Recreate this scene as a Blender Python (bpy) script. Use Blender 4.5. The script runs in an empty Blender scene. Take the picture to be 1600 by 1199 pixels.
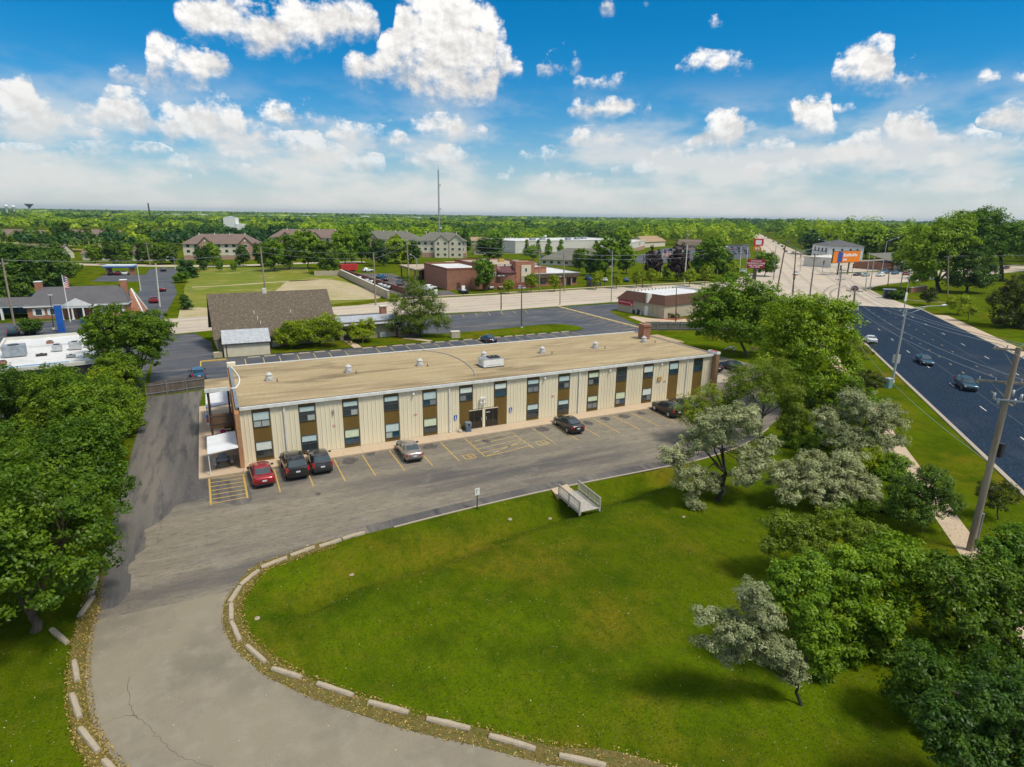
import bpy, bmesh, math, random
import numpy as np
from math import radians as R, sin, cos, pi
from mathutils import Matrix, Vector

# ---------------------------------------------------------------- camera
SC = bpy.context.scene
COL = SC.collection
CAMH = 23.0
FPX, PITCH, ROLL, YAW = 941.856, R(15.5451), R(0.8615), R(26.6572)
PW, PH = 1600.0, 1199.0
_F = np.array([sin(YAW) * cos(PITCH), cos(YAW) * cos(PITCH), -sin(PITCH)])
_Rt = np.array([cos(YAW), -sin(YAW), 0.0])
_U = np.cross(_Rt, _F)


def ray(px, py):
    x, y = px - PW / 2, -(py - PH / 2)
    x, y = cos(ROLL) * x - sin(ROLL) * y, sin(ROLL) * x + cos(ROLL) * y
    return x * _Rt + y * _U + FPX * _F


def G(px, py, z=0.0):
    """photo pixel -> point on the level z (a direction met with the ground)"""
    d = ray(px, py)
    t = (z - CAMH) / d[2]
    return (float(d[0] * t), float(d[1] * t))


def HG(bx, by, tx, ty):
    """height of an upright thing from its foot pixel and its top pixel"""
    b = np.array(G(bx, by)); d = ray(tx, ty)
    return float(CAMH + d[2] * np.dot(b, d[:2]) / np.dot(d[:2], d[:2]))


cam = bpy.data.cameras.new('camera')
cam.sensor_fit = 'HORIZONTAL'; cam.sensor_width = 36.0
cam.lens = 36.0 * FPX / PW
cam.clip_start = 0.5; cam.clip_end = 60000
camo = bpy.data.objects.new('camera', cam); COL.objects.link(camo)
_r = cos(ROLL) * _Rt + sin(ROLL) * _U; _u = -sin(ROLL) * _Rt + cos(ROLL) * _U
camo.matrix_world = Matrix(((_r[0], _u[0], -_F[0], 0), (_r[1], _u[1], -_F[1], 0), (_r[2], _u[2], -_F[2], CAMH), (0, 0, 0, 1)))
SC.camera = camo

SUN_AZ = R(26.66 + 118)      # clockwise from +Y: behind the camera, to its right
SUN_EL = R(60)

# ---------------------------------------------------------------- world: sky with cumulus
W = bpy.data.worlds.new('World'); SC.world = W; W.use_nodes = True
NT = W.node_tree; NT.nodes.clear()


def wn(t, **kw):
    n = NT.nodes.new(t)
    for k, v in kw.items(): setattr(n, k, v)
    return n


def wl(a, b): NT.links.new(a, b)


def wmath(op, a, b=None, c=None, clamp=False):
    n = wn('ShaderNodeMath', operation=op, use_clamp=clamp)
    for i, v in enumerate((a, b, c)):
        if v is None: continue
        if isinstance(v, (int, float)): n.inputs[i].default_value = v
        else: wl(v, n.inputs[i])
    return n.outputs[0]


sky = wn('ShaderNodeTexSky', sky_type='NISHITA', sun_disc=False)
sky.sun_elevation = SUN_EL; sky.sun_rotation = SUN_AZ
sky.altitude = 0; sky.air_density = 1.0; sky.dust_density = 0.6; sky.ozone_density = 3.0
tc = wn('ShaderNodeTexCoord')
sep = wn('ShaderNodeSeparateXYZ'); wl(tc.outputs['Generated'], sep.inputs[0])
# azimuth (0 on the camera's heading, degrees) and elevation (degrees)
rotv = wn('ShaderNodeVectorRotate', rotation_type='Z_AXIS'); wl(tc.outputs['Generated'], rotv.inputs['Vector'])
rotv.inputs['Angle'].default_value = YAW
sep2 = wn('ShaderNodeSeparateXYZ'); wl(rotv.outputs[0], sep2.inputs[0])
az = wmath('MULTIPLY', wmath('ARCTAN2', sep2.outputs[0], sep2.outputs[1]), 180 / pi)
el = wmath('MULTIPLY', wmath('ARCSINE', sep2.outputs[2]), 180 / pi)
comb = wn('ShaderNodeCombineXYZ'); wl(az, comb.inputs[0]); wl(el, comb.inputs[1])


def AE(px, py):
    d = ray(px, py); d = d / np.linalg.norm(d)
    a = math.atan2(d[0], d[1]) - YAW
    return math.degrees(a), math.degrees(math.asin(d[2]))


# clouds read off the photograph: (x, y, half width, half height) in photo pixels
CL = [(345, 45, 58, 42), (420, 62, 75, 40), (490, 45, 62, 38), (540, 40, 48, 42), (372, 30, 40, 26), (465, 20, 35, 20),
      (270, 82, 34, 26), (300, 105, 42, 24), (275, 125, 46, 20), (340, 105, 20, 24), (193, 122, 22, 15), (235, 128, 28, 14),
      (690, 35, 62, 55), (720, 75, 65, 55), (660, 90, 60, 42), (590, 112, 50, 28), (760, 110, 48, 32), (700, 130, 60, 32), (710, 160, 58, 18), (730, 40, 40, 45),
      (20, 145, 32, 20), (45, 175, 60, 24), (85, 208, 75, 18), (30, 205, 60, 24), (40, 238, 36, 12), (85, 248, 26, 13), (145, 232, 40, 12), (150, 250, 30, 10),
      (200, 165, 32, 24), (170, 190, 55, 18), (240, 205, 55, 22), (270, 190, 45, 20), (320, 185, 36, 24), (345, 168, 26, 13), (300, 215, 70, 16), (235, 235, 30, 11), (330, 228, 60, 12),
      (395, 212, 42, 20), (380, 225, 60, 14), (480, 230, 50, 20), (520, 250, 55, 16), (455, 188, 46, 18), (440, 180, 22, 15),
      (575, 220, 62, 20), (560, 208, 36, 14), (700, 207, 54, 20), (700, 192, 30, 12), (690, 255, 55, 20), (700, 243, 34, 12), (545, 268, 52, 12), (290, 260, 40, 12), (265, 278, 32, 8), (355, 268, 46, 10), (410, 272, 40, 8), (470, 280, 34, 6), (390, 245, 40, 10), (570, 252, 30, 10), (60, 262, 40, 8),
      (878, 105, 32, 18), (860, 115, 18, 10), (915, 132, 19, 11), (957, 134, 20, 13), (948, 12, 10, 12), (1010, 8, 7, 10), (1118, 43, 11, 7),
      (950, 174, 58, 16), (965, 166, 32, 12), (1115, 106, 56, 14), (1105, 98, 28, 11), (1160, 99, 16, 8), (925, 222, 46, 14), (938, 215, 20, 10), (850, 248, 34, 16), (905, 282, 34, 10), (835, 280, 20, 8), (800, 280, 30, 7),
      (1360, 92, 34, 30), (1345, 120, 44, 28), (1375, 132, 60, 18), (1430, 126, 32, 18), (1375, 80, 24, 20),
      (1140, 205, 42, 24), (1145, 190, 26, 14), (1105, 212, 22, 14), (1110, 228, 40, 10), (1200, 236, 36, 12), (1215, 228, 20, 9),
      (1270, 170, 28, 16), (1270, 195, 30, 20), (1285, 215, 26, 16), (1320, 174, 18, 9), (1330, 240, 60, 20), (1295, 240, 40, 14), (1350, 225, 26, 14),
      (1420, 200, 38, 24), (1415, 188, 24, 13), (1430, 225, 40, 18), (1500, 222, 58, 18), (1480, 212, 30, 13), (1575, 190, 46, 22), (1590, 175, 26, 18), (1545, 127, 18, 8), (1595, 125, 22, 10), (1580, 240, 50, 14),
      (1100, 255, 60, 13), (1010, 270, 50, 12), (1220, 270, 60, 13), (1350, 265, 70, 13), (1470, 290, 60, 11), (1560, 300, 60, 10), (1060, 245, 40, 12), (1500, 255, 60, 14)]
# neighbouring puffs make one cloud; clouds that do not share an azimuth share a row (one curve node per row)
BL = []
for (x, y, rx, ry) in CL:
    a0, e0 = AE(x, y); a1, _ = AE(x + rx, y); _, e1 = AE(x, y - ry)
    BL.append((a0, e0, max(abs(a1 - a0), .3) * 1.18, max(abs(e1 - e0), .25) * 1.22))
grp = list(range(len(BL)))


def root(i):
    while grp[i] != i: i = grp[i]
    return i


for i in range(len(BL)):
    for j in range(i):
        p, q = BL[i], BL[j]
        if ((p[0] - q[0]) / (p[2] + q[2])) ** 2 + ((p[1] - q[1]) / (p[3] + q[3])) ** 2 < .45: grp[root(i)] = root(j)
clouds = {}
for i in range(len(BL)): clouds.setdefault(root(i), []).append(BL[i])
clouds = sorted(clouds.values(), key=lambda c: -sum(p[2] * p[3] for p in c))
rows = []
for c in clouds:
    lo, hi = min(p[0] - p[2] for p in c), max(p[0] + p[2] for p in c)
    for r_ in rows:
        if all(hi < l - 2.2 or lo > h + 2.2 for l, h, _ in r_): r_.append((lo, hi, c)); break
    else: rows.append([(lo, hi, c)])
AZS = np.linspace(-48, 48, 257)
dcur = hcur = None
azn = wmath('MULTIPLY_ADD', az, 1 / 96, .5)
for r_ in rows:
    top = np.full(257, .2); bas = np.full(257, .28); has = np.zeros(257, bool)
    for lo, hi, c in r_:
        for k, a_ in enumerate(AZS):
            t_ = [(p[1] + p[3] * math.sqrt(1 - ((a_ - p[0]) / p[2]) ** 2), p[1] - .60 * p[3] * math.sqrt(1 - ((a_ - p[0]) / p[2]) ** 2)) for p in c if abs(a_ - p[0]) < p[2]]
            if t_: top[k] = max(t[0] for t in t_) / 30; bas[k] = min(t[1] for t in t_) / 30; has[k] = True
    # between clouds the row closes: base above top
    ok_ = np.where(has)[0]
    for k in range(257):
        if not has[k]:
            n_ = ok_[np.argmin(abs(ok_ - k))]; m_ = (top[n_] + bas[n_]) / 2; g_ = min(abs(n_ - k) * .012, .12) + .004
            top[k] = m_ - g_; bas[k] = m_ + g_
    cv = wn('ShaderNodeRGBCurve')
    cvm = cv.mapping; cvm.extend = 'HORIZONTAL'; cvm.use_clip = False
    for ch, arr in ((0, bas), (1, top)):
        cu = cvm.curves[ch]; keep = [0]
        for k in range(1, 256):
            if abs(arr[k] - np.interp(k, [keep[-1], k + 1], [arr[keep[-1]], arr[k + 1]])) > .0006 or k - keep[-1] > 6: keep.append(k)
        keep.append(256)
        cu.points[0].location = (0, float(arr[0])); cu.points[1].location = (1, float(arr[256]))
        for k in keep[1:-1]: cu.points.new(k / 256, float(arr[k])).handle_type = 'VECTOR'
        for p in cu.points: p.handle_type = 'VECTOR'
    cvm.update()
    cc = wn('ShaderNodeCombineColor'); wl(azn, cc.inputs[0]); wl(azn, cc.inputs[1]); wl(cc.outputs[0], cv.inputs['Color'])
    sc_ = wn('ShaderNodeSeparateColor'); wl(cv.outputs[0], sc_.inputs[0])
    eb = wmath('MULTIPLY_ADD', sc_.outputs[0], -30, el)                 # degrees above the base
    et = wmath('SUBTRACT', wmath('MULTIPLY', sc_.outputs[1], 30), el)   # degrees below the top
    d_ = wmath('MINIMUM', eb, et)
    h_ = wmath('DIVIDE', eb, wmath('MAXIMUM', wmath('ADD', eb, et), .3))
    if dcur is None: dcur, hcur = d_, h_
    else:
        g_ = wmath('GREATER_THAN', d_, dcur)
        hcur = wmath('ADD', hcur, wmath('MULTIPLY', g_, wmath('SUBTRACT', h_, hcur)))
        dcur = wmath('MAXIMUM', d_, dcur)


def cnoise(scale, detail, rough, off=(0, 0, 0), stretch=(1, 1.25, 1)):
    mp = wn('ShaderNodeMapping'); wl(comb.outputs[0], mp.inputs['Vector'])
    mp.inputs['Location'].default_value = off; mp.inputs['Scale'].default_value = stretch
    n = wn('ShaderNodeTexNoise', noise_dimensions='2D'); wl(mp.outputs[0], n.inputs['Vector'])
    n.inputs['Scale'].default_value = scale; n.inputs['Detail'].default_value = detail; n.inputs['Roughness'].default_value = rough
    return n.outputs['Fac']


n1 = cnoise(0.42, 7, .62)
n2 = cnoise(0.42, 3, .55, off=(-.28, -.45, 0))       # the same relief, sampled towards the sun
# the rest of the sky carries the same sort of clouds
bg = cnoise(0.055, 3, .5, off=(31, 7, 0), stretch=(1, 2.0, 1))
outside = wmath('SUBTRACT', wmath('MULTIPLY', wmath('ABSOLUTE', az), 1 / 6.0), 7.3, clamp=True)
above = wmath('SUBTRACT', wmath('MULTIPLY', el, 1 / 8.0), 2.9, clamp=True)
outm = wmath('MAXIMUM', outside, above)
bgf = wmath('MULTIPLY_ADD', outm, wmath('MULTIPLY_ADD', bg, 9.0, -2.2), -2.2)
field = wmath('MAXIMUM', wmath('MULTIPLY', dcur, .62), bgf)
dens = wmath('ADD', wmath('MINIMUM', wmath('MAXIMUM', field, -.9), .9), wmath('MULTIPLY_ADD', n1, 2.6, -1.22))
alpha = wn('ShaderNodeMapRange', interpolation_type='SMOOTHSTEP'); wl(dens, alpha.inputs['Value'])
alpha.inputs['From Min'].default_value = -.06
wl(wmath('MULTIPLY_ADD', wmath('SUBTRACT', 1.0, hcur, clamp=True), .85, .50), alpha.inputs['From Max'])       # bases melt away, tops stay crisp
lowfade = wn('ShaderNodeMapRange', interpolation_type='SMOOTHSTEP'); wl(el, lowfade.inputs['Value'])
lowfade.inputs['From Min'].default_value = 0.2; lowfade.inputs['From Max'].default_value = 9.0
lowfade.inputs['To Min'].default_value = 0.30
alphaf = wmath('MULTIPLY', alpha.outputs[0], lowfade.outputs[0])
lit = wmath('ADD', wmath('MULTIPLY', wmath('SUBTRACT', n1, n2), 1.35), wmath('MULTIPLY_ADD', wmath('MINIMUM', wmath('MAXIMUM', hcur, 0.0), 1.0), .52, .42), clamp=True)
crmp = wn('ShaderNodeValToRGB'); wl(lit, crmp.inputs[0])
ce = crmp.color_ramp.elements
ce[0].position = .30; ce[0].color = (4.3, 4.3, 4.35, 1); ce[1].position = .88; ce[1].color = (7.2, 7.1, 6.95, 1)
e = ce.new(.60); e.color = (5.6, 5.45, 5.3, 1)
# sky colour: deep blue overhead, milky towards the horizon (thick summer air)
tint = wn('ShaderNodeMix', data_type='RGBA', blend_type='MULTIPLY'); tint.inputs['Factor'].default_value = 1.0
wl(sky.outputs[0], tint.inputs[6]); tint.inputs[7].default_value = (.0, .53, .82, 1)
milk = wmath('MULTIPLY', wmath('EXPONENT', wmath('MULTIPLY', wmath('POWER', wmath('MULTIPLY', wmath('MAXIMUM', el, 0.0), 1 / 5.0), 1.5), -1.0)), .95)
mx = wn('ShaderNodeMix', data_type='RGBA'); wl(milk, mx.inputs['Factor'])
wl(tint.outputs[2], mx.inputs[6]); mx.inputs[7].default_value = (5.2, 5.2, 4.9, 1)
mc = wn('ShaderNodeMix', data_type='RGBA'); wl(alphaf, mc.inputs['Factor']); wl(mx.outputs[2], mc.inputs[6]); wl(crmp.outputs[0], mc.inputs[7])
# thin, hazy stratus low over the horizon
st_ = wn('ShaderNodeMapRange', interpolation_type='SMOOTHSTEP'); wl(cnoise(.11, 4, .58, off=(3.7, 1.3, 0), stretch=(1, 2.6, 1)), st_.inputs['Value'])
st_.inputs['From Min'].default_value = .33; st_.inputs['From Max'].default_value = .66; st_.inputs['To Max'].default_value = .78
bm_ = wn('ShaderNodeMapRange', interpolation_type='SMOOTHSTEP'); wl(el, bm_.inputs['Value'])
bm_.inputs['From Min'].default_value = 12.0; bm_.inputs['From Max'].default_value = 4.2
ms_ = wn('ShaderNodeMix', data_type='RGBA'); wl(wmath('MULTIPLY', st_.outputs[0], bm_.outputs[0]), ms_.inputs['Factor']); wl(mc.outputs[2], ms_.inputs[6]); ms_.inputs[7].default_value = (5.7, 5.6, 5.4, 1)
bgn = wn('ShaderNodeBackground'); wl(ms_.outputs[2], bgn.inputs[0]); bgn.inputs[1].default_value = 0.10
wo = wn('ShaderNodeOutputWorld'); wl(bgn.outputs[0], wo.inputs['Surface'])

# ---------------------------------------------------------------- sun, through thin cloud
sl = bpy.data.lights.new('sun', 'SUN'); sl.energy = 2.6; sl.angle = R(13); sl.color = (1.0, .92, .77)
so = bpy.data.objects.new('sun', sl); COL.objects.link(so)
so.rotation_euler = Vector((sin(SUN_AZ) * cos(SUN_EL), cos(SUN_AZ) * cos(SUN_EL), sin(SUN_EL))).to_track_quat('Z', 'Y').to_euler()
so.location = (0, 0, 90)

SC.render.engine = 'CYCLES'
SC.view_settings.view_transform = 'Standard'; SC.view_settings.look = 'None'
SC.view_settings.exposure = 0.5; SC.view_settings.gamma = 1.0; SC.view_settings.use_curve_mapping = False
SC.cycles.use_denoising = True
SC.cycles.max_bounces = 6; SC.cycles.diffuse_bounces = 3; SC.cycles.glossy_bounces = 3
SC.cycles.transmission_bounces = 3; SC.cycles.transparent_max_bounces = 8; SC.cycles.volume_bounces = 0
SC.cycles.sample_clamp_indirect = 6.0
W.cycles.sample_map_resolution = 512; W.cycles.sampling_method = 'MANUAL'

# ---------------------------------------------------------------- helpers: materials
MATS = {}


def lin(r, g, b):
    f = lambda c: (c / 255) / 12.92 if c <= 10 else ((c / 255 + .055) / 1.055) ** 2.4
    return (f(r), f(g), f(b))


def mat(name, c1, c2=None, scale=3.0, detail=4.0, rough=.7, bump=0.0, bscale=None, metal=0.0, spec=.4, stretch=(1, 1, 1), lo=.35, hi=.65, emit=0, coords='Object', alpha=1.0, coat=0.0):
    if name in MATS: return MATS[name]
    m = bpy.data.materials.new(name); m.use_nodes = True; MATS[name] = m
    nt = m.node_tree; b = nt.nodes['Principled BSDF']
    b.inputs['Roughness'].default_value = rough; b.inputs['Metallic'].default_value = metal
    b.inputs['Specular IOR Level'].default_value = spec
    if coat: b.inputs['Coat Weight'].default_value = coat; b.inputs['Coat Roughness'].default_value = .04
    c2 = c2 or tuple(x * .8 for x in c1)
    t = nt.nodes.new('ShaderNodeTexCoord'); mp = nt.nodes.new('ShaderNodeMapping')
    mp.inputs['Scale'].default_value = stretch
    nt.links.new(t.outputs[coords], mp.inputs[0])
    n = nt.nodes.new('ShaderNodeTexNoise'); n.inputs['Scale'].default_value = scale; n.inputs['Detail'].default_value = detail
    nt.links.new(mp.outputs[0], n.inputs['Vector'])
    r = nt.nodes.new('ShaderNodeValToRGB'); nt.links.new(n.outputs['Fac'], r.inputs[0])
    r.color_ramp.elements[0].position = lo; r.color_ramp.elements[1].position = hi
    r.color_ramp.elements[0].color = (*c2, 1); r.color_ramp.elements[1].color = (*c1, 1)
    nt.links.new(r.outputs[0], b.inputs['Base Color'])
    if bump:
        n2 = nt.nodes.new('ShaderNodeTexNoise'); n2.inputs['Scale'].default_value = bscale or scale * 6; n2.inputs['Detail'].default_value = 3
        nt.links.new(mp.outputs[0], n2.inputs['Vector'])
        bp = nt.nodes.new('ShaderNodeBump'); bp.inputs['Strength'].default_value = bump; bp.inputs['Distance'].default_value = .05
        nt.links.new(n2.outputs['Fac'], bp.inputs['Height']); nt.links.new(bp.outputs[0], b.inputs['Normal'])
    if emit: b.inputs['Emission Color'].default_value = (*c1, 1); b.inputs['Emission Strength'].default_value = emit
    return m


def brickmat(name, c1, c2, mortar, scale=1.0, bw=.22, bh=.075, rough=.85):
    if name in MATS: return MATS[name]
    m = bpy.data.materials.new(name); m.use_nodes = True; MATS[name] = m
    nt = m.node_tree; b = nt.nodes['Principled BSDF']; b.inputs['Roughness'].default_value = rough; b.inputs['Specular IOR Level'].default_value = .2
    t = nt.nodes.new('ShaderNodeTexCoord'); s = nt.nodes.new('ShaderNodeSeparateXYZ'); nt.links.new(t.outputs['Object'], s.inputs[0])
    a = nt.nodes.new('ShaderNodeMath'); a.operation = 'ADD'; nt.links.new(s.outputs[0], a.inputs[0]); nt.links.new(s.outputs[1], a.inputs[1])
    c = nt.nodes.new('ShaderNodeCombineXYZ'); nt.links.new(a.outputs[0], c.inputs[0]); nt.links.new(s.outputs[2], c.inputs[1])
    k = nt.nodes.new('ShaderNodeTexBrick'); nt.links.new(c.outputs[0], k.inputs['Vector'])
    k.inputs['Color1'].default_value = (*c1, 1); k.inputs['Color2'].default_value = (*c2, 1); k.inputs['Mortar'].default_value = (*mortar, 1)
    k.inputs['Scale'].default_value = scale; k.inputs['Brick Width'].default_value = bw; k.inputs['Row Height'].default_value = bh; k.inputs['Mortar Size'].default_value = .008
    n = nt.nodes.new('ShaderNodeTexNoise'); n.inputs['Scale'].default_value = .8; nt.links.new(t.outputs['Object'], n.inputs['Vector'])
    mr = nt.nodes.new('ShaderNodeMapRange'); mr.inputs['To Min'].default_value = .7; mr.inputs['To Max'].default_value = 1.25; nt.links.new(n.outputs[0], mr.inputs[0])
    v = nt.nodes.new('ShaderNodeVectorMath'); v.operation = 'SCALE'; nt.links.new(k.outputs[0], v.inputs[0]); nt.links.new(mr.outputs[0], v.inputs['Scale'])
    nt.links.new(v.outputs[0], b.inputs['Base Color'])
    return m


# ---------------------------------------------------------------- helpers: meshes and objects
class MB:
    def __init__(s): s.v = []; s.f = []; s.m = []; s.s = []; s.cm = 0; s.cs = False

    def mat(s, i, smooth=None):
        s.cm = i
        if smooth is not None: s.cs = smooth
        return s

    def poly(s, pts):
        n = len(s.v); s.v += [tuple(map(float, p)) for p in pts]
        s.f.append(tuple(range(n, n + len(pts)))); s.m.append(s.cm); s.s.append(s.cs); return s

    def faces(s, vs, fs):
        n = len(s.v); s.v += [tuple(map(float, p)) for p in vs]
        for f in fs: s.f.append(tuple(n + i for i in f)); s.m.append(s.cm); s.s.append(s.cs)
        return s

    def hexa(s, p): return s.faces(p, [(3, 2, 1, 0), (4, 5, 6, 7), (0, 1, 5, 4), (1, 2, 6, 5), (2, 3, 7, 6), (3, 0, 4, 7)])

    def box(s, x0, y0, z0, x1, y1, z1):
        return s.hexa([(x0, y0, z0), (x1, y0, z0), (x1, y1, z0), (x0, y1, z0), (x0, y0, z1), (x1, y0, z1), (x1, y1, z1), (x0, y1, z1)])

    def obox(s, c, size, rz=0.0, z0=None):
        hx, hy = size[0] / 2, size[1] / 2; ca, sa = cos(rz), sin(rz)
        q = [(c[0] + ca * x - sa * y, c[1] + sa * x + ca * y) for x, y in ((-hx, -hy), (hx, -hy), (hx, hy), (-hx, hy))]
        za, zb = c[2] - size[2] / 2, c[2] + size[2] / 2
        return s.hexa([(*p, za) for p in q] + [(*p, zb) for p in q])

    def prism(s, pl, z0, z1):
        n = len(pl); a = sum(pl[i][0] * pl[(i + 1) % n][1] - pl[(i + 1) % n][0] * pl[i][1] for i in range(n))
        if a < 0: pl = pl[::-1]
        vs = [(p[0], p[1], z0) for p in pl] + [(p[0], p[1], z1) for p in pl]
        return s.faces(vs, [tuple(range(n))[::-1], tuple(range(n, 2 * n))] + [(i, (i + 1) % n, n + (i + 1) % n, n + i) for i in range(n)])

    def tube(s, pts, rad, n=8, cap=True):
        pts = [np.array(p, float) for p in pts]
        if not hasattr(rad, '__len__'): rad = [rad] * len(pts)
        vs = []; up = np.array([0, 0, 1.0])
        for i, p in enumerate(pts):
            d = pts[min(i + 1, len(pts) - 1)] - pts[max(i - 1, 0)]; d = d / (np.linalg.norm(d) + 1e-9)
            a = np.cross(d, up if abs(d[2]) < .95 else np.array([1.0, 0, 0])); a /= np.linalg.norm(a); b = np.cross(a, d)
            for k in range(n):
                t = 2 * pi * k / n; vs.append(p + rad[i] * (cos(t) * a + sin(t) * b))
        fs = [(i * n + k, i * n + (k + 1) % n, (i + 1) * n + (k + 1) % n, (i + 1) * n + k) for i in range(len(pts) - 1) for k in range(n)]
        if cap: fs += [tuple(range(n))[::-1], tuple(range((len(pts) - 1) * n, len(pts) * n))]
        return s.faces(vs, fs)

    def cyl(s, c, r, h, n=16, r2=None):
        return s.tube([(c[0], c[1], c[2]), (c[0], c[1], c[2] + h)], [r, r if r2 is None else r2], n)

    def loft(s, rings, closed=True, caps=True):
        n = len(rings[0]); vs = [p for r in rings for p in r]
        rg = range(n) if closed else range(n - 1)
        fs = [(i * n + k, i * n + (k + 1) % n, (i + 1) * n + (k + 1) % n, (i + 1) * n + k) for i in range(len(rings) - 1) for k in rg]
        if caps: fs += [tuple(range(n))[::-1], tuple(range((len(rings) - 1) * n, len(rings) * n))]
        return s.faces(vs, fs)

    def mesh(s, name, mats):
        me = bpy.data.meshes.new(name); me.from_pydata(s.v, [], s.f)
        for m in mats: me.materials.append(m)
        me.polygons.foreach_set('material_index', s.m); me.polygons.foreach_set('use_smooth', s.s)
        me.update(); return me

    def build(s, name, mats, parent=None, sharp=None, loc=None, rz=0):
        if not isinstance(mats, (list, tuple)): mats = [mats]
        me = s.mesh(name, mats)
        if sharp is not None: me.set_sharp_from_angle(angle=R(sharp))
        return link(name, me, parent, loc, rz)


def link(name, data, parent=None, loc=None, rz=0):
    o = bpy.data.objects.new(name, data); COL.objects.link(o)
    if parent is not None: o.parent = parent
    if loc is not None: o.location = loc
    if rz: o.rotation_euler = (0, 0, rz)
    return o


def tag(o, label, cat, group=None):
    o['label'] = label; o['category'] = cat
    if group: o['group'] = group
    return o


def thing(name, label, cat, loc=(0, 0, 0), rz=0.0, group=None):
    o = bpy.data.objects.new(name, None); COL.objects.link(o)
    o.empty_display_size = .3; o.location = loc; o.rotation_euler = (0, 0, rz)
    return tag(o, label, cat, group)


def struct(o): o['kind'] = 'structure'; return o


def stuff(o): o['kind'] = 'stuff'; return o


_KIDS = {}


def copy_tree(o, parent=None):
    c = o.copy(); COL.objects.link(c); c.parent = parent
    if o.name not in _KIDS: _KIDS[o.name] = [k for k in bpy.data.objects if k.parent == o]
    for k in _KIDS[o.name]: copy_tree(k, c)
    return c


def place(proto, first, loc, rz, label=None, group=None, scale=None):
    """first use moves the prototype itself, later uses copy it"""
    o = proto if first else copy_tree(proto)
    o.location = loc; o.rotation_euler = (0, 0, rz)
    if scale is not None: o.scale = scale if hasattr(scale, '__len__') else (scale,) * 3
    if label: o['label'] = label
    if group: o['group'] = group
    return o


def smooth_curve(pts, n=8):
    """Catmull-Rom through 2D points"""
    P = [np.array(p, float) for p in pts]; P = [2 * P[0] - P[1]] + P + [2 * P[-1] - P[-2]]; out = []
    for i in range(1, len(P) - 2):
        for k in range(n):
            t = k / n; a, b, c, d = P[i - 1:i + 3]
            out.append(tuple(.5 * ((2 * b) + (c - a) * t + (2 * a - 5 * b + 4 * c - d) * t * t + (3 * b - a - 3 * c + d) * t ** 3)))
    out.append(tuple(P[-2])); return out


def sheet(name, poly, z, m, sub=None):
    """flat ground sheet from an outline (triangulated as one n-gon)"""
    me = bpy.data.meshes.new(name); bm = bmesh.new()
    vs = [bm.verts.new((p[0], p[1], z)) for p in poly]; f = bm.faces.new(vs)
    if f.normal.z < 0 or f.calc_area() == 0: f.normal_flip()
    f.normal_update()
    if f.normal.z < 0: f.normal_flip()
    bmesh.ops.triangulate(bm, faces=bm.faces[:])
    bm.to_mesh(me); bm.free(); me.materials.append(m)
    return struct(link(name, me))


def text_mesh(s, size, m, name, parent, loc, rot, ext=.01, align='CENTER', space=1.0):
    c = bpy.data.curves.new(name, 'FONT'); c.body = s; c.size = size; c.extrude = ext; c.align_x = align; c.align_y = 'CENTER'; c.resolution_u = 2; c.space_character = space
    o = bpy.data.objects.new(name, c); COL.objects.link(o)
    dg = bpy.context.evaluated_depsgraph_get(); me = bpy.data.meshes.new_from_object(o.evaluated_get(dg))
    bpy.data.objects.remove(o); bpy.data.curves.remove(c)
    me.name = name; me.materials.clear(); me.materials.append(m)
    q = link(name, me, parent); q.location = loc; q.rotation_euler = rot
    return q

ORD = ['first', 'second', 'third', 'fourth', 'fifth', 'sixth', 'seventh', 'eighth', 'ninth', 'tenth', 'eleventh', 'twelfth', 'thirteenth', 'fourteenth', 'fifteenth', 'sixteenth', 'seventeenth', 'eighteenth', 'nineteenth', 'twentieth', 'twenty-first', 'twenty-second']

# ================================================================ ground
def layered(name, base, layers, rough=.85, bump=.25, bscale=30., spec=.25, bdist=.03):
    """colour built from a base and noise-masked layers (scale, detail, stretch, lo, hi, colour, strength)"""
    m = bpy.data.materials.new(name); m.use_nodes = True; MATS[name] = m
    nt = m.node_tree; b = nt.nodes['Principled BSDF']; b.inputs['Roughness'].default_value = rough; b.inputs['Specular IOR Level'].default_value = spec
    t = nt.nodes.new('ShaderNodeTexCoord'); cur = None
    for i, (sc, de, st, lo, hi, col, k) in enumerate(layers):
        mp = nt.nodes.new('ShaderNodeMapping'); nt.links.new(t.outputs['Object'], mp.inputs[0])
        mp.inputs['Scale'].default_value = st; mp.inputs['Location'].default_value = (i * 13.7, i * 5.1, 0)
        n = nt.nodes.new('ShaderNodeTexNoise'); n.inputs['Scale'].default_value = sc; n.inputs['Detail'].default_value = de; n.inputs['Roughness'].default_value = .6
        nt.links.new(mp.outputs[0], n.inputs['Vector'])
        r = nt.nodes.new('ShaderNodeMapRange'); nt.links.new(n.outputs['Fac'], r.inputs['Value'])
        r.inputs['From Min'].default_value = lo; r.inputs['From Max'].default_value = hi; r.inputs['To Max'].default_value = k
        x = nt.nodes.new('ShaderNodeMix'); x.data_type = 'RGBA'; nt.links.new(r.outputs[0], x.inputs['Factor'])
        if cur is None: x.inputs[6].default_value = (*base, 1)
        else: nt.links.new(cur, x.inputs[6])
        x.inputs[7].default_value = (*col, 1); cur = x.outputs[2]
    nt.links.new(cur, b.inputs['Base Color'])
    if bump:
        n2 = nt.nodes.new('ShaderNodeTexNoise'); n2.inputs['Scale'].default_value = bscale; n2.inputs['Detail'].default_value = 3
        nt.links.new(t.outputs['Object'], n2.inputs['Vector'])
        bp = nt.nodes.new('ShaderNodeBump'); bp.inputs['Strength'].default_value = bump; bp.inputs['Distance'].default_value = bdist
        nt.links.new(n2.outputs['Fac'], bp.inputs['Height']); nt.links.new(bp.outputs[0], b.inputs['Normal'])
    return m


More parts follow.
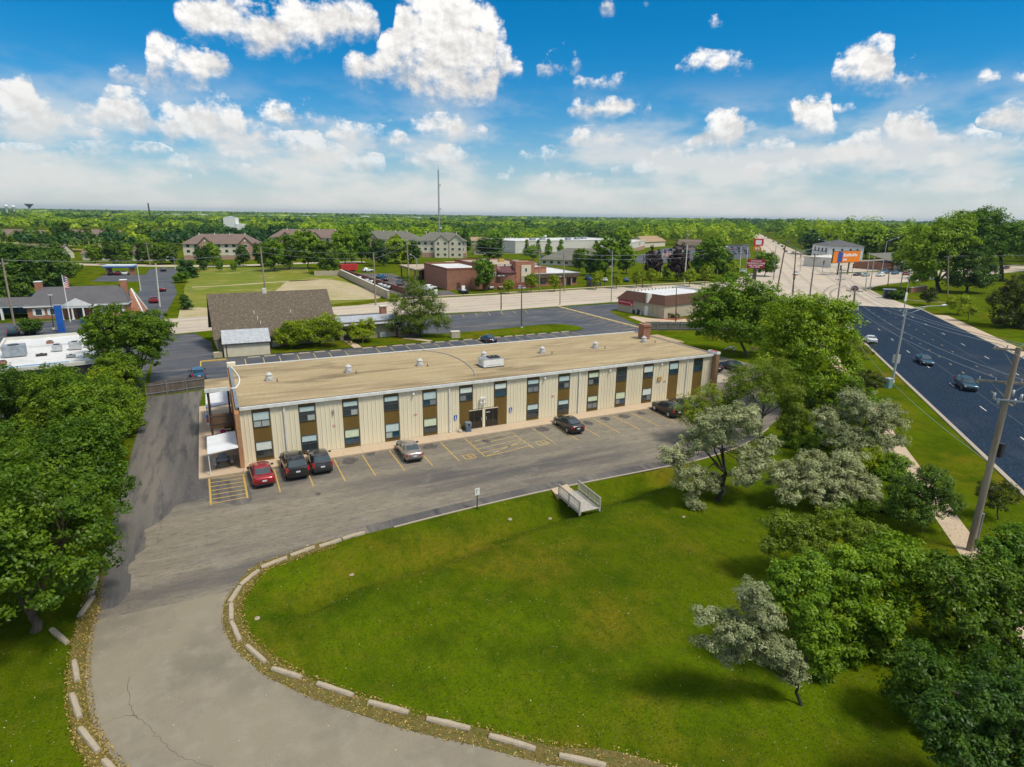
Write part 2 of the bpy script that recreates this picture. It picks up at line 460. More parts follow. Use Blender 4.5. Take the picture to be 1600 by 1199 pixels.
ONE = (1, 1, 1)
M_LAWN = layered('lawn_grass', (.084, .116, .002), [
    (.045, 3, ONE, .42, .60, (.098, .150, .002), 1), (.11, 5, ONE, .50, .66, (.175, .138, .010), .85), (.22, 5, ONE, .46, .64, (.040, .076, .002), .95),
    (.8, 5, ONE, .52, .72, (.150, .145, .012), .55), (1.6, 4, (1, .45, 1), .48, .72, (.040, .078, .002), .7), (6, 3, ONE, .48, .78, (.030, .060, .002), .85), (24, 3, ONE, .5, .82, (.17, .20, .02), .75)],
    rough=1.0, bump=1.0, bscale=14, spec=.0, bdist=.11)
M_LOT = layered('worn_asphalt', (.215, .185, .138), [
    (.10, 4, (.35, 1.2, 1), .44, .64, (.085, .078, .076), .95), (.5, 5, (.22, 1.4, 1), .45, .75, (.31, .265, .19), .7), (1.6, 6, (.5, 1.6, 1), .5, .72, (.085, .078, .074), .55), (3.5, 6, (.35, 1.4, 1), .5, .70, (.10, .092, .085), .7),
    (.35, 5, ONE, .56, .72, (.26, .235, .19), .6), (5, 6, ONE, .52, .75, (.05, .047, .047), .5), (28, 3, ONE, .5, .8, (.27, .25, .21), .45)], rough=.9, bump=.3, bscale=40)
M_SIDE = layered('sealed_asphalt', (.088, .083, .082), [
    (.16, 4, (2.2, .18, 1), .42, .66, (.185, .165, .14), .85), (.7, 5, (1.6, .2, 1), .5, .72, (.030, .032, .042), .9), (3, 6, (1.5, .4, 1), .55, .75, (.19, .175, .15), .55), (28, 3, ONE, .5, .8, (.18, .17, .15), .35)], rough=.88, bump=.3, bscale=40)
M_DRIVE = layered('old_pale_asphalt', (.245, .213, .152), [
    (.22, 4, ONE, .45, .70, (.165, .147, .112), .95), (.9, 4, ONE, .48, .75, (.29, .257, .195), .7), (9, 5, ONE, .55, .8, (.12, .11, .095), .5), (45, 2, ONE, .5, .85, (.33, .30, .24), .55)], rough=.92, bump=.35, bscale=60)
M_ROAD = layered('dark_road_asphalt', (.017, .032, .058), [
    (.12, 3, ONE, .4, .7, (.022, .038, .064), .8), (1.5, 6, ONE, .5, .70, (.010, .019, .036), .85), (4.5, 6, ONE, .50, .66, (.060, .085, .120), .8), (11, 4, ONE, .52, .7, (.008, .014, .028), .7), (.05, 2, ONE, .58, .75, (.07, .075, .085), .5)], rough=1.0, bump=.5, bscale=14, spec=.02)
M_ROADWEAR = layered('lane_wear', (.022, .036, .060), [(.6, 5, ONE, .45, .7, (.014, .026, .048), .9), (4.5, 6, ONE, .52, .68, (.06, .08, .11), .7), (11, 4, ONE, .52, .7, (.008, .014, .028), .6)], rough=1.0, bump=.4, spec=.02)
M_DIMLINE = mat('worn_out_line', (.085, .095, .11), (.03, .04, .06), 1.2, 5, .85)
M_BACKLOT = layered('blue_sealed_asphalt', (.082, .086, .098), [
    (.16, 4, (.5, 1, 1), .44, .66, (.045, .056, .080), .9), (.6, 5, (.3, 1.2, 1), .48, .70, (.165, .155, .14), .85), (2.5, 5, ONE, .55, .75, (.020, .030, .055), .7), (9, 4, ONE, .55, .8, (.13, .13, .13), .5)], rough=.88, bump=.3)
M_CONC_RD = layered('concrete_road', (.50, .42, .33), [
    (.05, 3, ONE, .45, .65, (.42, .365, .295), .9), (.25, 4, (.1, 1.5, 1), .5, .7, (.34, .30, .25), .7), (1.2, 4, ONE, .5, .75, (.56, .48, .38), .6)], rough=.9, bump=.1)
M_WALK = layered('pink_concrete', (.50, .385, .27), [(.4, 4, ONE, .45, .7, (.43, .335, .24), .9), (3, 4, ONE, .5, .75, (.56, .44, .32), .6), (14, 4, ONE, .55, .8, (.36, .29, .21), .5)], rough=.9, bump=.2)
M_KERB = layered('kerb_concrete', (.38, .325, .25), [(.5, 4, ONE, .45, .7, (.36, .31, .24), .9), (6, 4, ONE, .5, .75, (.45, .39, .31), .6)], rough=.9, bump=.2)
M_BUMPER = layered('weathered_precast_concrete', (.40, .335, .245), [(1.2, 4, ONE, .45, .7, (.30, .25, .18), .9), (9, 5, ONE, .55, .75, (.17, .145, .11), .75), (22, 3, ONE, .5, .8, (.47, .40, .30), .6)], rough=.92, bump=.6, bscale=25)
M_DRY = layered('dry_verge_grass', (.150, .120, .035), [(1.2, 5, ONE, .45, .7, (.085, .105, .012), .9), (5, 5, ONE, .5, .75, (.20, .155, .075), .8), (20, 3, ONE, .5, .8, (.075, .052, .02), .7)], rough=.95, bump=.9, bscale=18, bdist=.06)
M_SOIL = layered('bare_soil', (.43, .35, .22), [(.08, 4, ONE, .45, .65, (.30, .27, .10), .8), (.4, 5, ONE, .5, .75, (.20, .22, .04), .6), (2, 4, ONE, .5, .75, (.50, .41, .28), .7)], rough=.95, bump=.3)
M_YELLOW = layered('worn_yellow_paint', (.50, .33, .075), [(3, 5, ONE, .55, .72, (.22, .17, .10), .85), (12, 4, ONE, .5, .75, (.56, .39, .11), .6)], rough=.8, bump=0)
M_FADED = layered('faded_yellow_paint', (.50, .38, .13), [(2, 5, ONE, .46, .66, (.15, .13, .11), .95), (12, 4, ONE, .5, .75, (.55, .42, .16), .5)], rough=.85, bump=0)
M_WHITEP = layered('worn_white_paint', (.62, .60, .55), [(2, 5, ONE, .5, .7, (.25, .24, .22), .9)], rough=.8, bump=0)

SW = np.array([G(*p) for p in [(478, 930), (560, 890), (640, 870), (720, 845), (800, 812), (890, 787), (960, 765), (1030, 742)]])
SW[0] = (3.2, 35.2)


def hgt(x, y):
    """the lawn's drainage swale and gentle roll"""
    x = np.asarray(x, float); y = np.asarray(y, float); best = np.full(x.shape, 1e9)
    for a, b in zip(SW[:-1], SW[1:]):
        d = b - a; t = np.clip(((x - a[0]) * d[0] + (y - a[1]) * d[1]) / (d @ d), 0, 1)
        best = np.minimum(best, (x - a[0] - t * d[0]) ** 2 + (y - a[1] - t * d[1]) ** 2)
    z = -1.15 * np.exp(-best / (2 * 1.15 ** 2))
    hole = (x - SW[0][0] - .1) ** 2 + (y - SW[0][1] + .1) ** 2
    z -= .35 * np.exp(-hole / (2 * .8 ** 2))
    z += .30 * np.exp(-(((x - 22) / 9) ** 2 + ((y - 27) / 6) ** 2)) * (x > -2)
    return np.where(y > 41.2, 0, z * np.clip((41.4 - y) / .9, 0, 1))


def axis(lo, hi, step, far):
    fine = list(np.arange(lo, hi + 1e-6, step)); out = []; d = step; p = lo
    neg = []
    while p > -far: d *= 1.45; p -= d; neg.append(p)
    pos = []; d = step; p = hi
    while p < far: d *= 1.45; p += d; pos.append(p)
    return np.array(neg[::-1] + fine + pos)


gx, gy = axis(-14, 62, .62, 15000), axis(4, 44, .62, 15000)
X, Y = np.meshgrid(gx, gy); Z = hgt(X, Y)
nx, ny = len(gx), len(gy)
idx = np.arange(nx * ny).reshape(ny, nx)
me = bpy.data.meshes.new('ground')
fq = np.stack([idx[:-1, :-1], idx[:-1, 1:], idx[1:, 1:], idx[1:, :-1]], -1).reshape(-1, 4)
me.from_pydata(np.stack([X, Y, Z], -1).reshape(-1, 3).tolist(), [], fq.tolist())
me.materials.append(M_LAWN); me.polygons.foreach_set('use_smooth', [True] * len(fq))
struct(link('ground', me))


def ribbon(name, path, o0, o1, z0, z1, m, parent=None, kind=True):
    """strip swept along a path between two sideways offsets (left positive)"""
    P = np.array([p[:2] for p in path], float); n = len(P); N = []
    for i in range(n):
        d = P[min(i + 1, n - 1)] - P[max(i - 1, 0)]; d /= np.linalg.norm(d); N.append((-d[1], d[0]))
    N = np.array(N); A, B = P + N * o0, P + N * o1; b = MB()
    if z1 - z0 < .02:
        for i in range(n - 1): b.poly([(*A[i], z1), (*A[i + 1], z1), (*B[i + 1], z1), (*B[i], z1)] if o1 > o0 else [(*B[i], z1), (*B[i + 1], z1), (*A[i + 1], z1), (*A[i], z1)])
    else:
        b.loft([[(*A[i], z0), (*A[i], z1 - .015), (*(A[i] * .85 + B[i] * .15), z1), (*(A[i] * .15 + B[i] * .85), z1), (*B[i], z1 - .015), (*B[i], z0)] for i in range(n)])
    o = b.build(name, m, parent)
    return struct(o) if kind else o


# outlines read from the photograph, met with the ground
inner = smooth_curve([G(*p) for p in [(578, 833), (530, 842), (490, 852), (445, 868), (400, 884), (372, 912), (352, 942), (349, 972), (360, 1002), (380, 1026), (410, 1052), (455, 1076), (510, 1099), (575, 1121), (645, 1143), (745, 1166), (865, 1196)]] + [(13.6, 16.2), (16.2, 13.2), (19, 9), (22, 3)], 5)
outer = smooth_curve([G(*p) for p in [(163, 890), (152, 950), (142, 985), (134, 1040), (136, 1090), (148, 1140), (172, 1180)]] + [(-4.4, 23.4), (-1.4, 18.5), (3, 13.2), (7.5, 7.8), (11, 0)], 5)
seamL, seamR = G(147, 969), G(362, 926)
iL = min(range(len(outer)), key=lambda i: (outer[i][0] - seamL[0]) ** 2 + (outer[i][1] - seamL[1]) ** 2)
iR = min(range(len(inner)), key=lambda i: (inner[i][0] - seamR[0]) ** 2 + (inner[i][1] - seamR[1]) ** 2)
nearedge = [G(*p) for p in [(578, 833), (720, 797), (868, 763), (1030, 731), (1100, 716), (1170, 690), (1225, 648)]]
nearedge = smooth_curve(nearedge, 4)
east = [(64.5, 51.5), (73, 60), (79, 68), (78, 76), (61, 77)]
lot = outer[iL::-1] + [(-8.6, 50), (-8.7, 56.5), (-2.66, 56.7), (60.5, 56.7), (60.6, 77)] + east[::-1] + nearedge[::-1] + inner[1:iR + 1]
sheet('parking_lot', lot, .010, M_LOT)
_g = random.Random(4); _e = smooth_curve([(-8.25, 38.4), (-6.9, 38.8), (-6.5, 41), (-6.8, 43.5), (-6.0, 46), (-6.3, 48), (-5.0, 49.6), (-4.4, 51.5), (-2.6, 52.2), (-1.2, 51.0), (.2, 49.6), (1.2, 50.2), (.9, 53.5), (-1.5, 56.2), (-2.72, 56.75)], 5)
sheet('side_drive', [(p[0] + _g.gauss(0, .10), p[1] + _g.gauss(0, .10)) for p in _e] + [(-2.75, 77), (-2.3, 87.2), (-8.6, 86.6), (-8.6, 50), (-8.5, 44)], .014, M_SIDE)
sheet('concrete_patch', [G(*p) for p in [(1117, 588), (1127, 585), (1140, 592), (1136, 598), (1118, 598)]], .016, M_KERB)
sheet('driveway', outer[iL:] + inner[:iR - 1:-1], .012, M_DRIVE)
ribbon('edge_patch', nearedge[:-4], .02, 1.15, .013, .016, M_SIDE)
# dry verge and gravel beside the drive
ribbon('verge_strip', inner[8:], .0, .95, .02, .032, M_DRY)
ribbon('verge_strip', outer, -.75, .0, .02, .032, M_DRY)
ribbon('kerb_edging', nearedge[1:-2], -.16, -.02, -.02, .07, M_KERB)
sheet('rear_lot', [(-8.6, 87.3), (-2.2, 87.9), (.9, 76), (60, 76), (62, 78), (80, 99.3), (84, 104), (83, 136), (58, 135.2), (40, 135), (33, 121), (38, 113.4), (23, 106.3), (-.6, 106.6), (-.8, 121), (-3.5, 131), (-10, 131)], .010, M_BACKLOT)
isl = smooth_curve([(8.3, 106.4), (22, 105.9), (40, 105.4), (60, 105.4), (68.5, 105.6), (70.8, 108), (69.8, 112), (66, 114.2), (57, 113.6), (47, 112.6), (38, 113.4), (33, 121)], 4)
sheet('grass_island', isl + [(8.3, 121)], .10, M_LAWN)
sheet('store_lot', [(83.4, 103), (86, 112), (90, 125), (91, 126), (118, 126), (118, 136.6), (83.4, 136.2)], .011, M_BACKLOT)

def bpt2(a, b, t): return (a[0] + (b[0] - a[0]) * t, a[1] + (b[1] - a[1]) * t)


# main road and cross road
UX, UY = .719, .695


def RD(s, o): return (s * UX + o * .695, s * UY - o * .719)


sheet('main_road', [RD(-40, 26.8), RD(-40, 50.5), RD(193, 50.5), RD(193, 26.8)], .012, M_ROAD)
xn = [(-160, 134), (-60, 133.5), (-10, 131.5), (30, 139.6), (60, 136.2), (100, 139.2), (125, 137.8), (141, 126)]
xf = [(-160, 159), (-40, 150), (-14, 151), (28, 155.5), (46, 163), (75, 164), (122, 168.6), (160, 168), (178, 170.5)]
sheet('cross_road', xn + [RD(193, 26.8), RD(193, 50.5), (197, 126), (203, 134.3), (214, 139), (235, 145), (274, 150), (420, 166), (420, 188), (300, 180), (262, 181), (250, 186), RD(330, 50.5), RD(330, 18), (186, 176)] + xf[::-1], .010, M_CONC_RD)
sheet('far_road', [RD(330, 18), RD(330, 51), RD(560, 48), RD(860, 45), RD(1500, 42), RD(1500, 31), RD(860, 29), RD(560, 24)], .009, M_CONC_RD)
for nm, o in (('kerb', 26.8), ('kerb', 50.5)):
    ribbon(nm, [RD(s, o) for s in np.linspace(-40, 193 if o < 40 else 196, 24)], 0 if o < 40 else -.45, .45 if o < 40 else 0, -.02, .13, M_KERB)
ribbon('kerb', smooth_curve([(196.5, 100.8), (192, 106), (190, 113), (192, 121), (198, 128), (207, 134.5), (220, 140.5), (240, 145), (275, 149.6), (420, 165.6)], 4), -.6, 0, -.02, .13, M_KERB)
ribbon('sidewalk', [RD(s, 18.7) for s in np.linspace(-10, 150, 20)], -.9, .9, .01, .022, M_WALK)
ribbon('sidewalk', [RD(s, 52.6) for s in np.linspace(-40, 182, 24)], -1.6, 1.6, .01, .022, M_WALK)
ribbon('sidewalk', [(46, 167.5), (75, 168.2), (122, 172.5), (170, 173.6)], -.8, .8, .01, .022, M_WALK)
ribbon('kerb', [(48, 163.2), (75, 164.1), (122, 168.7), (160, 168.1), (178, 170.6)], 0, .4, -.02, .13, M_KERB)
ribbon('kerb', [(24, 139.4), (34, 139.4), (44, 138.0), (60, 136.5)], -.35, 0, -.02, .13, M_KERB)
sheet('apron', [RD(96, 50.7), RD(86, 50.7), RD(70, 62), RD(86, 62)], .03, M_WALK)
for o in (29.2, 31.2, 46.2, 48.4):
    ribbon('lane_wear', [RD(s + 0, o + .12 * math.sin(s * .11 + o)) for s in np.linspace(-38, 191, 40)], -.32, .32, .013, .0145, M_ROADWEAR)
for s in np.arange(40, 190, 12.2):
    for o in (32.7, 44.8):
        b = MB(); b.poly([(*RD(s, o - .07), .018), (*RD(s, o + .07), .018), (*RD(s + 2.2, o + .07), .018), (*RD(s + 2.2, o - .07), .018)][::-1]); struct(b.build('lane_dash', M_WHITEP))
for s in np.arange(44, 190, 6.1):
    for o in (36.9, 40.6):
        b = MB(); b.poly([(*RD(s, o - .06), .018), (*RD(s, o + .06), .018), (*RD(s + 1.1, o + .06), .018), (*RD(s + 1.1, o - .06), .018)][::-1]); struct(b.build('lane_dash', M_FADED))
for o0, w in ((34.75, .05), (42.7, .05)):
    ribbon('lane_line', [RD(s, o0) for s in np.linspace(-30, 192, 12)], -w, w, .013, .017, M_DIMLINE)
for dy, mm in ((.50, M_FADED), (.52, M_FADED)):
    ribbon('centre_line', [(-150, 147), (-20, 141.5), (30, 148.5), (60, 150.5), (100, 154), (150, 153)], (dy - .5) * 20, (dy - .5) * 20 + .15, .012, .016, mm)
ribbon('lane_line', [RD(s, 35) for s in np.linspace(262, 560, 8)], -.12, .12, .012, .015, M_YELLOW)
ribbon('lane_line', [RD(s, 43) for s in np.linspace(262, 560, 8)], -.08, .08, .012, .015, M_WHITEP)
M_CWEAR = layered('worn_concrete_lane', (.40, .335, .265), [(.3, 4, ONE, .42, .66, (.48, .405, .32), .9), (1.5, 5, ONE, .5, .7, (.33, .28, .225), .7)], rough=.95, bump=.1, spec=.05)
_cl = smooth_curve([(-150, 147), (-60, 143), (-20, 141.5), (30, 148.5), (60, 150.5), (100, 154), (150, 153)], 6)
for o_ in (-8.6, -4.6, 4.4, 8.2): ribbon('lane_wear', _cl, o_ - .9, o_ + .9, .0105, .0125, M_CWEAR)
for o_ in (-6.5, 6.4):
    for i in range(0, len(_cl) - 1, 2): ribbon('lane_dash', [_cl[i], bpt2(_cl[i], _cl[i + 1], .55)], o_ - .07, o_ + .07, .0125, .0165, M_WHITEP)
for i in range(1, len(_cl) - 1): ribbon('slab_joint', [(_cl[i][0], _cl[i][1] - 11), (_cl[i][0] + .6, _cl[i][1] + 11)], -.05, .05, .0125, .0155, M_CWEAR)
for o_ in (23, 29.5, 40, 46.5): ribbon('lane_wear', [RD(s, o_ + (0 if s < 300 else (34 - o_) * (s - 300) / 1400)) for s in np.linspace(200, 900, 18)], -.9, .9, .0105, .0135, M_CWEAR)
# tyre marks swung across the junction
M_SKID = mat('tyre_mark', (.20, .17, .14), (.36, .30, .24), 1.5, 5, .9)
for pts in ([(1291, 470), (1287, 458), (1296, 449), (1312, 444)], [(1301, 468), (1297, 459), (1305, 452), (1322, 447)]):
    ribbon('tyre_mark', smooth_curve([G(*p) for p in pts], 6), -.35, .35, .012, .0145, M_SKID)

# neighbouring lots, streets and worn ground
sheet('bank_lot', [(-75, 133), (-45, 135.6), (-24, 135), (-16, 152), (-16, 157.5), (-62, 157.5), (-75, 158)], .016, M_BACKLOT)
sheet('bank_drive', [(-17.4, 150), (-17.6, 186), (-20.5, 240), (-21, 288), (-11, 292), (-10.5, 230), (-8.6, 200), (-10, 152)], .014, M_BACKLOT)
sheet('canopy_lot', [(-35, 243), (-23, 238), (-19.5, 240), (-20, 262), (-34, 268)], .015, M_BACKLOT)
sheet('back_road', [(-120, 350), (-60, 322), (-18, 299), (6, 291), (48, 301), (70, 300), (70, 308), (48, 309), (6, 300), (-18, 309), (-60, 334), (-120, 364)], .012, M_CONC_RD)
M_DRYF = layered('dry_meadow', (.17, .18, .010), [(.03, 3, ONE, .42, .6, (.115, .165, .006), .9), (.10, 5, ONE, .5, .66, (.30, .255, .07), .85), (.5, 5, (.4, 1, 1), .5, .7, (.085, .125, .006), .8), (3, 4, ONE, .5, .75, (.22, .21, .03), .6)], rough=.95, bump=.6, bscale=8)
sheet('meadow', [(-6.5, 168), (2, 158), (20, 158.5), (42.5, 168), (44.2, 238), (35, 244), (40, 285), (6, 284), (-6, 288), (-7, 215)], .007, M_DRYF)
sheet('vacant_lot_soil', smooth_curve([(22, 172), (43, 170), (44, 200), (40, 222), (26, 225), (20, 205), (16, 185), (22, 172)], 5)[:-1], .012, M_SOIL)
ribbon('worn_track', smooth_curve([G(*p) for p in [(300, 449), (360, 446), (430, 441), (500, 437), (520, 436)]], 4), -1.2, 1.2, .008, .012, M_SOIL)
sheet('vacant_lot_edge', [(-7, 152), (2, 152.5), (1, 165), (-3, 168), (-7, 166)], .012, M_SOIL)
sheet('station_yard', [(49, 168), (66, 168), (67.5, 179), (63, 181), (66, 240), (52, 246), (48.5, 210)], .011, M_SIDE)
sheet('mall_lot', [G(*p) for p in [(978, 408), (1006, 397), (1040, 388), (1120, 383), (1170, 382), (1173, 402), (1140, 407), (1090, 408), (1020, 414)]], .012, M_BACKLOT)
sheet('corner_lot', [(250, 187), (275, 184), (330, 186), (345, 235), (318, 240), (282, 216)], .012, M_CONC_RD)
sheet('diner_lot', [(-50, 84), (-9.5, 84), (-9.5, 128), (-30, 131), (-50, 131)], .011, M_BACKLOT)
sheet('mulch_bed', [(93.4, 112.2), (96.5, 108.4), (103.5, 109.6), (95.5, 111.2)], .03, mat('red_mulch', (.30, .09, .04), (.20, .05, .03), 6, 4, .95))
sheet('store_apron', [(87.5, 107.6), (96.5, 104.6), (112, 108.5), (112, 110.8), (104, 109.4), (96.5, 108.2), (93, 112.6), (91.5, 116.5), (89.5, 116.5)], .022, M_WALK)
sheet('far_field', [(-420, 700), (-250, 520), (-90, 470), (-60, 520), (-120, 640), (-230, 800)], .02, layered('hay_field', (.36, .30, .06), [(.02, 3, ONE, .4, .65, (.22, .25, .04), .8), (.3, 4, ONE, .5, .75, (.42, .34, .08), .6)], rough=.95, bump=0))
sheet('far_field', [(-260, 470), (-150, 400), (-70, 400), (-60, 450), (-120, 470)], .02, MATS['hay_field'])
# building apron and its concrete slabs, one by one
walk = thing('sidewalk', 'pinkish concrete walk along the foot of the two-storey office block', 'sidewalk', (0, 0, 0))
xs = np.arange(1.0, 60.3, 1.83)
slab = MB(); slab.box(0, 0, -.05, 1.815, 1.98, .13); slabm = slab.mesh('slab', [M_WALK])
for x in xs: link('slab', slabm, walk, (x, 56.40, 0))
slab2 = MB(); slab2.box(0, 0, -.05, 3.65, 2.535, .128); slabm2 = slab2.mesh('slab', [M_WALK])
for y in np.arange(56.40, 77, 2.55): link('slab', slabm2, walk, (-2.68, y, 0))

# painted bay lines
def stripe(a, b, w, m, z=.017):
    a, b = np.array(a), np.array(b); d = b - a; d = d / np.linalg.norm(d); n = np.array([-d[1], d[0]]) * w / 2
    k = MB(); k.poly([(*(a + n), z), (*(a - n), z), (*(b - n), z), (*(b + n), z)][::1]); o = k.build('bay_line', m)
    if o.data.polygons[0].normal.z < 0: o.data.flip_normals()
    return struct(o)


BX0, BW_ = 3.57, 2.727
for k in range(17):
    if k in (8,): continue
    x = BX0 + k * BW_
    if x > 48.5: break
    stripe((x, 56.15), (x - .03, 50.75), .105, M_FADED if k in (9, 10) else M_YELLOW)
for (p, q) in [((-1.85, 56.3), (-1.78, 50.6)), ((.93, 56.1), (.97, 50.75))]: stripe(p, q, .15, M_YELLOW)
for t in np.linspace(.02, .98, 7): stripe((-1.85 + .05 * t, 56.25 - 5.5 * t), (.93, 56.1 - 5.35 * t - (.0 if t < .9 else -.1)), .11, M_YELLOW)
for t in np.linspace(.22, 1, 5): stripe((22.6, 56.2 - 5.5 * t), (28, 56.7 - 5.5 * t + .3), .10, M_FADED if t < .9 else M_YELLOW)
for t in np.linspace(.6, .75, 1): stripe((22.6, 56.2 - 5.5 * 1), (28, 53.2), .10, M_FADED)


def wheelchair(cx, cy, m):
    """painted wheelchair symbol in a square outline"""
    k = MB(); s = .55; z = .018
    for a, b in (((-s, -s), (s, -s)), ((s, -s), (s, s)), ((s, s), (-s, s)), ((-s, s), (-s, -s))):
        a, b = np.array(a), np.array(b); d = (b - a) / np.linalg.norm(b - a); n = np.array([-d[1], d[0]]) * .05
        k.poly([(cx + p[0], cy + p[1], z) for p in (a - n, b - n, b + n, a + n)])
    for i in range(14):
        t0, t1 = -2.6 + i * .30, -2.6 + (i + 1) * .30
        k.poly([(cx - .02 + r * cos(t) * .8, cy - .1 + r * sin(t) * .8, z) for r, t in ((.26, t0), (.36, t0), (.36, t1), (.26, t1))])
    k.poly([(cx - .08, cy - .05, z), (cx + .02, cy - .05, z), (cx + .02, cy + .3, z), (cx - .08, cy + .3, z)])
    k.poly([(cx - .08, cy + .34, z), (cx + .06, cy + .34, z), (cx + .06, cy + .46, z), (cx - .08, cy + .46, z)])
    k.poly([(cx + .02, cy - .05, z), (cx + .3, cy - .3, z), (cx + .36, cy - .24, z), (cx + .02, cy + .05, z)])
    struct(k.build('wheelchair_mark', m))


wheelchair(21.2, 51.4, M_YELLOW); wheelchair(29.6, 51.7, M_FADED)
# rear bays
RB = [(397.5, 561), (423, 559), (451, 556), (476.6, 553.8), (500, 551), (525, 549), (573.8, 544.4), (596, 542.5), (620, 540), (640, 538), (664, 536), (684.8, 534), (707, 532.5), (727.5, 530), (749, 528), (769.7, 526), (789.4, 524.6), (807, 523.5), (824.4, 522), (842.8, 520.7), (862.5, 519), (878.8, 518)]
rbx = [G(*p)[0] for p in RB]
for x in rbx: stripe((x + 1.36, 104.4), (x + 1.2, 98.6), .13, M_FADED)
stripe((rbx[0] - 1.4, 104.4), (rbx[0] - 1.45, 98.6), .13, M_YELLOW)
for t in np.linspace(0, 1, 6): stripe((rbx[5] + 1.36, 104.2 - 5.2 * t), (rbx[5] + 4.1, 103.6 - 5.2 * t), .1, M_FADED)
for k in range(11):
    y = 103.5 + k * 3.0; stripe((82.4, y), (77.0, y - 1.3), .13, M_FADED)
for k in range(7): stripe((42 + k * 2.9, 119), (47 + k * 2.9, 118.2 - .0), .1, M_FADED)
for k in range(8):
    x = 47 + k * 3.4; stripe((x, 134.4), (x - 1.2, 130.2), .13, M_YELLOW)
ribbon('kerb', [(82.2, 137), (82.6, 103)], -.3, .3, -.02, .14, mat('yellow_kerb_paint', (.62, .45, .14), (.42, .34, .2), 3, 4, .85))


# cracks wandering over the paving
M_CRACK = mat('asphalt_crack', (.075, .068, .06), (.05, .046, .042), 5, 3, .95)


def crack(pts, w, seed):
    g = random.Random(seed); P_ = smooth_curve(pts, 9); P_ = [(p[0] + g.gauss(0, .05), p[1] + g.gauss(0, .05)) for p in P_]
    return ribbon('crack', P_, -w, w, .012, .0185, M_CRACK)


for i, pts in enumerate([[(148, 1138), (190, 1120), (215, 1122), (245, 1150), (280, 1180), (330, 1199)], [(200, 1060), (205, 1110), (215, 1122)],
                         [(340, 860), (420, 845), (500, 820), (600, 790)], [(220, 870), (260, 840), (300, 835)], [(560, 780), (680, 752), (800, 726), (930, 700)], [(250, 745), (254, 790), (247, 850)], [(640, 760), (660, 742), (700, 735)], [(880, 715), (940, 722), (985, 735)], [(232, 655), (270, 650), (310, 646)]]):
    crack([G(*p) for p in pts], .006 + .003 * (i % 3), i)
for i, (px, py, r_) in enumerate([(547, 720, .7), (579, 709, .55), (672, 698, .7), (849, 671, .7), (918, 661, .6), (946, 655, .6), (975, 651, .6), (1002, 646, .6), (760, 690, .5), (497, 772, .25)]):
    g = random.Random(i); x, y = G(px, py); sheet('oil_stain', [(x + r_ * (1 + g.uniform(-.3, .3)) * cos(t), y + r_ * 1.2 * (1 + g.uniform(-.3, .3)) * sin(t)) for t in np.arange(0, 6.2, .45)], .0165, mat('oil_stain', (.040, .037, .035), (.10, .09, .08), 2.2, 5, .7, lo=.4, hi=.75))


# ================================================================ the two-storey office block
def bpt(a, b, t): return tuple(a[i] + (b[i] - a[i]) * t for i in range(len(a)))


M_SIDING = layered('cream_metal_siding', (.75, .68, .50), [(.5, 3, (1, 1, .15), .45, .7, (.68, .615, .455), .9), (3, 4, (2, 2, .1), .5, .8, (.79, .72, .55), .6)], rough=.6, bump=0, spec=.35)
M_BROWN = layered('brown_panel', (.155, .098, .024), [(.8, 3, (1, 1, .2), .45, .7, (.125, .08, .022), .9), (6, 3, (3, 3, .1), .5, .8, (.18, .115, .03), .6)], rough=.6, bump=0)
M_GUTTER = mat('white_painted_metal', (.72, .73, .70), (.60, .60, .57), 2, 4, .45, spec=.5)
M_ROOF = layered('gravel_roof', (.375, .285, .155), [
    (.09, 4, (.45, 1.5, 1), .45, .62, (.26, .19, .105), .9), (.28, 5, (.25, 1.6, 1), .54, .70, (.155, .105, .050), .85), (.7, 6, (.22, 1.5, 1), .48, .66, (.48, .385, .225), .8), (.16, 6, (.6, 1.6, 1), .57, .68, (.12, .085, .045), .75), (6, 5, ONE, .5, .68, (.21, .16, .095), .7), (26, 2, ONE, .5, .75, (.56, .47, .32), .6)], rough=.95, bump=.7, bscale=22)
M_ORBRICK = brickmat('orange_brick', (.44, .20, .075), (.34, .145, .06), (.42, .34, .25))
M_REDBRICK = brickmat('red_brick', (.33, .12, .065), (.25, .085, .05), (.36, .28, .22))
M_DKFRAME = mat('dark_bronze_frame', (.035, .030, .026), (.05, .045, .04), 5, 3, .45, spec=.5)
M_ALU = mat('window_aluminium', (.10, .115, .12), (.07, .08, .085), 6, 3, .4, metal=.3)
M_TAR = mat('roof_tar', (.05, .045, .04), (.09, .08, .07), 3, 4, .9)
M_TIN = mat('galvanised_sheet', (.56, .58, .60), (.44, .46, .48), 2, 4, .4, metal=.35)
M_WHITE = mat('white_paint', (.80, .80, .78), (.72, .72, .70), 2, 4, .5)
M_WOOD = mat('weathered_wood', (.44, .41, .36), (.33, .305, .265), 4, 5, .85, stretch=(1, 1, .15))
M_DWOOD = mat('dark_stained_wood', (.115, .06, .028), (.07, .036, .018), 4, 5, .8)
M_BLACKMETAL = mat('black_metal', (.02, .02, .02), (.03, .03, .03), 6, 3, .5)


def glassmat(name, col, rough=.06, spec=.8):
    return mat(name, col, tuple(c * .7 for c in col), .7, 2, rough, spec=spec)


M_GLASS = glassmat('dark_window_glass', (.035, .050, .055)); M_GLASSB = glassmat('blue_window_glass', (.02, .075, .12))
M_BLINDS = [mat('pale_blind_blue', (.50, .62, .60), (.45, .57, .56), 3, 2, .5), mat('pale_blind_green', (.60, .68, .48), (.55, .62, .44), 3, 2, .5), mat('pale_blind_white', (.66, .72, .66), (.6, .66, .6), 3, 2, .5)]
M_CURT = [mat('grey_curtain', (.24, .24, .24), (.16, .165, .17), 5, 4, .5), mat('pale_curtain', (.42, .46, .42), (.30, .33, .31), 5, 4, .5)]

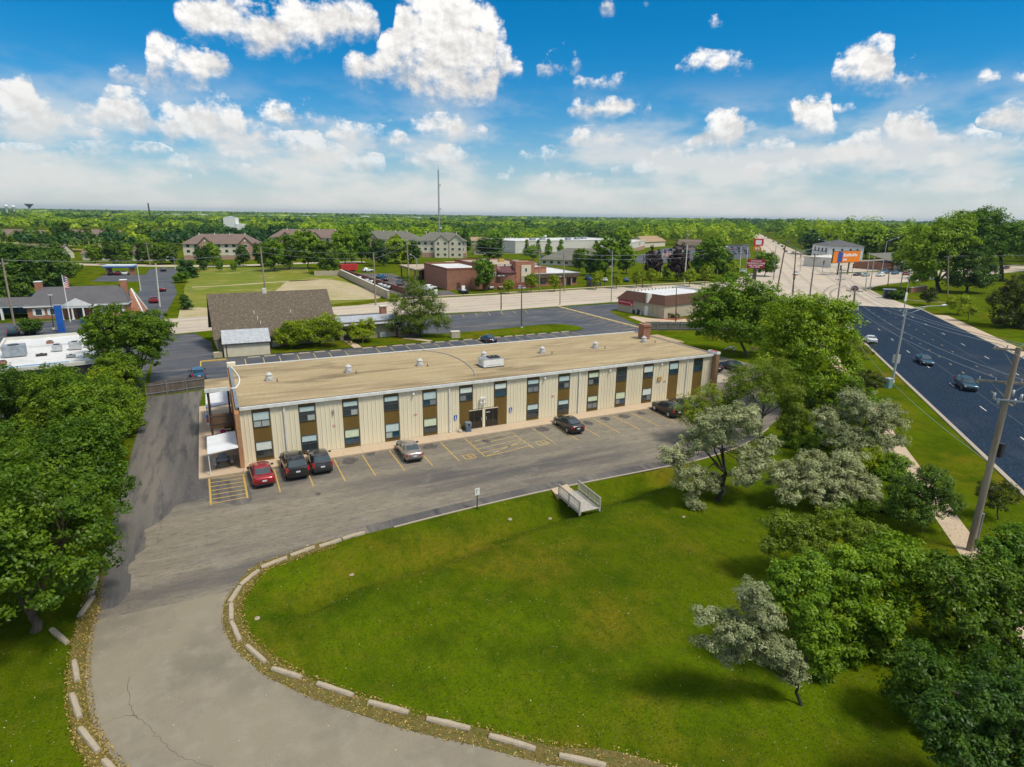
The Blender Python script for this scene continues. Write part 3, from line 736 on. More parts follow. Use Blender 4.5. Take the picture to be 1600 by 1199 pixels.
YW, BH, X0, X1, YB = 58.446, 5.63, 1.1, 59.3, 75.45
BLD = thing('office_building', 'long flat-roofed two-storey office block with cream siding and brown window strips', 'building', (0, 0, 0))
b = MB(); b.box(X0 + .08, YW + .10, 0, X1 - .03, YB - .05, BH - .22); b.build('core_wall', M_BROWN, BLD)
b = MB(); b.box(X0 + .1, YB - .05, 0, X1 - .1, YB + .12, BH - .2); b.build('rear_wall', M_SIDING, BLD)
rb = MB(); rb.box(X0, YW - .10, BH - .22, X1, YB + .10, BH); roof = rb.build('roof', M_ROOF, BLD)
# roof edge: gutter and flashing
g = MB(); g.box(X0 + .15, YW - .30, BH - .26, X1 + .6, YW - .103, BH + .03); g.build('gutter', M_GUTTER, roof)
g = MB(); g.box(X0 + .15, YW - .102, BH + .003, X1, YW + .12, BH + .02); g.build('flashing', M_TAR, roof)
g = MB(); g.box(X0, YB - .06, BH + .002, X1 + .1, YB + .16, BH + .07); g.build('coping', M_GUTTER, roof)
g = MB(); g.box(X0 - .14, YW - .1, BH - .16, X0 + .16, YB, BH + .05); g.build('coping', mat('grey_flashing', (.22, .25, .27), (.14, .16, .18), 3, 4, .5), roof)
g = MB(); g.box(X1 - .12, YW + .6, BH - .12, X1 + .16, YB, BH + .05); g.build('coping', MATS['grey_flashing'], roof)
# end walls in brick, standing proud of the siding
for x0, x1, mm in ((X0 - .30, X0 + .06, M_ORBRICK), (X1 + .02, X1 + .55, brickmat('brown_brick', (.30, .165, .075), (.24, .125, .06), (.36, .29, .2)))):
    g = MB(); g.box(x0, YW - 1.25 if x0 < 5 else YW - .75, 0, x1, YB - .3, BH + .02 if x0 > 5 else BH - .24); g.build('end_wall', mm, BLD)
g = MB(); g.box(X1 + .0, YW - .80, BH + .02, X1 + .60, YW + .9, BH + .34); g.build('parapet_cap', M_WHITE, BLD)
g = MB(); g.box(X1 + .05, YW - .62, BH + .341, X1 + .5, YW + .7, BH + .36); g.build('parapet_top', mat('red_tile', (.40, .06, .05), (.3, .05, .04), 4, 3, .7), BLD)

CX0, BAY, CW = 3.036, 4.1435, 1.60
rng = random.Random(7)


def siding(x0, x1, z0=.02, z1=None):
    """vertical ribbed metal sheet: flat pans with raised seams"""
    z1 = z1 or BH - .20; g = MB(); pts = [(x0, YW + .02)]; x = x0; n = max(1, round((x1 - x0) / .42)); w = (x1 - x0) / n
    prof = []
    for i in range(n):
        a = x0 + i * w
        prof += [(a, 0), (a + .03, 0), (a + .045, -.045), (a + .075, -.045), (a + .09, 0), (a + w * .55, 0), (a + w * .55 + .01, .018), (a + w * .55 + .03, .018), (a + w * .55 + .04, 0)]
    prof.append((x1, 0))
    for p, q in zip(prof[:-1], prof[1:]): g.poly([(p[0], YW + p[1], z0), (q[0], YW + q[1], z0), (q[0], YW + q[1], z1), (p[0], YW + p[1], z1)])
    g.box(x0, YW + .03, z0, x1, YW + .09, z1)
    return g.build('siding_panel', M_SIDING, BLD)


edges = [X0 + .08]
for k in range(14): edges += [CX0 + k * BAY - CW / 2, CX0 + k * BAY + CW / 2]
edges.append(X1)
for i in range(0, 30, 2):
    if i == 12:
        siding(edges[i], edges[i + 1], 2.38)
    else: siding(edges[i], edges[i + 1])
DX0, DX1, DX2, DX3 = 24.12, 25.72, 26.02, 27.58
for k in range(14):
    cx = CX0 + k * BAY; a, c = cx - CW / 2, cx + CW / 2
    g = MB(); zlo = .02
    if k == 5: g.box(a, YW - .012, .02, min(c, DX0 - .03), YW + .098, BH - .2); g.box(min(c, DX0 - .03), YW - .012, 2.3, c, YW + .098, BH - .2)
    elif k == 6: g.box(max(a, DX3 + .03), YW - .012, .02, c, YW + .098, BH - .2); g.box(a, YW - .012, 2.3, max(a, DX3 + .03), YW + .098, BH - .2)
    else: g.box(a, YW - .012, .02, c, YW + .098, BH - .2)
    for j in range(1, 4): g.box(a + j * .4 - .006, YW - .022, .02 if k not in (5, 6) else 2.32, a + j * .4 + .006, YW - .0121, BH - .2)
    g.build('brown_panel', M_BROWN, BLD)
    for fl in (0, 1):
        if fl == 0 and k in (5, 6, 12): continue
        if k == 13 and fl == 0: continue
        z0, z1 = (.47, 2.06) if fl == 0 else (3.50, 5.02)
        x0, x1 = cx - .74, cx + .74; zm = z0 + (z1 - z0) * .44
        w = MB(); f = .055; y0, y1 = YW - .085, YW - .023
        w.box(x0, y0, z0, x0 + f, y1, z1); w.box(x1 - f, y0, z0, x1, y1, z1); w.box(x0 + f, y0, z0, x1 - f, y1, z0 + f); w.box(x0 + f, y0, z1 - f, x1 - f, y1, z1)
        w.box(x0 + f, y0 + .005, zm - .03, x1 - f, y1, zm + .03)
        low = k not in (1, 3, 12, 13) or (k + fl) % 2
        if low: w.box(cx - .03, y0 + .008, z0 + f, cx + .03, y1, zm - .03)
        wo_ = w.build('window', M_ALU, BLD)
        yb = YW - .045
        bm_ = M_BLINDS[rng.choice([0, 0, 2, 1])] if k < 6 else M_BLINDS[[1, 2, 0, 0, 1][k % 5]]
        drop = rng.choice([1, 1, 1, .75, .62])
        zt = zm + .03
        dark = (k in (10, 13) and fl == 1)
        q = MB(); q.poly([(x0 + f, yb, zt + (1 - drop) * (z1 - f - zt)), (x1 - f, yb, zt + (1 - drop) * (z1 - f - zt)), (x1 - f, yb, z1 - f), (x0 + f, yb, z1 - f)]); q.build('blind', M_GLASS if dark else bm_, wo_)
        if drop < 1: q = MB(); q.poly([(x0 + f, yb + .003, zt), (x1 - f, yb + .003, zt), (x1 - f, yb + .003, z1 - f), (x0 + f, yb + .003, z1 - f)]); q.build('pane', M_GLASS, wo_)
        for s in (0, 1):
            xa, xb = (x0 + f, cx - .03) if s == 0 else (cx + .03, x1 - f)
            if not low: xa, xb = (x0 + f, cx) if s == 0 else (cx, x1 - f)
            q = MB(); q.poly([(xa, yb, z0 + f), (xb, yb, z0 + f), (xb, yb, zm - .03), (xa, yb, zm - .03)])
            q.build('pane', rng.choice([M_GLASS, M_GLASSB, M_CURT[0], M_GLASS, M_CURT[1]]), wo_)
            if rng.random() < .35: q = MB(); q.box(xa + .08, yb + .001, z0 + f, xa + .22, yb + .003, z0 + f + .2); q.build('sill_ornament', M_BLINDS[2], wo_)
# entrance: two dark glazed doors set back between the strips
g = MB(); g.box(DX0 - .03, YW - .03, 2.22, DX3 + .03, YW + .05, 2.30); g.box(DX1, YW - .03, .02, DX2, YW + .05, 2.22); g.build('door_surround', M_SIDING, BLD)
for a, c, hand in ((DX0, DX1, 1), (DX2, DX3, -1)):
    d = MB(); f = .08; y0, y1 = YW - .015, YW + .06
    d.box(a, y0, .04, a + f, y1, 2.2); d.box(c - f, y0, .04, c, y1, 2.2); d.box(a + f, y0, 2.1, c - f, y1, 2.2); d.box(a + f, y0, .04, c - f, y1, .24)
    xm = a + (c - a) * (.36 if hand > 0 else .62); d.box(xm - .05, y0 + .003, .24, xm + .05, y1, 2.1)
    do = d.build('door', M_DKFRAME, BLD)
    q = MB(); q.poly([(a + f, YW + .02, .24), (c - f, YW + .02, .24), (c - f, YW + .02, 2.1), (a + f, YW + .02, 2.1)]); q.build('pane', glassmat('door_glass', (.008, .008, .009)), do)
    q = MB(); xh = c - .16 if hand > 0 else a + .16; q.box(xh - .02, y0 - .06, .95, xh + .02, y0 - .03, 1.35); q.box(xh - .012, y0 - .03, .97, xh + .012, y0, 1.0); q.box(xh - .012, y0 - .03, 1.3, xh + .012, y0, 1.33); q.build('handle', M_TIN, do)
g = MB()
for i in range(6): g.box(26.14 + i * .085, YW - .032, 1.80, 26.14 + i * .085 + .055, YW - .028, 1.90)
g.build('door_lettering', M_WHITE, BLD)
text_mesh('1851', .36, M_BLACKMETAL, 'house_number', BLD, (9.58, YW - .10, 4.05), (R(90), R(90), 0), .008)
# downspouts
for x in (5.07, 21.80, 38.28, 54.95):
    g = MB(); g.box(x - .065, YW - .16, .25, x + .065, YW - .047, BH - .24); g.box(x - .065, YW - .30, .14, x + .065, YW - .10, .27); g.build('downspout', M_GUTTER, BLD)
# flood lamps under the gutter, twin lamp over the doors, red-white tags on the siding, blue parking plates
for x in (17.8, 33.5, 42.6, 50.6):
    g = MB(); g.box(x - .1, YW - .22, 4.95, x + .1, YW - .05, 5.12); g.tube([(x, YW - .2, 5.03), (x, YW - .32, 4.93)], [.07, .11], 10); g.build('flood_lamp', M_WHITE, BLD)
for dz in (0, .52):
    g = MB(); g.box(25.55, YW - .10, 3.0 + dz, 25.75, YW - .045, 3.18 + dz)
    for dx in (-.22, .16): g.tube([(25.65 + dx, YW - .12, 3.08 + dz), (25.70 + dx, YW - .36, 3.0 + dz)], [.09, .15], 10)
    g.build('entrance_lamp', M_WHITE, BLD)
for x in (9.65, 18.0, 34.7, 51.4):
    g = MB(); g.box(x - .16, YW - .06, 2.62, x + .16, YW - .048, 2.78); g.build('tag', mat('red_tag', (.55, .05, .06), (.8, .6, .6), 9, 2, .5), BLD)
M_SIGNBLUE = mat('sign_blue', (.02, .10, .42), (.02, .08, .36), 3, 2, .5)
for x in (22.5, 29.2):
    g = MB(); g.box(x - .17, YW - .065, 1.42, x + .17, YW - .048, 2.0); po = g.build('parking_plate', M_SIGNBLUE, BLD)
    g = MB(); g.box(x - .05, YW - .068, 1.62, x + .03, YW - .0655, 1.85); g.box(x - .05, YW - .068, 1.55, x + .1, YW - .0655, 1.61); g.box(x - .14, YW - .068, 1.44, x + .14, YW - .0655, 1.50); g.box(x - .03, YW - .068, 1.88, x + .04, YW - .0655, 1.95); g.build('wheelchair_symbol', M_WHITE, po)
g = MB(); g.box(50.2, YW - .2, 2.9, 50.75, YW - .05, 3.4); g.build('meter_box', mat('tan_box', (.50, .33, .12), (.42, .28, .1), 3, 3, .6), BLD)

M_VENT = mat('dull_white_vent', (.60, .60, .58), (.48, .48, .46), 3, 4, .5)

# roof furniture
def roof_vent(x, y):
    o = thing('roof_vent', 'white stacked-cone exhaust fan on the gravel roof of the office block', 'vent', (x, y, BH), 0, 'exhaust fans in a row along the gravel roof')
    k = MB(); k.box(-.42, -.42, -.01, .42, .42, .22); k.build('curb', M_TIN, o)
    k = MB().mat(0, True); k.tube([(0, 0, .22), (0, 0, .28), (0, 0, .62), (0, 0, .64)], [.46, .48, .42, .34], 18); k.build('fan_drum', M_VENT, o, 40); k = MB(); k.tube([(0, 0, .62), (0, 0, .74)], [.29, .29], 14); k.build('louvre', M_ALU, o)
    k = MB().mat(0, True); k.tube([(0, 0, .74), (0, 0, .78), (0, 0, .92), (0, 0, .98), (0, 0, 1.10)], [.42, .43, .36, .2, .14], 18); k.build('cap', M_VENT, o, 40); o.scale = (.84, .84, .84)
    return o


rv = roof_vent(4.67, 67.2); _rv = [(13.08, 67.45), (21.42, 67.2), (30.05, 67.9), (38.31, 67.6), (46.67, 67.6), (55.5, 68.2)]
rv['label'] = 'seventh white exhaust fan on the gravel roof, counted from the brick chimney'
for i, p in enumerate(_rv): c = copy_tree(rv); c.location = (*p, BH); c['label'] = ORD[5 - i] + ' white exhaust fan on the gravel roof, counted from the brick chimney'
sp = MB(); sp.cyl((0, 0, -.01), .045, .32, 8); sp.box(-.12, -.12, -.01, .12, .12, .015); spm = sp.mesh('plumbing_stack', [M_TAR])
for i, p in enumerate([(56.9, 67.4), (47.8, 66.9), (39.4, 66.9), (31.6, 67.4), (22.2, 66.7), (13.8, 66.8), (5.4, 66.6)]):
    tag(link('plumbing_stack', spm, None, (*p, BH)), 'thin black plumbing stack beside the ' + ORD[i] + ' exhaust fan from the brick chimney', 'vent pipe', 'plumbing stacks beside the exhaust fans')
h = thing('rooftop_unit', 'big white rooftop air handler with grey louvred top at mid roof', 'air conditioner', (29.2, 64.0, BH))
k = MB(); k.box(-1.35, -1.0, 0, 1.35, 1.0, .12); k.build('curb', M_TAR, h)
k = MB(); k.box(-1.3, -.95, .12, 1.3, .95, .95); k.build('casing', M_WHITE, h)
k = MB(); k.box(-1.28, -.93, .951, 1.28, .93, .99); k.build('lid', mat('unit_top_grey', (.30, .31, .32), (.2, .21, .22), 3, 4, .5), h)
for i in range(3):
    k = MB(); k.box(-.3 + i * .5, -.5, .991, .05 + i * .5, .6, 1.14); k.build('louvre', M_DKFRAME, h)
k = MB(); k.box(-1.303, -.3, .3, -1.301, .5, .8); k.box(-.9, -.953, .25, .9, -.951, .32); k.build('panel_seam', M_TIN, h)
ch = thing('chimney', 'squat red brick chimney at the far corner of the gravel roof', 'chimney', (57.25, 70.4, BH - .01))
k = MB(); k.box(-.62, -.62, 0, .62, .62, 1.9); k.build('stack', M_REDBRICK, ch)
k = MB(); k.box(-.74, -.74, 1.9, .74, .74, 2.05); k.box(-.68, -.68, 2.05, .68, .68, 2.25); k.build('corbel', M_REDBRICK, ch)
k = MB(); k.cyl((0, 0, 2.25), .42, .16, 12, .36); k.build('flue', mat('clay_flue', (.36, .15, .09), (.26, .1, .07), 4, 3, .8), ch)
M_COND = mat('grey_conduit', (.42, .40, .37), (.34, .32, .30), 3, 3, .6)
k = MB().mat(0, True); z = BH + .05
k.tube([(*p, z) for p in smooth_curve([G(*p, z=BH) for p in [(660, 548), (690, 552), (718, 562), (737, 576), (743, 588)]], 8)], .06, 8); tag(k.build('roof_conduit', M_COND), 'grey conduit curving across the gravel roof to the front edge', 'conduit')
k = MB().mat(0, True); k.tube([(*p, z) for p in smooth_curve([G(*p, z=BH) for p in [(361, 574), (368, 582), (374, 592), (373, 601), (368, 607), (360.5, 608)]], 8)], .07, 8); tag(k.build('roof_hose', M_WHITE), 'white hose looped over the left end of the gravel roof', 'hose')
k = MB(); k.box(.85, 75.3, BH - .1, 1.75, 76.0, BH + .45); tag(k.build('duct_box', M_SIDING), 'small cream box on the rear corner of the gravel roof', 'vent box')
k = MB(); k.box(60.1, 66.2, 3.9, 62.2, 69.4, 4.1); k.box(60.1, 66.2, 3.7, 62.15, 66.3, 3.9); k.build('side_canopy', M_WHITE, BLD)
k = MB(); k.box(59.4, 67, 5.25, 62.0, 73, 5.45); k.build('side_roof', M_ROOF, BLD)
k = MB(); k.box(61.7, 67.1, 0, 61.9, 67.3, 5.25); k.box(61.7, 72.6, 0, 61.9, 72.8, 5.25); k.build('side_post', M_GUTTER, BLD)

# left end: outside stair landing, roof stub and two white canopies
E_ = thing('stair_tower', 'open timber stair and balcony under a roof stub at the end of the office block', 'staircase', (0, 0, 0))
k = MB(); k.box(-1.55, 66.6, BH - .3, X0 - .33, 70.4, BH - .01); k.build('roof', M_ROOF, E_)
k = MB(); k.box(-1.60, 66.4, BH - .46, X0 - .32, 66.595, BH - .06); k.build('fascia', M_GUTTER, E_)
for (x, y) in ((-1.35, 66.8), (-1.35, 70.1), (.55, 66.8)):
    k = MB(); k.box(x - .09, y - .09, .13, x + .09, y + .09, BH - .31); k.build('post', M_DWOOD, E_)
k = MB(); k.box(-1.3, 62.6, 2.55, .75, 66.7, 2.72); k.build('landing', M_DWOOD, E_)
for i in range(14):
    k = MB(); k.box(-1.28, 62.62 + i * .28, 2.722, .74, 62.88 + i * .28, 2.75); k.build('deck_board', M_DWOOD, E_)
for (x, y) in ((-1.22, 62.7), (.66, 62.7)):
    k = MB(); k.box(x - .07, y - .07, .13, x + .07, y + .07, 3.78); k.build('post', M_DWOOD, E_)
k = MB(); k.box(-1.2, 62.66, 3.66, .66, 62.74, 3.74); k.box(-1.2, 62.66, 2.85, .66, 62.72, 2.91)
k.box(-1.26, 62.7, 3.66, -1.18, 66.7, 3.74)
for i in range(18): k.box(-1.12 + i * .1, 62.68, 2.9, -1.09 + i * .1, 62.71, 3.66)
for i in range(34): k.box(-1.24, 62.8 + i * .115, 2.75, -1.21, 62.83 + i * .115, 3.66)
k.build('railing', M_BLACKMETAL, E_)
for i in range(11):
    k = MB(); k.box(-.2, 66.4 - i * .30 - .3, 2.5 - i * .215, .72, 66.4 - i * .30, 2.55 - i * .215); k.build('tread', M_DWOOD, E_)
k = MB(); k.box(-1.1, 64.4, .13, -.25, 65.3, 1.1); tag(k.build('storage_box', mat('tan_cabinet', (.42, .33, .2), (.34, .26, .16), 3, 3, .7)), 'tan cabinet standing under the stair landing', 'cabinet')
k = MB().mat(0, True)
k.tube([(-.35, 63.2, 2.15), (-.35, 63.2, 2.0), (-.35, 63.2, 1.78), (-.35, 63.2, 1.74)], [.04, .24, .22, .1], 12); tag(k.build('hanging_basket', mat('magenta_flowers', (.70, .02, .22), (.5, .01, .25), 12, 4, .7)), 'magenta flower basket hanging under the stair landing', 'flower basket')


def canopy(name, label, q, z, posts):
    o = thing(name, label, 'canopy', (0, 0, 0))
    k = MB(); k.hexa([(*p, z + dz) for p, dz in zip(q, (-.12, 0, .06, -.06))] + [(*p, z + dz + .05) for p, dz in zip(q, (-.12, 0, .06, -.06))]); k.build('panel', mat('white_canopy_sheet', (.72, .74, .75), (.64, .66, .68), 1.5, 3, .5), o)
    k = MB()
    for i in range(4):
        a, b2 = np.array(q[i]), np.array(q[(i + 1) % 4]); zz = (z - .12, z, z + .06, z - .06); k.tube([(*a, zz[i] - .03), (*b2, zz[(i + 1) % 4] - .03)], .035, 6)
    k.build('frame', M_WHITE, o)
    for p in posts: k = MB(); k.tube([(*p, .12), (*p, z - .1)], .04, 8); k.build('post', M_WHITE, o)
    return o


canopy('canopy', 'white sheet canopy over the blue picnic table beside the brick end wall', [(-1.75, 56.6), (.75, 56.9), (.72, 61.4), (-1.75, 61.0)], 2.35, [(-1.7, 56.7), (-1.7, 60.9)])
canopy('canopy', 'white sheet canopy behind the timber stair at the end of the office block', [(-1.75, 70.6), (.74, 70.9), (.74, 76.2), (-1.75, 76.0)], 2.5, [(-1.7, 70.7), (-1.7, 75.9)])


def picnic(label, loc, rz, top, bench):
    o = thing('picnic_table', label, 'picnic table', loc, rz)
    for i in range(4): k = MB(); k.box(-.37 + i * .19, -.95, .72, -.37 + i * .19 + .175, .95, .76); k.build('top_plank', top, o)
    for sx in (-1, 1):
        k = MB(); k.box(sx * .72 - .13, -.95, .43, sx * .72 + .13, .95, .47); k.build('bench', bench, o)
        pass
    for y in (-.7, .7):
        k = MB()
        for sx in (-1, 1): k.tube([(sx * .72, y, 0), (sx * .25, y, .72)], .03, 6); k.tube([(sx * .72, y, .42), (sx * .3, y, .42)], .025, 6)
        k.tube([(-.72, y, .03), (.72, y, .03)], .025, 6); k.build('leg_frame', M_BLACKMETAL, o)
    return o


picnic('blue and white picnic table under the front sheet canopy', (-.6, 58.9, .13), R(2), mat('flaking_blue_paint', (.20, .34, .46), (.36, .42, .46), 5, 5, .7), mat('pale_blue_bench', (.50, .54, .56), (.4, .44, .47), 4, 4, .7))
picnic('pale picnic table on the grass beside the office block', (*G(1141, 549), 0), R(-60), mat('pale_green_paint', (.50, .56, .50), (.42, .48, .43), 4, 4, .7), MATS['pale_green_paint'])
picnic('dark picnic table at the foot of the lawn tree', (*G(1180, 551), 0), R(20), M_DWOOD, M_DWOOD)
k = thing('flag', 'small drooping red, white and blue flag at the stair post', 'flag', (-1.62, 66.2, 2.4))
g = MB(); g.tube([(.2, .4, -.2), (0, 0, .6)], .015, 6); g.build('staff', M_WHITE, k)
for i, (mm, z0, z1) in enumerate(((M_SIGNBLUE, .15, .55), (mat('flag_red', (.5, .02, .03), (.42, .02, .03), 4, 2, .8), -.3, .15), (M_WHITE, -.5, -.3))):
    g = MB(); g.box(-.09, -.12, z0, .07, .10, z1); g.build('flag_band', mm, k)
# litter bin and ash urn by the doors
k = thing('litter_bin', 'blue-grey litter bin with a round hole by the entrance doors', 'bin', (23.75, YW - .55, .13))
g = MB(); g.box(-.28, -.28, 0, .28, .28, .62); g.build('body', mat('bin_blue', (.06, .11, .17), (.09, .14, .2), 6, 4, .6), k)
g = MB(); g.box(-.31, -.31, .62, .31, .31, 1.05); g.build('hood', mat('bin_grey', (.20, .24, .27), (.15, .18, .21), 5, 4, .6), k)
g = MB(); g.tube([(0, -.312, .82), (0, -.33, .82)], .14, 16); g.build('opening', M_BLACKMETAL, k)
k = thing('ash_urn', 'pale round-based smokers post between the bin and the downspout', 'ash urn', (22.85, YW - .42, .13))
g = MB().mat(0, True); g.tube([(0, 0, 0), (0, 0, .1), (0, 0, .26), (0, 0, .34)], [.24, .27, .2, .05], 14); g.build('base', mat('urn_stone', (.45, .42, .36), (.38, .35, .3), 5, 4, .8), k)
g = MB(); g.tube([(0, 0, .33), (0, 0, .95)], [.05, .04], 8); g.build('stem', MATS['urn_stone'], k)

# ================================================================ vehicles
M_TYRE = mat('tyre_rubber', (.018, .018, .018), (.03, .03, .03), 8, 3, .85)
M_RIM = mat('alloy_rim', (.55, .56, .58), (.40, .41, .43), 8, 3, .3, metal=.7)
M_CARGLASS = mat('car_glass', (.012, .030, .042), (.02, .045, .06), 1.2, 3, .05, spec=.9)
M_TAIL = mat('tail_lamp_red', (.55, .015, .02), (.4, .01, .015), 9, 2, .2, spec=.6)
M_HEADL = mat('head_lamp_clear', (.72, .75, .76), (.55, .58, .6), 9, 2, .15, spec=.7)
M_PLATE = mat('licence_plate_white', (.70, .72, .74), (.5, .52, .6), 14, 2, .5)
M_TRIM = mat('black_trim', (.015, .015, .016), (.025, .025, .026), 6, 3, .6)
M_CHROME = mat('chrome_trim', (.6, .6, .62), (.45, .45, .47), 5, 2, .2, metal=.9)


def paint(name, c, metal=.35): return mat(name, c, tuple(x * .86 for x in c), 2.5, 2, .3, metal=metal, spec=.5, coat=.8)


P = dict(red=paint('red_car_paint', (.34, .012, .022)), black=paint('black_car_paint', (.012, .012, .013), .1), char=paint('charcoal_car_paint', (.045, .045, .05)), silver=paint('champagne_car_paint', (.36, .31, .28), .5),
         blue=paint('dark_teal_car_paint', (.015, .055, .075)), white=paint('white_car_paint', (.74, .75, .74), .0), navy=paint('navy_car_paint', (.014, .022, .05)), maroon=paint('maroon_car_paint', (.16, .012, .02)), grey=paint('grey_car_paint', (.22, .23, .24), .5), teal=paint('blue_car_paint', (.03, .16, .30)), gold=paint('tan_car_paint', (.40, .34, .24), .4), lteal=paint('pale_green_car_paint', (.35, .45, .42), .4))

# kind: length, half width, lower-body stations (x, half width, bottom, top), cabin stations (x, roof z, roof half width), wheel x, wheel r
KIND = {
    'sedan': dict(body=[(2.42, .52, .32, .56), (2.34, .72, .24, .68), (2.0, .86, .20, .76), (1.3, .91, .19, .86), (.7, .92, .19, .93), (-.4, .92, .19, .96), (-1.4, .915, .20, .99), (-1.9, .90, .24, 1.03), (-2.3, .84, .30, 1.02), (-2.42, .66, .36, .92)],
                  cab=[(1.05, .915, .74), (.20, 1.40, .60), (-.35, 1.455, .61), (-.95, 1.42, .59), (-1.80, 1.03, .68)], wx=(1.42, -1.40), wr=.33, W=.92),
    'suv': dict(body=[(2.28, .56, .40, .72), (2.20, .74, .30, .88), (1.9, .87, .26, .96), (1.2, .91, .25, 1.04), (.7, .92, .25, 1.06), (-.4, .92, .25, 1.09), (-1.4, .915, .26, 1.12), (-1.95, .90, .30, 1.13), (-2.22, .86, .36, 1.10), (-2.30, .74, .42, .85)],
                cab=[(.98, 1.05, .78), (.25, 1.60, .64), (-.4, 1.675, .65), (-1.55, 1.63, .63), (-2.18, 1.14, .76)], wx=(1.36, -1.34), wr=.36, W=.92),
    'bigsuv': dict(body=[(2.55, .62, .46, .80), (2.48, .86, .34, 1.00), (2.2, .97, .31, 1.08), (1.3, 1.0, .30, 1.14), (.9, 1.0, .30, 1.15), (-.4, 1.0, .30, 1.18), (-1.6, 1.0, .31, 1.20), (-2.2, .985, .34, 1.20), (-2.5, .95, .40, 1.16), (-2.56, .86, .48, .9)],
                   cab=[(1.12, 1.15, .86), (.50, 1.76, .72), (-.3, 1.86, .73), (-1.95, 1.84, .72), (-2.45, 1.22, .86)], wx=(1.55, -1.50), wr=.40, W=1.0),
    'van': dict(body=[(2.5, .6, .42, .80), (2.42, .8, .32, 1.0), (2.1, .92, .28, 1.08), (1.5, .95, .27, 1.16), (.9, .96, .27, 1.18), (-.4, .96, .27, 1.2), (-1.6, .96, .28, 1.2), (-2.2, .95, .3, 1.2), (-2.48, .92, .36, 1.18), (-2.52, .84, .42, .9)],
                cab=[(1.75, 1.12, .84), (.95, 1.80, .70), (.2, 1.90, .72), (-2.1, 1.88, .72), (-2.46, 1.24, .84)], wx=(1.6, -1.5), wr=.35, W=.96),
    'pickup': dict(body=[(2.75, .62, .48, .84), (2.68, .86, .36, 1.02), (2.4, .97, .33, 1.08), (1.6, 1.0, .32, 1.14), (1.0, 1.0, .32, 1.16), (-.4, 1.0, .32, 1.16), (-1.6, 1.0, .33, 1.16), (-2.3, .99, .36, 1.16), (-2.7, .97, .44, 1.14), (-2.76, .9, .5, .9)],
                   cab=[(1.30, 1.15, .86), (.65, 1.74, .70), (.2, 1.82, .71), (-.55, 1.80, .70), (-.85, 1.18, .84)], wx=(1.75, -1.65), wr=.41, W=1.0),
}
_CM = {}


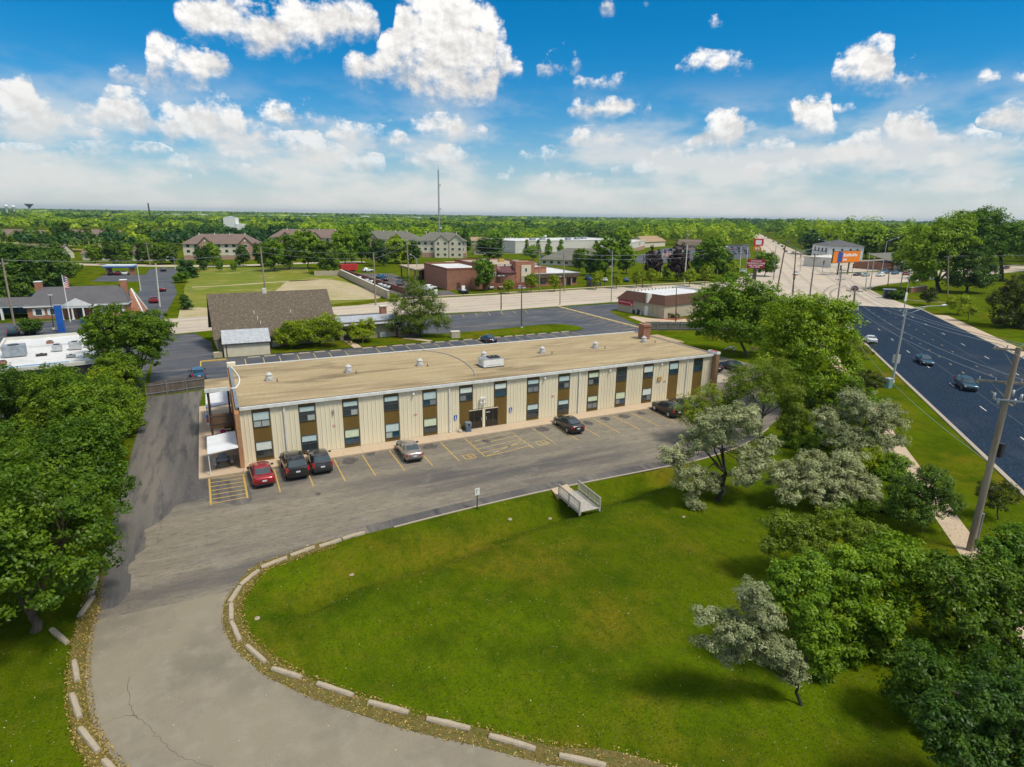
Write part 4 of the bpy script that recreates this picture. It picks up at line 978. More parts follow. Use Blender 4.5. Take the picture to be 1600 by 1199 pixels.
def car_meshes(kind):
    if kind in _CM: return _CM[kind]
    K = KIND[kind]; S = K['body']; xs = np.array([s[0] for s in S])[::-1]
    tab = {i: np.array([s[i] for s in S])[::-1] for i in (1, 2, 3)}
    f = lambda x, i: float(np.interp(x, xs, tab[i]))
    X = sorted(set(list(xs) + [1.7, 1.0, .3, -.9, 2.1]), reverse=True)
    X = [x for x in X if xs[0] <= x <= xs[-1]]
    rings = []
    for x in X:
        w, zb, zt = f(x, 1), f(x, 2), f(x, 3); h = zt - zb
        half = [(w * .70, zb), (w * .93, zb + .03), (w * .985, zb + h * .25), (w, zb + h * .5), (w * .985, zb + h * .72), (w * .955, zt - .07), (w * .90, zt - .015), (w * .80, zt + .005), (w * .45, zt + .025)]
        rings.append([(x, y, z) for y, z in half] + [(x, 0, zt + .032)] + [(x, -y, z) for y, z in half[::-1]])
    b = MB().mat(0, True); b.loft(rings)
    # cabin shell
    C = K['cab']; (xa, za, wa) = C[0]; (xe, ze, we) = C[-1]; belt = lambda x: f(x, 3) - .02
    cr = []
    for i, (x, zt, wt) in enumerate(C):
        wb = f(x, 1) * .945; zb = belt(x)
        if i in (0, len(C) - 1): pr = [(wb * .93, zb - .03), (wt * 1.02, zt + .0), (wt * .80, zt + .03), (wt * .4, zt + .045)]
        else: pr = [(wb, zb - .03), (wt * 1.02, zt - .075), (wt * .90, zt - .015), (wt * .4, zt + .012)]
        cr.append([(x, y, z) for y, z in pr] + [(x, 0, pr[-1][1] + .004)] + [(x, -y, z) for y, z in pr[::-1]])
    b.loft(cr)
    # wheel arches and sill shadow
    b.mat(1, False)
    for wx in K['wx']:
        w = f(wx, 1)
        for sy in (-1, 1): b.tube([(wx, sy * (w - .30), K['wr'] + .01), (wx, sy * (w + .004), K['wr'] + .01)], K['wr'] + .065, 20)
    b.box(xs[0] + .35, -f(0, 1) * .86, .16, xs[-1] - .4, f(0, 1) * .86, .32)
    body = b.mesh('body', [P['black'], M_TRIM]); body.set_sharp_from_angle(angle=R(50))
    glass = {}

    def patch(name, q, n):
        k = MB(); n = np.array(n, float); n /= np.linalg.norm(n)
        k.poly([np.array(p) + n * .014 for p in q]); m = k.mesh(name, [M_CARGLASS]); glass.setdefault(name, []).append(m)

    x1, z1, w1 = C[1]; x3, z3, w3 = C[-2]
    nz = (z1 - za, 0, xa - x1); t0, t1 = .06, .90
    P0 = lambda t, s: (xa + (x1 - xa) * t, s * ((wa + (w1 - wa) * t) * .93), za + .035 + (z1 - za - .035) * t)
    patch('windshield', [P0(t0, 1), P0(t0, -1), P0(t1, -1), P0(t1, 1)][::-1], nz)
    nr = (-(z3 - ze), 0, x3 - xe)
    P1 = lambda t, s: (xe + (x3 - xe) * t, s * ((we + (w3 - we) * t) * .92), ze + .035 + (z3 - ze - .035) * t)
    patch('rear_window', [P1(.10, 1), P1(.10, -1), P1(.90, -1), P1(.90, 1)], nr)
    for s in (-1, 1):
        def sp(x, t):
            xm = np.clip(x, x3, x1); wt = float(np.interp(xm, [x3, x1], [w3, w1])) * 1.02; zt = float(np.interp(xm, [x3, x1], [z3, z1])) - .075
            wb = f(x, 1) * .945; zb = belt(x) - .03
            return (x, s * (wb + (wt - wb) * t), zb + (zt - zb) * t)
        mid = x1 - (x1 - x3) * .52 if kind not in ('pickup',) else x1 - (x1 - x3) * .55
        fr = [(xa - .34, .16), (mid + .04, .16), (mid + .04, .95), (x1 - .06, .95)]
        rr = [(mid - .04, .16), (xe + .42 if kind != 'pickup' else x3 + .05, .16), (x3 + .02, .93), (mid - .04, .95)]
        for q in (fr, rr):
            pts = [sp(*p) for p in q]; pts = pts if s > 0 else pts[::-1]
            patch('side_window', pts[::-1], (0, s, .32))
    # lamps, plate, bumper strip, mirrors
    xr = xs[0]; xf = xs[-1]; zr = f(xr + .1, 3)
    parts = []
    for s in (-1, 1):
        k = MB(); y0 = f(xr + .15, 1)
        if kind in ('suv', 'bigsuv', 'van'): k.obox((xr + .10, s * (y0 - .08), zr - .10), (.14, .17, .44), s * -.15)
        else: k.obox((xr + .09, s * (y0 - .19), zr - .17), (.13, .36, .17), s * -.28)
        parts.append(('tail_lamp', k.mesh('tail_lamp', [M_TAIL])))
        k = MB(); y1 = f(xf - .2, 1); k.obox((xf - .15, s * (y1 - .12), f(xf - .15, 3) - .12), (.22, .32, .15), s * -.35); parts.append(('headlight', k.mesh('headlight', [M_HEADL])))
        k = MB(); k.obox((xa - .42, s * (K['W'] + .09), belt(xa) + .10), (.13, .20, .14), 0); parts.append(('mirror', k.mesh('mirror', [M_TRIM])))
    k = MB(); k.box(xr - .015, -.18, zr - .34, xr + .1, .18, zr - .20); parts.append(('licence_plate', k.mesh('licence_plate', [M_PLATE])))
    k = MB(); k.box(xr - .012, -.74 * K['W'], f(xr + .1, 2) + .05, xr + .12, .74 * K['W'], f(xr + .1, 2) + .17); k.box(xf - .1, -.6 * K['W'], f(xf, 2) + .02, xf + .012, .6 * K['W'], f(xf, 2) + .16); parts.append(('bumper_trim', k.mesh('bumper_trim', [M_TRIM])))
    if kind == 'pickup': k = MB(); k.box(-2.62, -.82, 1.10, -.95, .82, 1.175); parts.append(('cargo_bed', k.mesh('cargo_bed', [M_TRIM])))
    r = K['wr']; k = MB().mat(0, True); k.tube([(0, -.11, 0), (0, -.095, 0), (0, .095, 0), (0, .11, 0)], [r * .86, r, r, r * .86], 20); tyre = k.mesh('wheel', [M_TYRE]); tyre.set_sharp_from_angle(angle=R(35))
    k = MB(); k.tube([(0, .108, 0), (0, .118, 0)], [r * .66, r * .6], 16)
    k.tube([(0, -.118, 0), (0, -.108, 0)], [r * .6, r * .66], 16); rim = k.mesh('rim', [M_RIM])
    _CM[kind] = dict(body=body, glass=glass, parts=parts, tyre=tyre, rim=rim, wy=f(K['wx'][0], 1) - .085, K=K)
    return _CM[kind]


def car(kind, col, loc, rz, label, group=None, full=True, cat='car', name=None):
    """nose along +X turned by rz"""
    D = car_meshes(kind); K = D['K']
    o = thing(name or {'sedan': 'sedan_car', 'suv': 'suv_car', 'bigsuv': 'suv_car', 'van': 'minivan', 'pickup': 'pickup_truck'}[kind], label, cat, (loc[0], loc[1], loc[2] if len(loc) > 2 else .015), rz, group)
    bo = link('body', D['body'], o); bo.material_slots[0].link = 'OBJECT'; bo.material_slots[0].material = P[col]
    for nm, ms in D['glass'].items():
        for m in ms: link(nm, m, o)
    for nm, m in D['parts']:
        if not full and nm in ('mirror', 'licence_plate', 'bumper_trim'): continue
        link(nm, m, o)
    for wx in K['wx']:
        for s in (-1, 1):
            w = link('wheel', D['tyre'], o, (wx, s * D['wy'], K['wr']))
            if full: link('rim', D['rim'], w)
    return o


NIN = R(90)
car('sedan', 'red', (2.38, 54.42), NIN + R(2), 'red sedan with a sunroof parked at the end bay by the hatched box')
car('bigsuv', 'black', (5.25, 55.0), NIN + R(1), 'large black SUV parked between the red sedan and the charcoal hatchback')
car('suv', 'char', (7.55, 55.1), NIN - R(2), 'charcoal compact SUV parked beside the large black SUV')
car('sedan', 'silver', (16.0, 54.4), NIN - R(3), 'champagne silver sedan parked alone at mid lot')
car('sedan', 'black', (34.55, 54.55), NIN - R(4), 'black sedan parked alone nose-in beyond the wheelchair bays')
car('suv', 'black', (48.5, 54.2), NIN - R(3), 'black crossover with bright alloys parked near the end of the office block')
car('sedan', 'char', (51.6, 54.7), NIN, 'dark car half hidden by foliage beside the black crossover')
car('sedan', 'black', (66.6, 69.6), NIN - R(8), 'black car nearest the brick end wall in the side bays')
car('sedan', 'black', (69.6, 68.9), NIN - R(8), 'black car in the side bays between two others', None)
car('sedan', 'char', (*G(1143, 577), .015), NIN - R(8), 'dark car furthest out in the side bays')
c_ = G(757, 532); car('sedan', 'navy', (c_[0], 101.8), NIN - R(2), 'dark blue coupe parked alone in the rear bays')
car('suv', 'teal', (*G(310, 591), .015), R(95), 'blue vehicle with pale roof behind the left timber fence')
# on the main road
fwd = math.atan2(UY, UX)
car('sedan', 'blue', (*G(1444, 568), .015), fwd + pi, 'dark teal sedan driving towards the junction end of the dark road')
car('suv', 'blue', (*G(1508, 607), .015), fwd + pi, 'dark teal SUV with bright headlamps on the dark road')
car('sedan', 'white', (*G(1359, 535), .015), fwd, 'white sedan in the kerb lane of the dark road')
car('sedan', 'maroon', (*G(1335, 453), .015), fwd, 'maroon car crossing the junction')

# ================================================================ trees
def leafmat(name, ca, cb, cc, trans=.38):
    """leaf colours run along the mesh's tint attribute"""
    m = bpy.data.materials.new(name); m.use_nodes = True; nt = m.node_tree; nt.nodes.clear(); MATS[name] = m
    at = nt.nodes.new('ShaderNodeAttribute'); at.attribute_name = 'tint'
    oi = nt.nodes.new('ShaderNodeObjectInfo')
    r = nt.nodes.new('ShaderNodeValToRGB'); nt.links.new(at.outputs['Fac'], r.inputs[0])
    ca, cb, cc = [(c[0] * 1.10, c[1] * 1.12, c[2] * .70) for c in (ca, cb, cc)]
    el_ = r.color_ramp.elements; el_[0].color = (*ca, 1); el_[1].color = (*cc, 1); e_ = el_.new(.5); e_.color = (*cb, 1)
    hs_ = nt.nodes.new('ShaderNodeHueSaturation'); nt.links.new(r.outputs[0], hs_.inputs['Color'])
    mr = nt.nodes.new('ShaderNodeMapRange'); nt.links.new(oi.outputs['Random'], mr.inputs[0]); mr.inputs['To Min'].default_value = .78; mr.inputs['To Max'].default_value = 1.2
    nt.links.new(mr.outputs[0], hs_.inputs['Value'])
    mh = nt.nodes.new('ShaderNodeMapRange'); nt.links.new(oi.outputs['Random'], mh.inputs[0]); mh.inputs['To Min'].default_value = .512; mh.inputs['To Max'].default_value = .488
    nt.links.new(mh.outputs[0], hs_.inputs['Hue'])
    d = nt.nodes.new('ShaderNodeBsdfDiffuse'); t = nt.nodes.new('ShaderNodeBsdfTranslucent'); x = nt.nodes.new('ShaderNodeMixShader')
    nt.links.new(hs_.outputs[0], d.inputs[0]); nt.links.new(hs_.outputs[0], t.inputs[0]); x.inputs[0].default_value = trans
    nt.links.new(d.outputs[0], x.inputs[1]); nt.links.new(t.outputs[0], x.inputs[2])
    g_ = nt.nodes.new('ShaderNodeBsdfGlossy'); g_.inputs['Roughness'].default_value = .45; g_.inputs[0].default_value = (.8, .85, .8, 1)
    x2 = nt.nodes.new('ShaderNodeMixShader'); x2.inputs[0].default_value = .018; nt.links.new(x.outputs[0], x2.inputs[1]); nt.links.new(g_.outputs[0], x2.inputs[2])
    o = nt.nodes.new('ShaderNodeOutputMaterial'); nt.links.new(x2.outputs[0], o.inputs[0])
    return m


LM = dict(
    vivid=leafmat('vivid_maple_leaves', (.062, .128, .005), (.145, .250, .009), (.28, .385, .022)),
    maple=leafmat('maple_leaves', (.026, .062, .004), (.064, .132, .007), (.140, .225, .016)),
    locust=leafmat('locust_leaves', (.042, .088, .005), (.092, .170, .009), (.185, .275, .020)),
    lime=leafmat('lime_green_leaves', (.125, .175, .005), (.240, .310, .008), (.40, .46, .022)),
    fresh=leafmat('fresh_maple_leaves', (.046, .102, .005), (.105, .200, .009), (.215, .325, .022)),
    olive=leafmat('silvery_olive_leaves', (.155, .172, .112), (.29, .31, .225), (.47, .48, .42), .3),
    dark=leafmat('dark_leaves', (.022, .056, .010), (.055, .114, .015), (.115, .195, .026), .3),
    pine=leafmat('pine_needles', (.036, .070, .012), (.084, .138, .018), (.165, .225, .032), .25),
    willow=leafmat('willow_leaves', (.085, .130, .010), (.165, .225, .018), (.28, .34, .04)),
    purple=leafmat('purple_leaves', (.022, .012, .020), (.042, .022, .034), (.07, .038, .048), .2),
    brownish=leafmat('brownish_shrub_leaves', (.040, .034, .010), (.060, .074, .014), (.10, .125, .02), .2),
    bright=leafmat('sunlit_wood_leaves', (.105, .185, .008), (.215, .325, .014), (.37, .455, .024)),
    mid=leafmat('mid_green_leaves', (.058, .120, .009), (.130, .238, .013), (.24, .355, .026)),
    blue=leafmat('blue_green_leaves', (.022, .066, .024), (.050, .120, .036), (.09, .180, .05)))
M_BARK = mat('bark', (.13, .095, .065), (.07, .05, .035), 6, 5, .95, bump=.6, stretch=(1, 1, .25))
M_BARKD = mat('dark_bark', (.045, .035, .028), (.025, .02, .016), 6, 5, .95, bump=.5, stretch=(1, 1, .25))
M_BARKP = mat('pale_bark', (.30, .26, .21), (.2, .17, .13), 6, 5, .9, stretch=(1, 1, .25))


def leaves(cen, out, size, g, asp=.55, up=.6, jit=.48):
    """diamond leaves at centres, facing roughly outwards and up"""
    n = len(cen); nr = out * .7 + g.normal(size=(n, 3)) * jit + np.array([0, 0, up]); nr /= np.linalg.norm(nr, axis=1, keepdims=True) + 1e-9
    a = np.cross(nr, g.normal(size=(n, 3))); a /= np.linalg.norm(a, axis=1, keepdims=True) + 1e-9; b = np.cross(nr, a)
    s = (size * g.uniform(.6, 1.25, n))[:, None]
    return np.stack([cen + a * s, cen + b * s * asp, cen - a * s, cen - b * s * asp], 1).reshape(-1, 3)


def leafmesh(name, V, tint, m):
    n = len(V) // 4; me = bpy.data.meshes.new(name)
    me.vertices.add(4 * n); me.vertices.foreach_set('co', V.astype(np.float32).ravel())
    me.loops.add(4 * n); me.loops.foreach_set('vertex_index', np.arange(4 * n, dtype=np.int32))
    me.polygons.add(n); me.polygons.foreach_set('loop_start', np.arange(0, 4 * n, 4, dtype=np.int32)); me.polygons.foreach_set('loop_total', np.full(n, 4, np.int32))
    at = me.attributes.new('tint', 'FLOAT', 'POINT'); at.data.foreach_set('value', np.repeat(np.clip(tint, 0, 1), 4).astype(np.float32))
    me.materials.append(m); me.update(); return me


def crown_points(lobes, nclump, per, cr, g, shell=.55, flat=.65, droop=0.0):
    """leaf centres in clumps spread over lobes (cx,cy,cz,rx,ry,rz)"""
    L = np.array(lobes, float); vol = (L[:, 3] * L[:, 4] + L[:, 4] * L[:, 5] + L[:, 3] * L[:, 5]); p = vol / vol.sum()
    k = g.choice(len(L), nclump, p=p); d = g.normal(size=(nclump, 3)); d[:, 2] += .18; d /= np.linalg.norm(d, axis=1, keepdims=True)
    rr = shell + (1.0 - shell) * g.random(nclump) ** .6
    C = L[k, :3] + d * L[k, 3:] * rr[:, None] * g.uniform(.86, 1.1, nclump)[:, None]
    crs = cr * g.uniform(.55, 1.35, nclump)
    o = g.normal(size=(nclump, per, 3)); o /= np.linalg.norm(o, axis=2, keepdims=True) + 1e-9
    rad = g.random((nclump, per)) ** .45
    off = o * rad[..., None] * crs[:, None, None]; off[..., 2] *= flat
    if droop: off[..., 2] -= droop * rad * crs[:, None] * g.random((nclump, per))
    pts = C[:, None, :] + off
    out = d[:, None, :] * .6 + o * .6
    ct = g.uniform(.0, 1.0, nclump)
    tint = ct[:, None] * .68 + g.random((nclump, per)) * .32
    return pts.reshape(-1, 3), out.reshape(-1, 3), tint.ravel(), C


def limbs(b, base, fork, targets, r0, g, n=7, rt=.03, nmain=6):
    """trunk from base to fork and tapering limbs out to the targets"""
    base, fork = np.array(base, float), np.array(fork, float)
    m = (base + fork) / 2 + g.normal(size=3) * .12 * np.array([1, 1, 0])
    b.tube([base - (0, 0, .15), base + (fork - base) * .06, m, fork], [r0 * 1.45, r0 * 1.05, r0 * .85, r0 * .68], 10)
    main = []
    for t in targets[:nmain]:
        t = np.array(t, float); d = t - fork; k = np.linalg.norm(d) + 1e-6
        c = fork + d * .45 + np.array([0, 0, .12 * k]) + g.normal(size=3) * .10 * k
        b.tube([fork - d / k * .1, fork + (c - fork) * .5, c, (c + t) / 2 + g.normal(size=3) * .05 * k, t], [r0 * .55, r0 * .46, r0 * .34, r0 * .2, rt], n, False); main += [c, (c + t) / 2]
    for t in targets[nmain:]:
        t = np.array(t, float); s0 = min(main, key=lambda q: np.linalg.norm(q - t)); d = t - s0; k = np.linalg.norm(d) + 1e-6
        b.tube([s0, s0 + d * .5 + g.normal(size=3) * .12 * k, t], [r0 * .22, r0 * .15, rt * .7], 5, False)


def tree(name, label, loc, lobes, kind, leaf, nclump, per, cr, seed, trunk_r=.2, fork=None, base=(0, 0, 0), group=None, bark=None, cat='tree', shell=.55, ntarget=12, flat=.65, asp=.55, droop=0.0, up=.6, jit=.42):
    g = np.random.default_rng(seed); o = thing(name, label, cat, (loc[0], loc[1], loc[2] if len(loc) > 2 else 0), 0, group)
    per = int(per * .78); leaf *= 1.11
    pts, out, tint, C = crown_points(lobes, nclump, per, cr, g, shell, flat, droop)
    keep = pts[:, 2] > .12; pts, out, tint = pts[keep], out[keep], tint[keep]
    link('crown', leafmesh('crown', leaves(pts, out, leaf, g, asp, up, jit), tint, LM[kind]), o)
    b = MB().mat(0, True); L = np.array(lobes)
    fork = fork or (float(L[:, 0].mean()) * .4, float(L[:, 1].mean()) * .4, float((L[:, 2] - L[:, 5]).min()) * .9 + .3)
    tg = list(L[:, :3]) + [C[i] for i in g.choice(len(C), min(ntarget, len(C)), replace=False)]
    limbs(b, base, fork, tg, trunk_r, g); b.build('trunk', bark or M_BARK, o, 60)
    return o


def lobeset(g, w, h, z0, n, sq=.42):
    """an uneven crown: n lobes inside a w wide envelope from z0 to h"""
    out = [(0, 0, (z0 + h) / 2, w * .36, w * .36, (h - z0) * .42)]
    for i in range(n):
        a = 2 * pi * i / n + g.uniform(-.4, .4); t = g.uniform(.12, .85); rr = w * .5 * (1 - abs(t - .4) * .9) * g.uniform(.42, .68)
        s = w * g.uniform(.17, .27)
        out.append((rr * cos(a), rr * sin(a), z0 + (h - z0) * t, s, s, s * g.uniform(.7, .95)))
    return out


def near(x, y): return (x, y, float(hgt(x, y)) - .02)


# ---- the big trees left of the drive
def maple(px, py, w, h, z0, seed, label, kind='maple', n=13, dens=1.0, leaf=.112, off=(0, 0), trunk=.28):
    g = np.random.default_rng(seed); x, y = G(px, py) if px is not None else off
    a = w * w * dens
    return tree('maple_tree' if kind == 'maple' else kind + '_tree', label, near(x, y), lobeset(g, w, h, z0, n), kind, leaf, int(9.5 * a ** .86) + 80, 66, .62, seed, trunk, cat='tree')


gp = lambda px, py, z: G(px, py, z)
maple(57, 985, 12.6, 10.8, 2.0, 11, 'broad dark green maple beside the drive with a bare trunk at its foot')
maple(None, 0, 10.5, 11.2, 1.6, 12, 'tall maple behind the bare-trunked maple left of the drive', dens=.7, off=(-15.5, 42.5))
maple(None, 0, 8.6, 9.6, 1.0, 13, 'maple crowding the drive edge beside the hatched parking box', off=(-10.0, 48.5))
maple(None, 0, 9.5, 9.8, 1.0, 14, 'maple standing between the drive maples and the white-roofed diner', dens=.7, off=(-17.5, 53))
maple(None, 0, 7.0, 8.4, .8, 15, 'feathery green tree overhanging the side drive', 'locust', 12, .8, .12, (-10.2, 57))
maple(None, 0, 7.5, 8.8, .8, 16, 'feathery tree in the belt between the side drive and the diner', 'locust', 12, .8, .12, (-11.6, 66.5))
maple(None, 0, 5.5, 6.0, .4, 17, 'lower bushy tree at the bend of the side drive', 'locust', 10, .9, .12, (-9.9, 72))
maple(None, 0, 13.2, 10.8, 1.2, 18, 'large rounded locust tree beside the timber fence and rear lot', 'locust', 15, .9, .15, (-10.6, 92))
maple(None, 0, 6.5, 7.5, .8, 19, 'small-leaved tree in front of the white diner roof', 'locust', 11, .8, .12, (-16.5, 78))
maple(None, 0, 5.5, 6.6, .6, 20, 'yellowish locust tree beside the yellow diner corner', 'lime', 10, .7, .12, (-12.0, 79))
maple(None, 0, 8.0, 9.0, 1.0, 26, 'maple at the back of the drive belt with its crown against the diner', dens=.55, off=(-20.5, 61))

maple(None, 0, 8.5, 9.4, .8, 27, 'maple filling the gap in the belt above the bare-trunked maple', dens=.8, off=(-14.2, 49.5))
maple(None, 0, 8.0, 8.6, .8, 28, 'feathery tree between the drive maples and the side drive', 'locust', 12, .8, .12, (-10.4, 62))
maple(None, 0, 7.5, 8.2, .5, 21, 'bushy locust filling the belt before the black diner wall', 'locust', 11, .8, .12, (-15.2, 72))
maple(None, 0, 7.0, 7.6, .5, 22, 'green tree at the diner end of the belt', dens=.7, off=(-20.5, 78))
maple(None, 0, 6.0, 7.0, .4, 23, 'leafy tree between the diner corner and the side drive', 'locust', 10, .8, .12, (-10.6, 83))
maple(None, 0, 9.0, 9.5, .8, 29, 'shaded maple at the far side of the belt', dens=.55, off=(-21.5, 45))

# ---- silvery olives, shrubs and trees right of the lawn
def olive(px, py, lobes, seed, label, n=150, tr=.16, fork=None, base=(0, 0, 0), leaf=.105, per=85, cr=.46):
    x, y = G(px, py)
    return tree('olive_tree', label, near(x, y), lobes, 'olive', leaf, int(n * 1.5), per, cr, seed, tr, fork, base, bark=M_BARKD, shell=.25, ntarget=12, asp=.42)


def rel(px, py, plist):
    """lobes given as photo (x, y, rx, ry) at the depth of the foot pixel (+dz along view) -> local metres"""
    bx, by = G(px, py); out = []; fw = np.array([sin(YAW), cos(YAW)]); z0 = float(hgt(bx, by))
    for (x, y, rx, ry, dd) in plist:
        q = np.array([bx, by]) + fw * dd; d = ray(x, y); t = np.dot(q, fw) / np.dot(d[:2], fw); p = d * t + np.array([0, 0, CAMH])
        s = FPX / np.dot(p - np.array([0, 0, CAMH]), _F)
        out.append((p[0] - bx, p[1] - by, max(p[2] - z0, .3), rx / s, (rx + ry) / 2 / s, ry / s))
    return out


olive(1122, 783, rel(1122, 783, [(1115, 670, 42, 32, .4), (1150, 650, 32, 26, -.2), (1085, 690, 28, 22, .6), (1050, 712, 24, 20, -.4), (1080, 745, 34, 22, -1.0), (1110, 755, 26, 20, .8), (1180, 715, 34, 22, .4), (1200, 695, 22, 18, 1.0), (1165, 745, 30, 16, -.6), (1085, 785, 14, 18, -1.2), (1175, 660, 16, 26, 1.5)]), 31, 'silvery olive tree with a forked leaning trunk at the lawn corner', 330, .19, (.62, .1, 2.35))
olive(1252, 1102, rel(1252, 1102, [(1175, 925, 20, 30, 0), (1195, 960, 32, 28, .3), (1150, 975, 40, 22, -.2), (1105, 965, 26, 18, -.3), (1185, 1005, 45, 28, 0), (1220, 1020, 30, 26, .3), (1105, 1000, 28, 10, -.3), (1240, 1045, 22, 22, .3), (1145, 1025, 26, 12, 0)]), 32, 'small silvery olive leaning out over the lawn below the dark maples', 240, .09, (-.35, .1, 1.2), leaf=.072, per=85, cr=.30)
olive(1290, 790, rel(1290, 790, [(1225, 745, 32, 26, 0), (1265, 730, 36, 30, .6), (1310, 740, 40, 34, .2), (1350, 765, 32, 26, -.4), (1290, 765, 50, 26, -.8), (1330, 720, 26, 20, 1.2), (1370, 790, 18, 14, -.3), (1235, 770, 26, 16, -1)]), 33, 'wide silvery olive bush on the lawn between two greener shrubs', 330, .10, (0, 0, .8))
olive(1335, 720, rel(1335, 720, [(1290, 655, 24, 22, 0), (1310, 680, 26, 24, -.4), (1345, 645, 36, 36, .6), (1385, 655, 30, 30, .8), (1365, 690, 36, 24, 0), (1335, 690, 30, 26, -.4), (1405, 690, 16, 12, .4), (1330, 620, 20, 14, 1.0)]), 34, 'tall silvery olive thicket along the road sidewalk', 330, .13)


def blobtree(px, py, lobes, kind, seed, label, n, leaf=.12, per=75, cr=.5, tr=.12, bark=None, name='shrub', cat='shrub', shell=.45, asp=.5, droop=0.0, nt=10, grp=None):
    x, y = G(px, py)
    return tree(name, label, near(x, y), rel(px, py, lobes), kind, leaf, n, per, cr, seed, tr, bark=bark, cat=cat, shell=shell, asp=asp, droop=droop, ntarget=nt, group=grp)


blobtree(1105, 690, [(1080, 635, 28, 24, 0), (1115, 622, 32, 26, .5), (1100, 655, 38, 22, -.5), (1140, 640, 22, 22, 0)], 'willow', 41, 'yellow-green small tree in front of the end of the office block', 300, .11, 66, .55, .12, M_BARKD, 'willow_tree', 'tree', .4, .3, .6)
blobtree(1188, 690, [(1168, 588, 34, 28, 0), (1202, 578, 36, 26, .6), (1230, 600, 26, 30, 0), (1185, 612, 40, 22, -.5), (1148, 605, 22, 20, 0), (1238, 625, 14, 28, .2)], 'willow', 42, 'thin-leaved willow spreading over the side bays of the lot', 400, .11, 66, .6, .14, M_BARK, 'willow_tree', 'tree', .4, .3, .7)
blobtree(1240, 694, [(1240, 640, 18, 20, 0), (1235, 660, 20, 20, -.2), (1252, 655, 14, 22, .2)], 'willow', 43, 'small drooping yellow-green shrub by the bend of the lot', 170, .11, 70, .5, .08, None, 'willow_shrub', 'shrub', .4, .35, .8)
blobtree(1245, 696, [(1232, 683, 14, 12, -.3), (1255, 684, 14, 13, .2)], 'mid', 44, 'rounded dark green bush at the foot of the drooping shrub', 70, .09, 75, .4, .06)
blobtree(1168, 556, [(1115, 478, 38, 34, 0), (1152, 455, 46, 30, .5), (1192, 476, 38, 34, 0), (1138, 508, 46, 28, -1), (1178, 512, 38, 28, -.6), (1100, 502, 24, 22, 0), (1150, 480, 46, 36, 1.5)], 'vivid', 45, 'big rounded shade tree on the grass beside the store fence', 700, .20, 62, 1.0, .28, None, 'shade_tree', 'tree')
blobtree(1256, 640, [(1228, 498, 38, 36, 1), (1270, 488, 44, 34, 0), (1306, 518, 38, 38, .5), (1260, 540, 50, 38, -1), (1222, 562, 36, 34, 0), (1312, 572, 32, 34, 0), (1270, 592, 46, 30, -1), (1316, 484, 24, 20, .8), (1210, 530, 26, 28, 1)], 'vivid', 46, 'tall full maple between the lot and the dark road', 640, .17, 62, .9, .30, None, 'maple_tree', 'tree')
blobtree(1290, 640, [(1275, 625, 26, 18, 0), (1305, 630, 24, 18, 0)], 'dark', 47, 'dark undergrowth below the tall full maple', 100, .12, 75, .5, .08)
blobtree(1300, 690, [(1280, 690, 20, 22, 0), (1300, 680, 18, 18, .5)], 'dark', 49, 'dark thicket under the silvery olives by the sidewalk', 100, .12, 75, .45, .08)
blobtree(1360, 612, [(1352, 590, 16, 15, 0), (1368, 596, 14, 13, 0)], 'brownish', 48, 'dark brownish round shrub near the road kerb', 90, .09, 75, .4, .08)
blobtree(1350, 562, [(1340, 540, 14, 10, 0), (1362, 545, 14, 10, .3), (1350, 555, 16, 8, 0)], 'brownish', 50, 'thin scrubby sapling beside the road kerb', 36, .08, 60, .4, .05)
blobtree(1440, 830, [(1415, 765, 30, 26, 0), (1455, 755, 34, 28, .4), (1480, 785, 22, 24, 0), (1430, 795, 42, 28, -.4), (1405, 790, 20, 22, 0)], 'dark', 51, 'dense dark green yew bush beside the roadside sidewalk', 330, .08, 80, .42, .1)
blobtree(1560, 812, [(1545, 765, 20, 16, 0), (1568, 770, 24, 18, .2), (1555, 785, 24, 14, -.2)], 'brownish', 52, 'sparse young tree at the foot of the tall timber pole', 90, .07, 70, .35, .06, None, 'young_tree', 'tree')
blobtree(1360, 735, [(1360, 715, 26, 18, 0), (1380, 735, 24, 16, 0)], 'lime', 53, 'light green shrub behind the silvery bush', 110, .09, 75, .42, .06)
blobtree(1285, 905, [(1215, 815, 28, 18, 0), (1255, 825, 38, 22, .2), (1300, 815, 40, 22, .4), (1340, 830, 36, 24, 0), (1265, 850, 46, 22, -.5), (1205, 850, 24, 20, -.3), (1375, 840, 26, 24, .3)], 'willow', 54, 'yellow-green shrub spreading in front of the dark maples', 380, .085, 66, .36, .09)
def bigmaple(x, y, w, h, z0, seed, label, kind='maple', dens=1.0, leaf=.12):
    g = np.random.default_rng(seed)
    return tree('maple_tree', label, near(x, y), lobeset(g, w, h, z0, 14), kind, leaf, int(11 * (w * w * dens) ** .86) + 60, 85, .5, seed, .24, cat='tree')


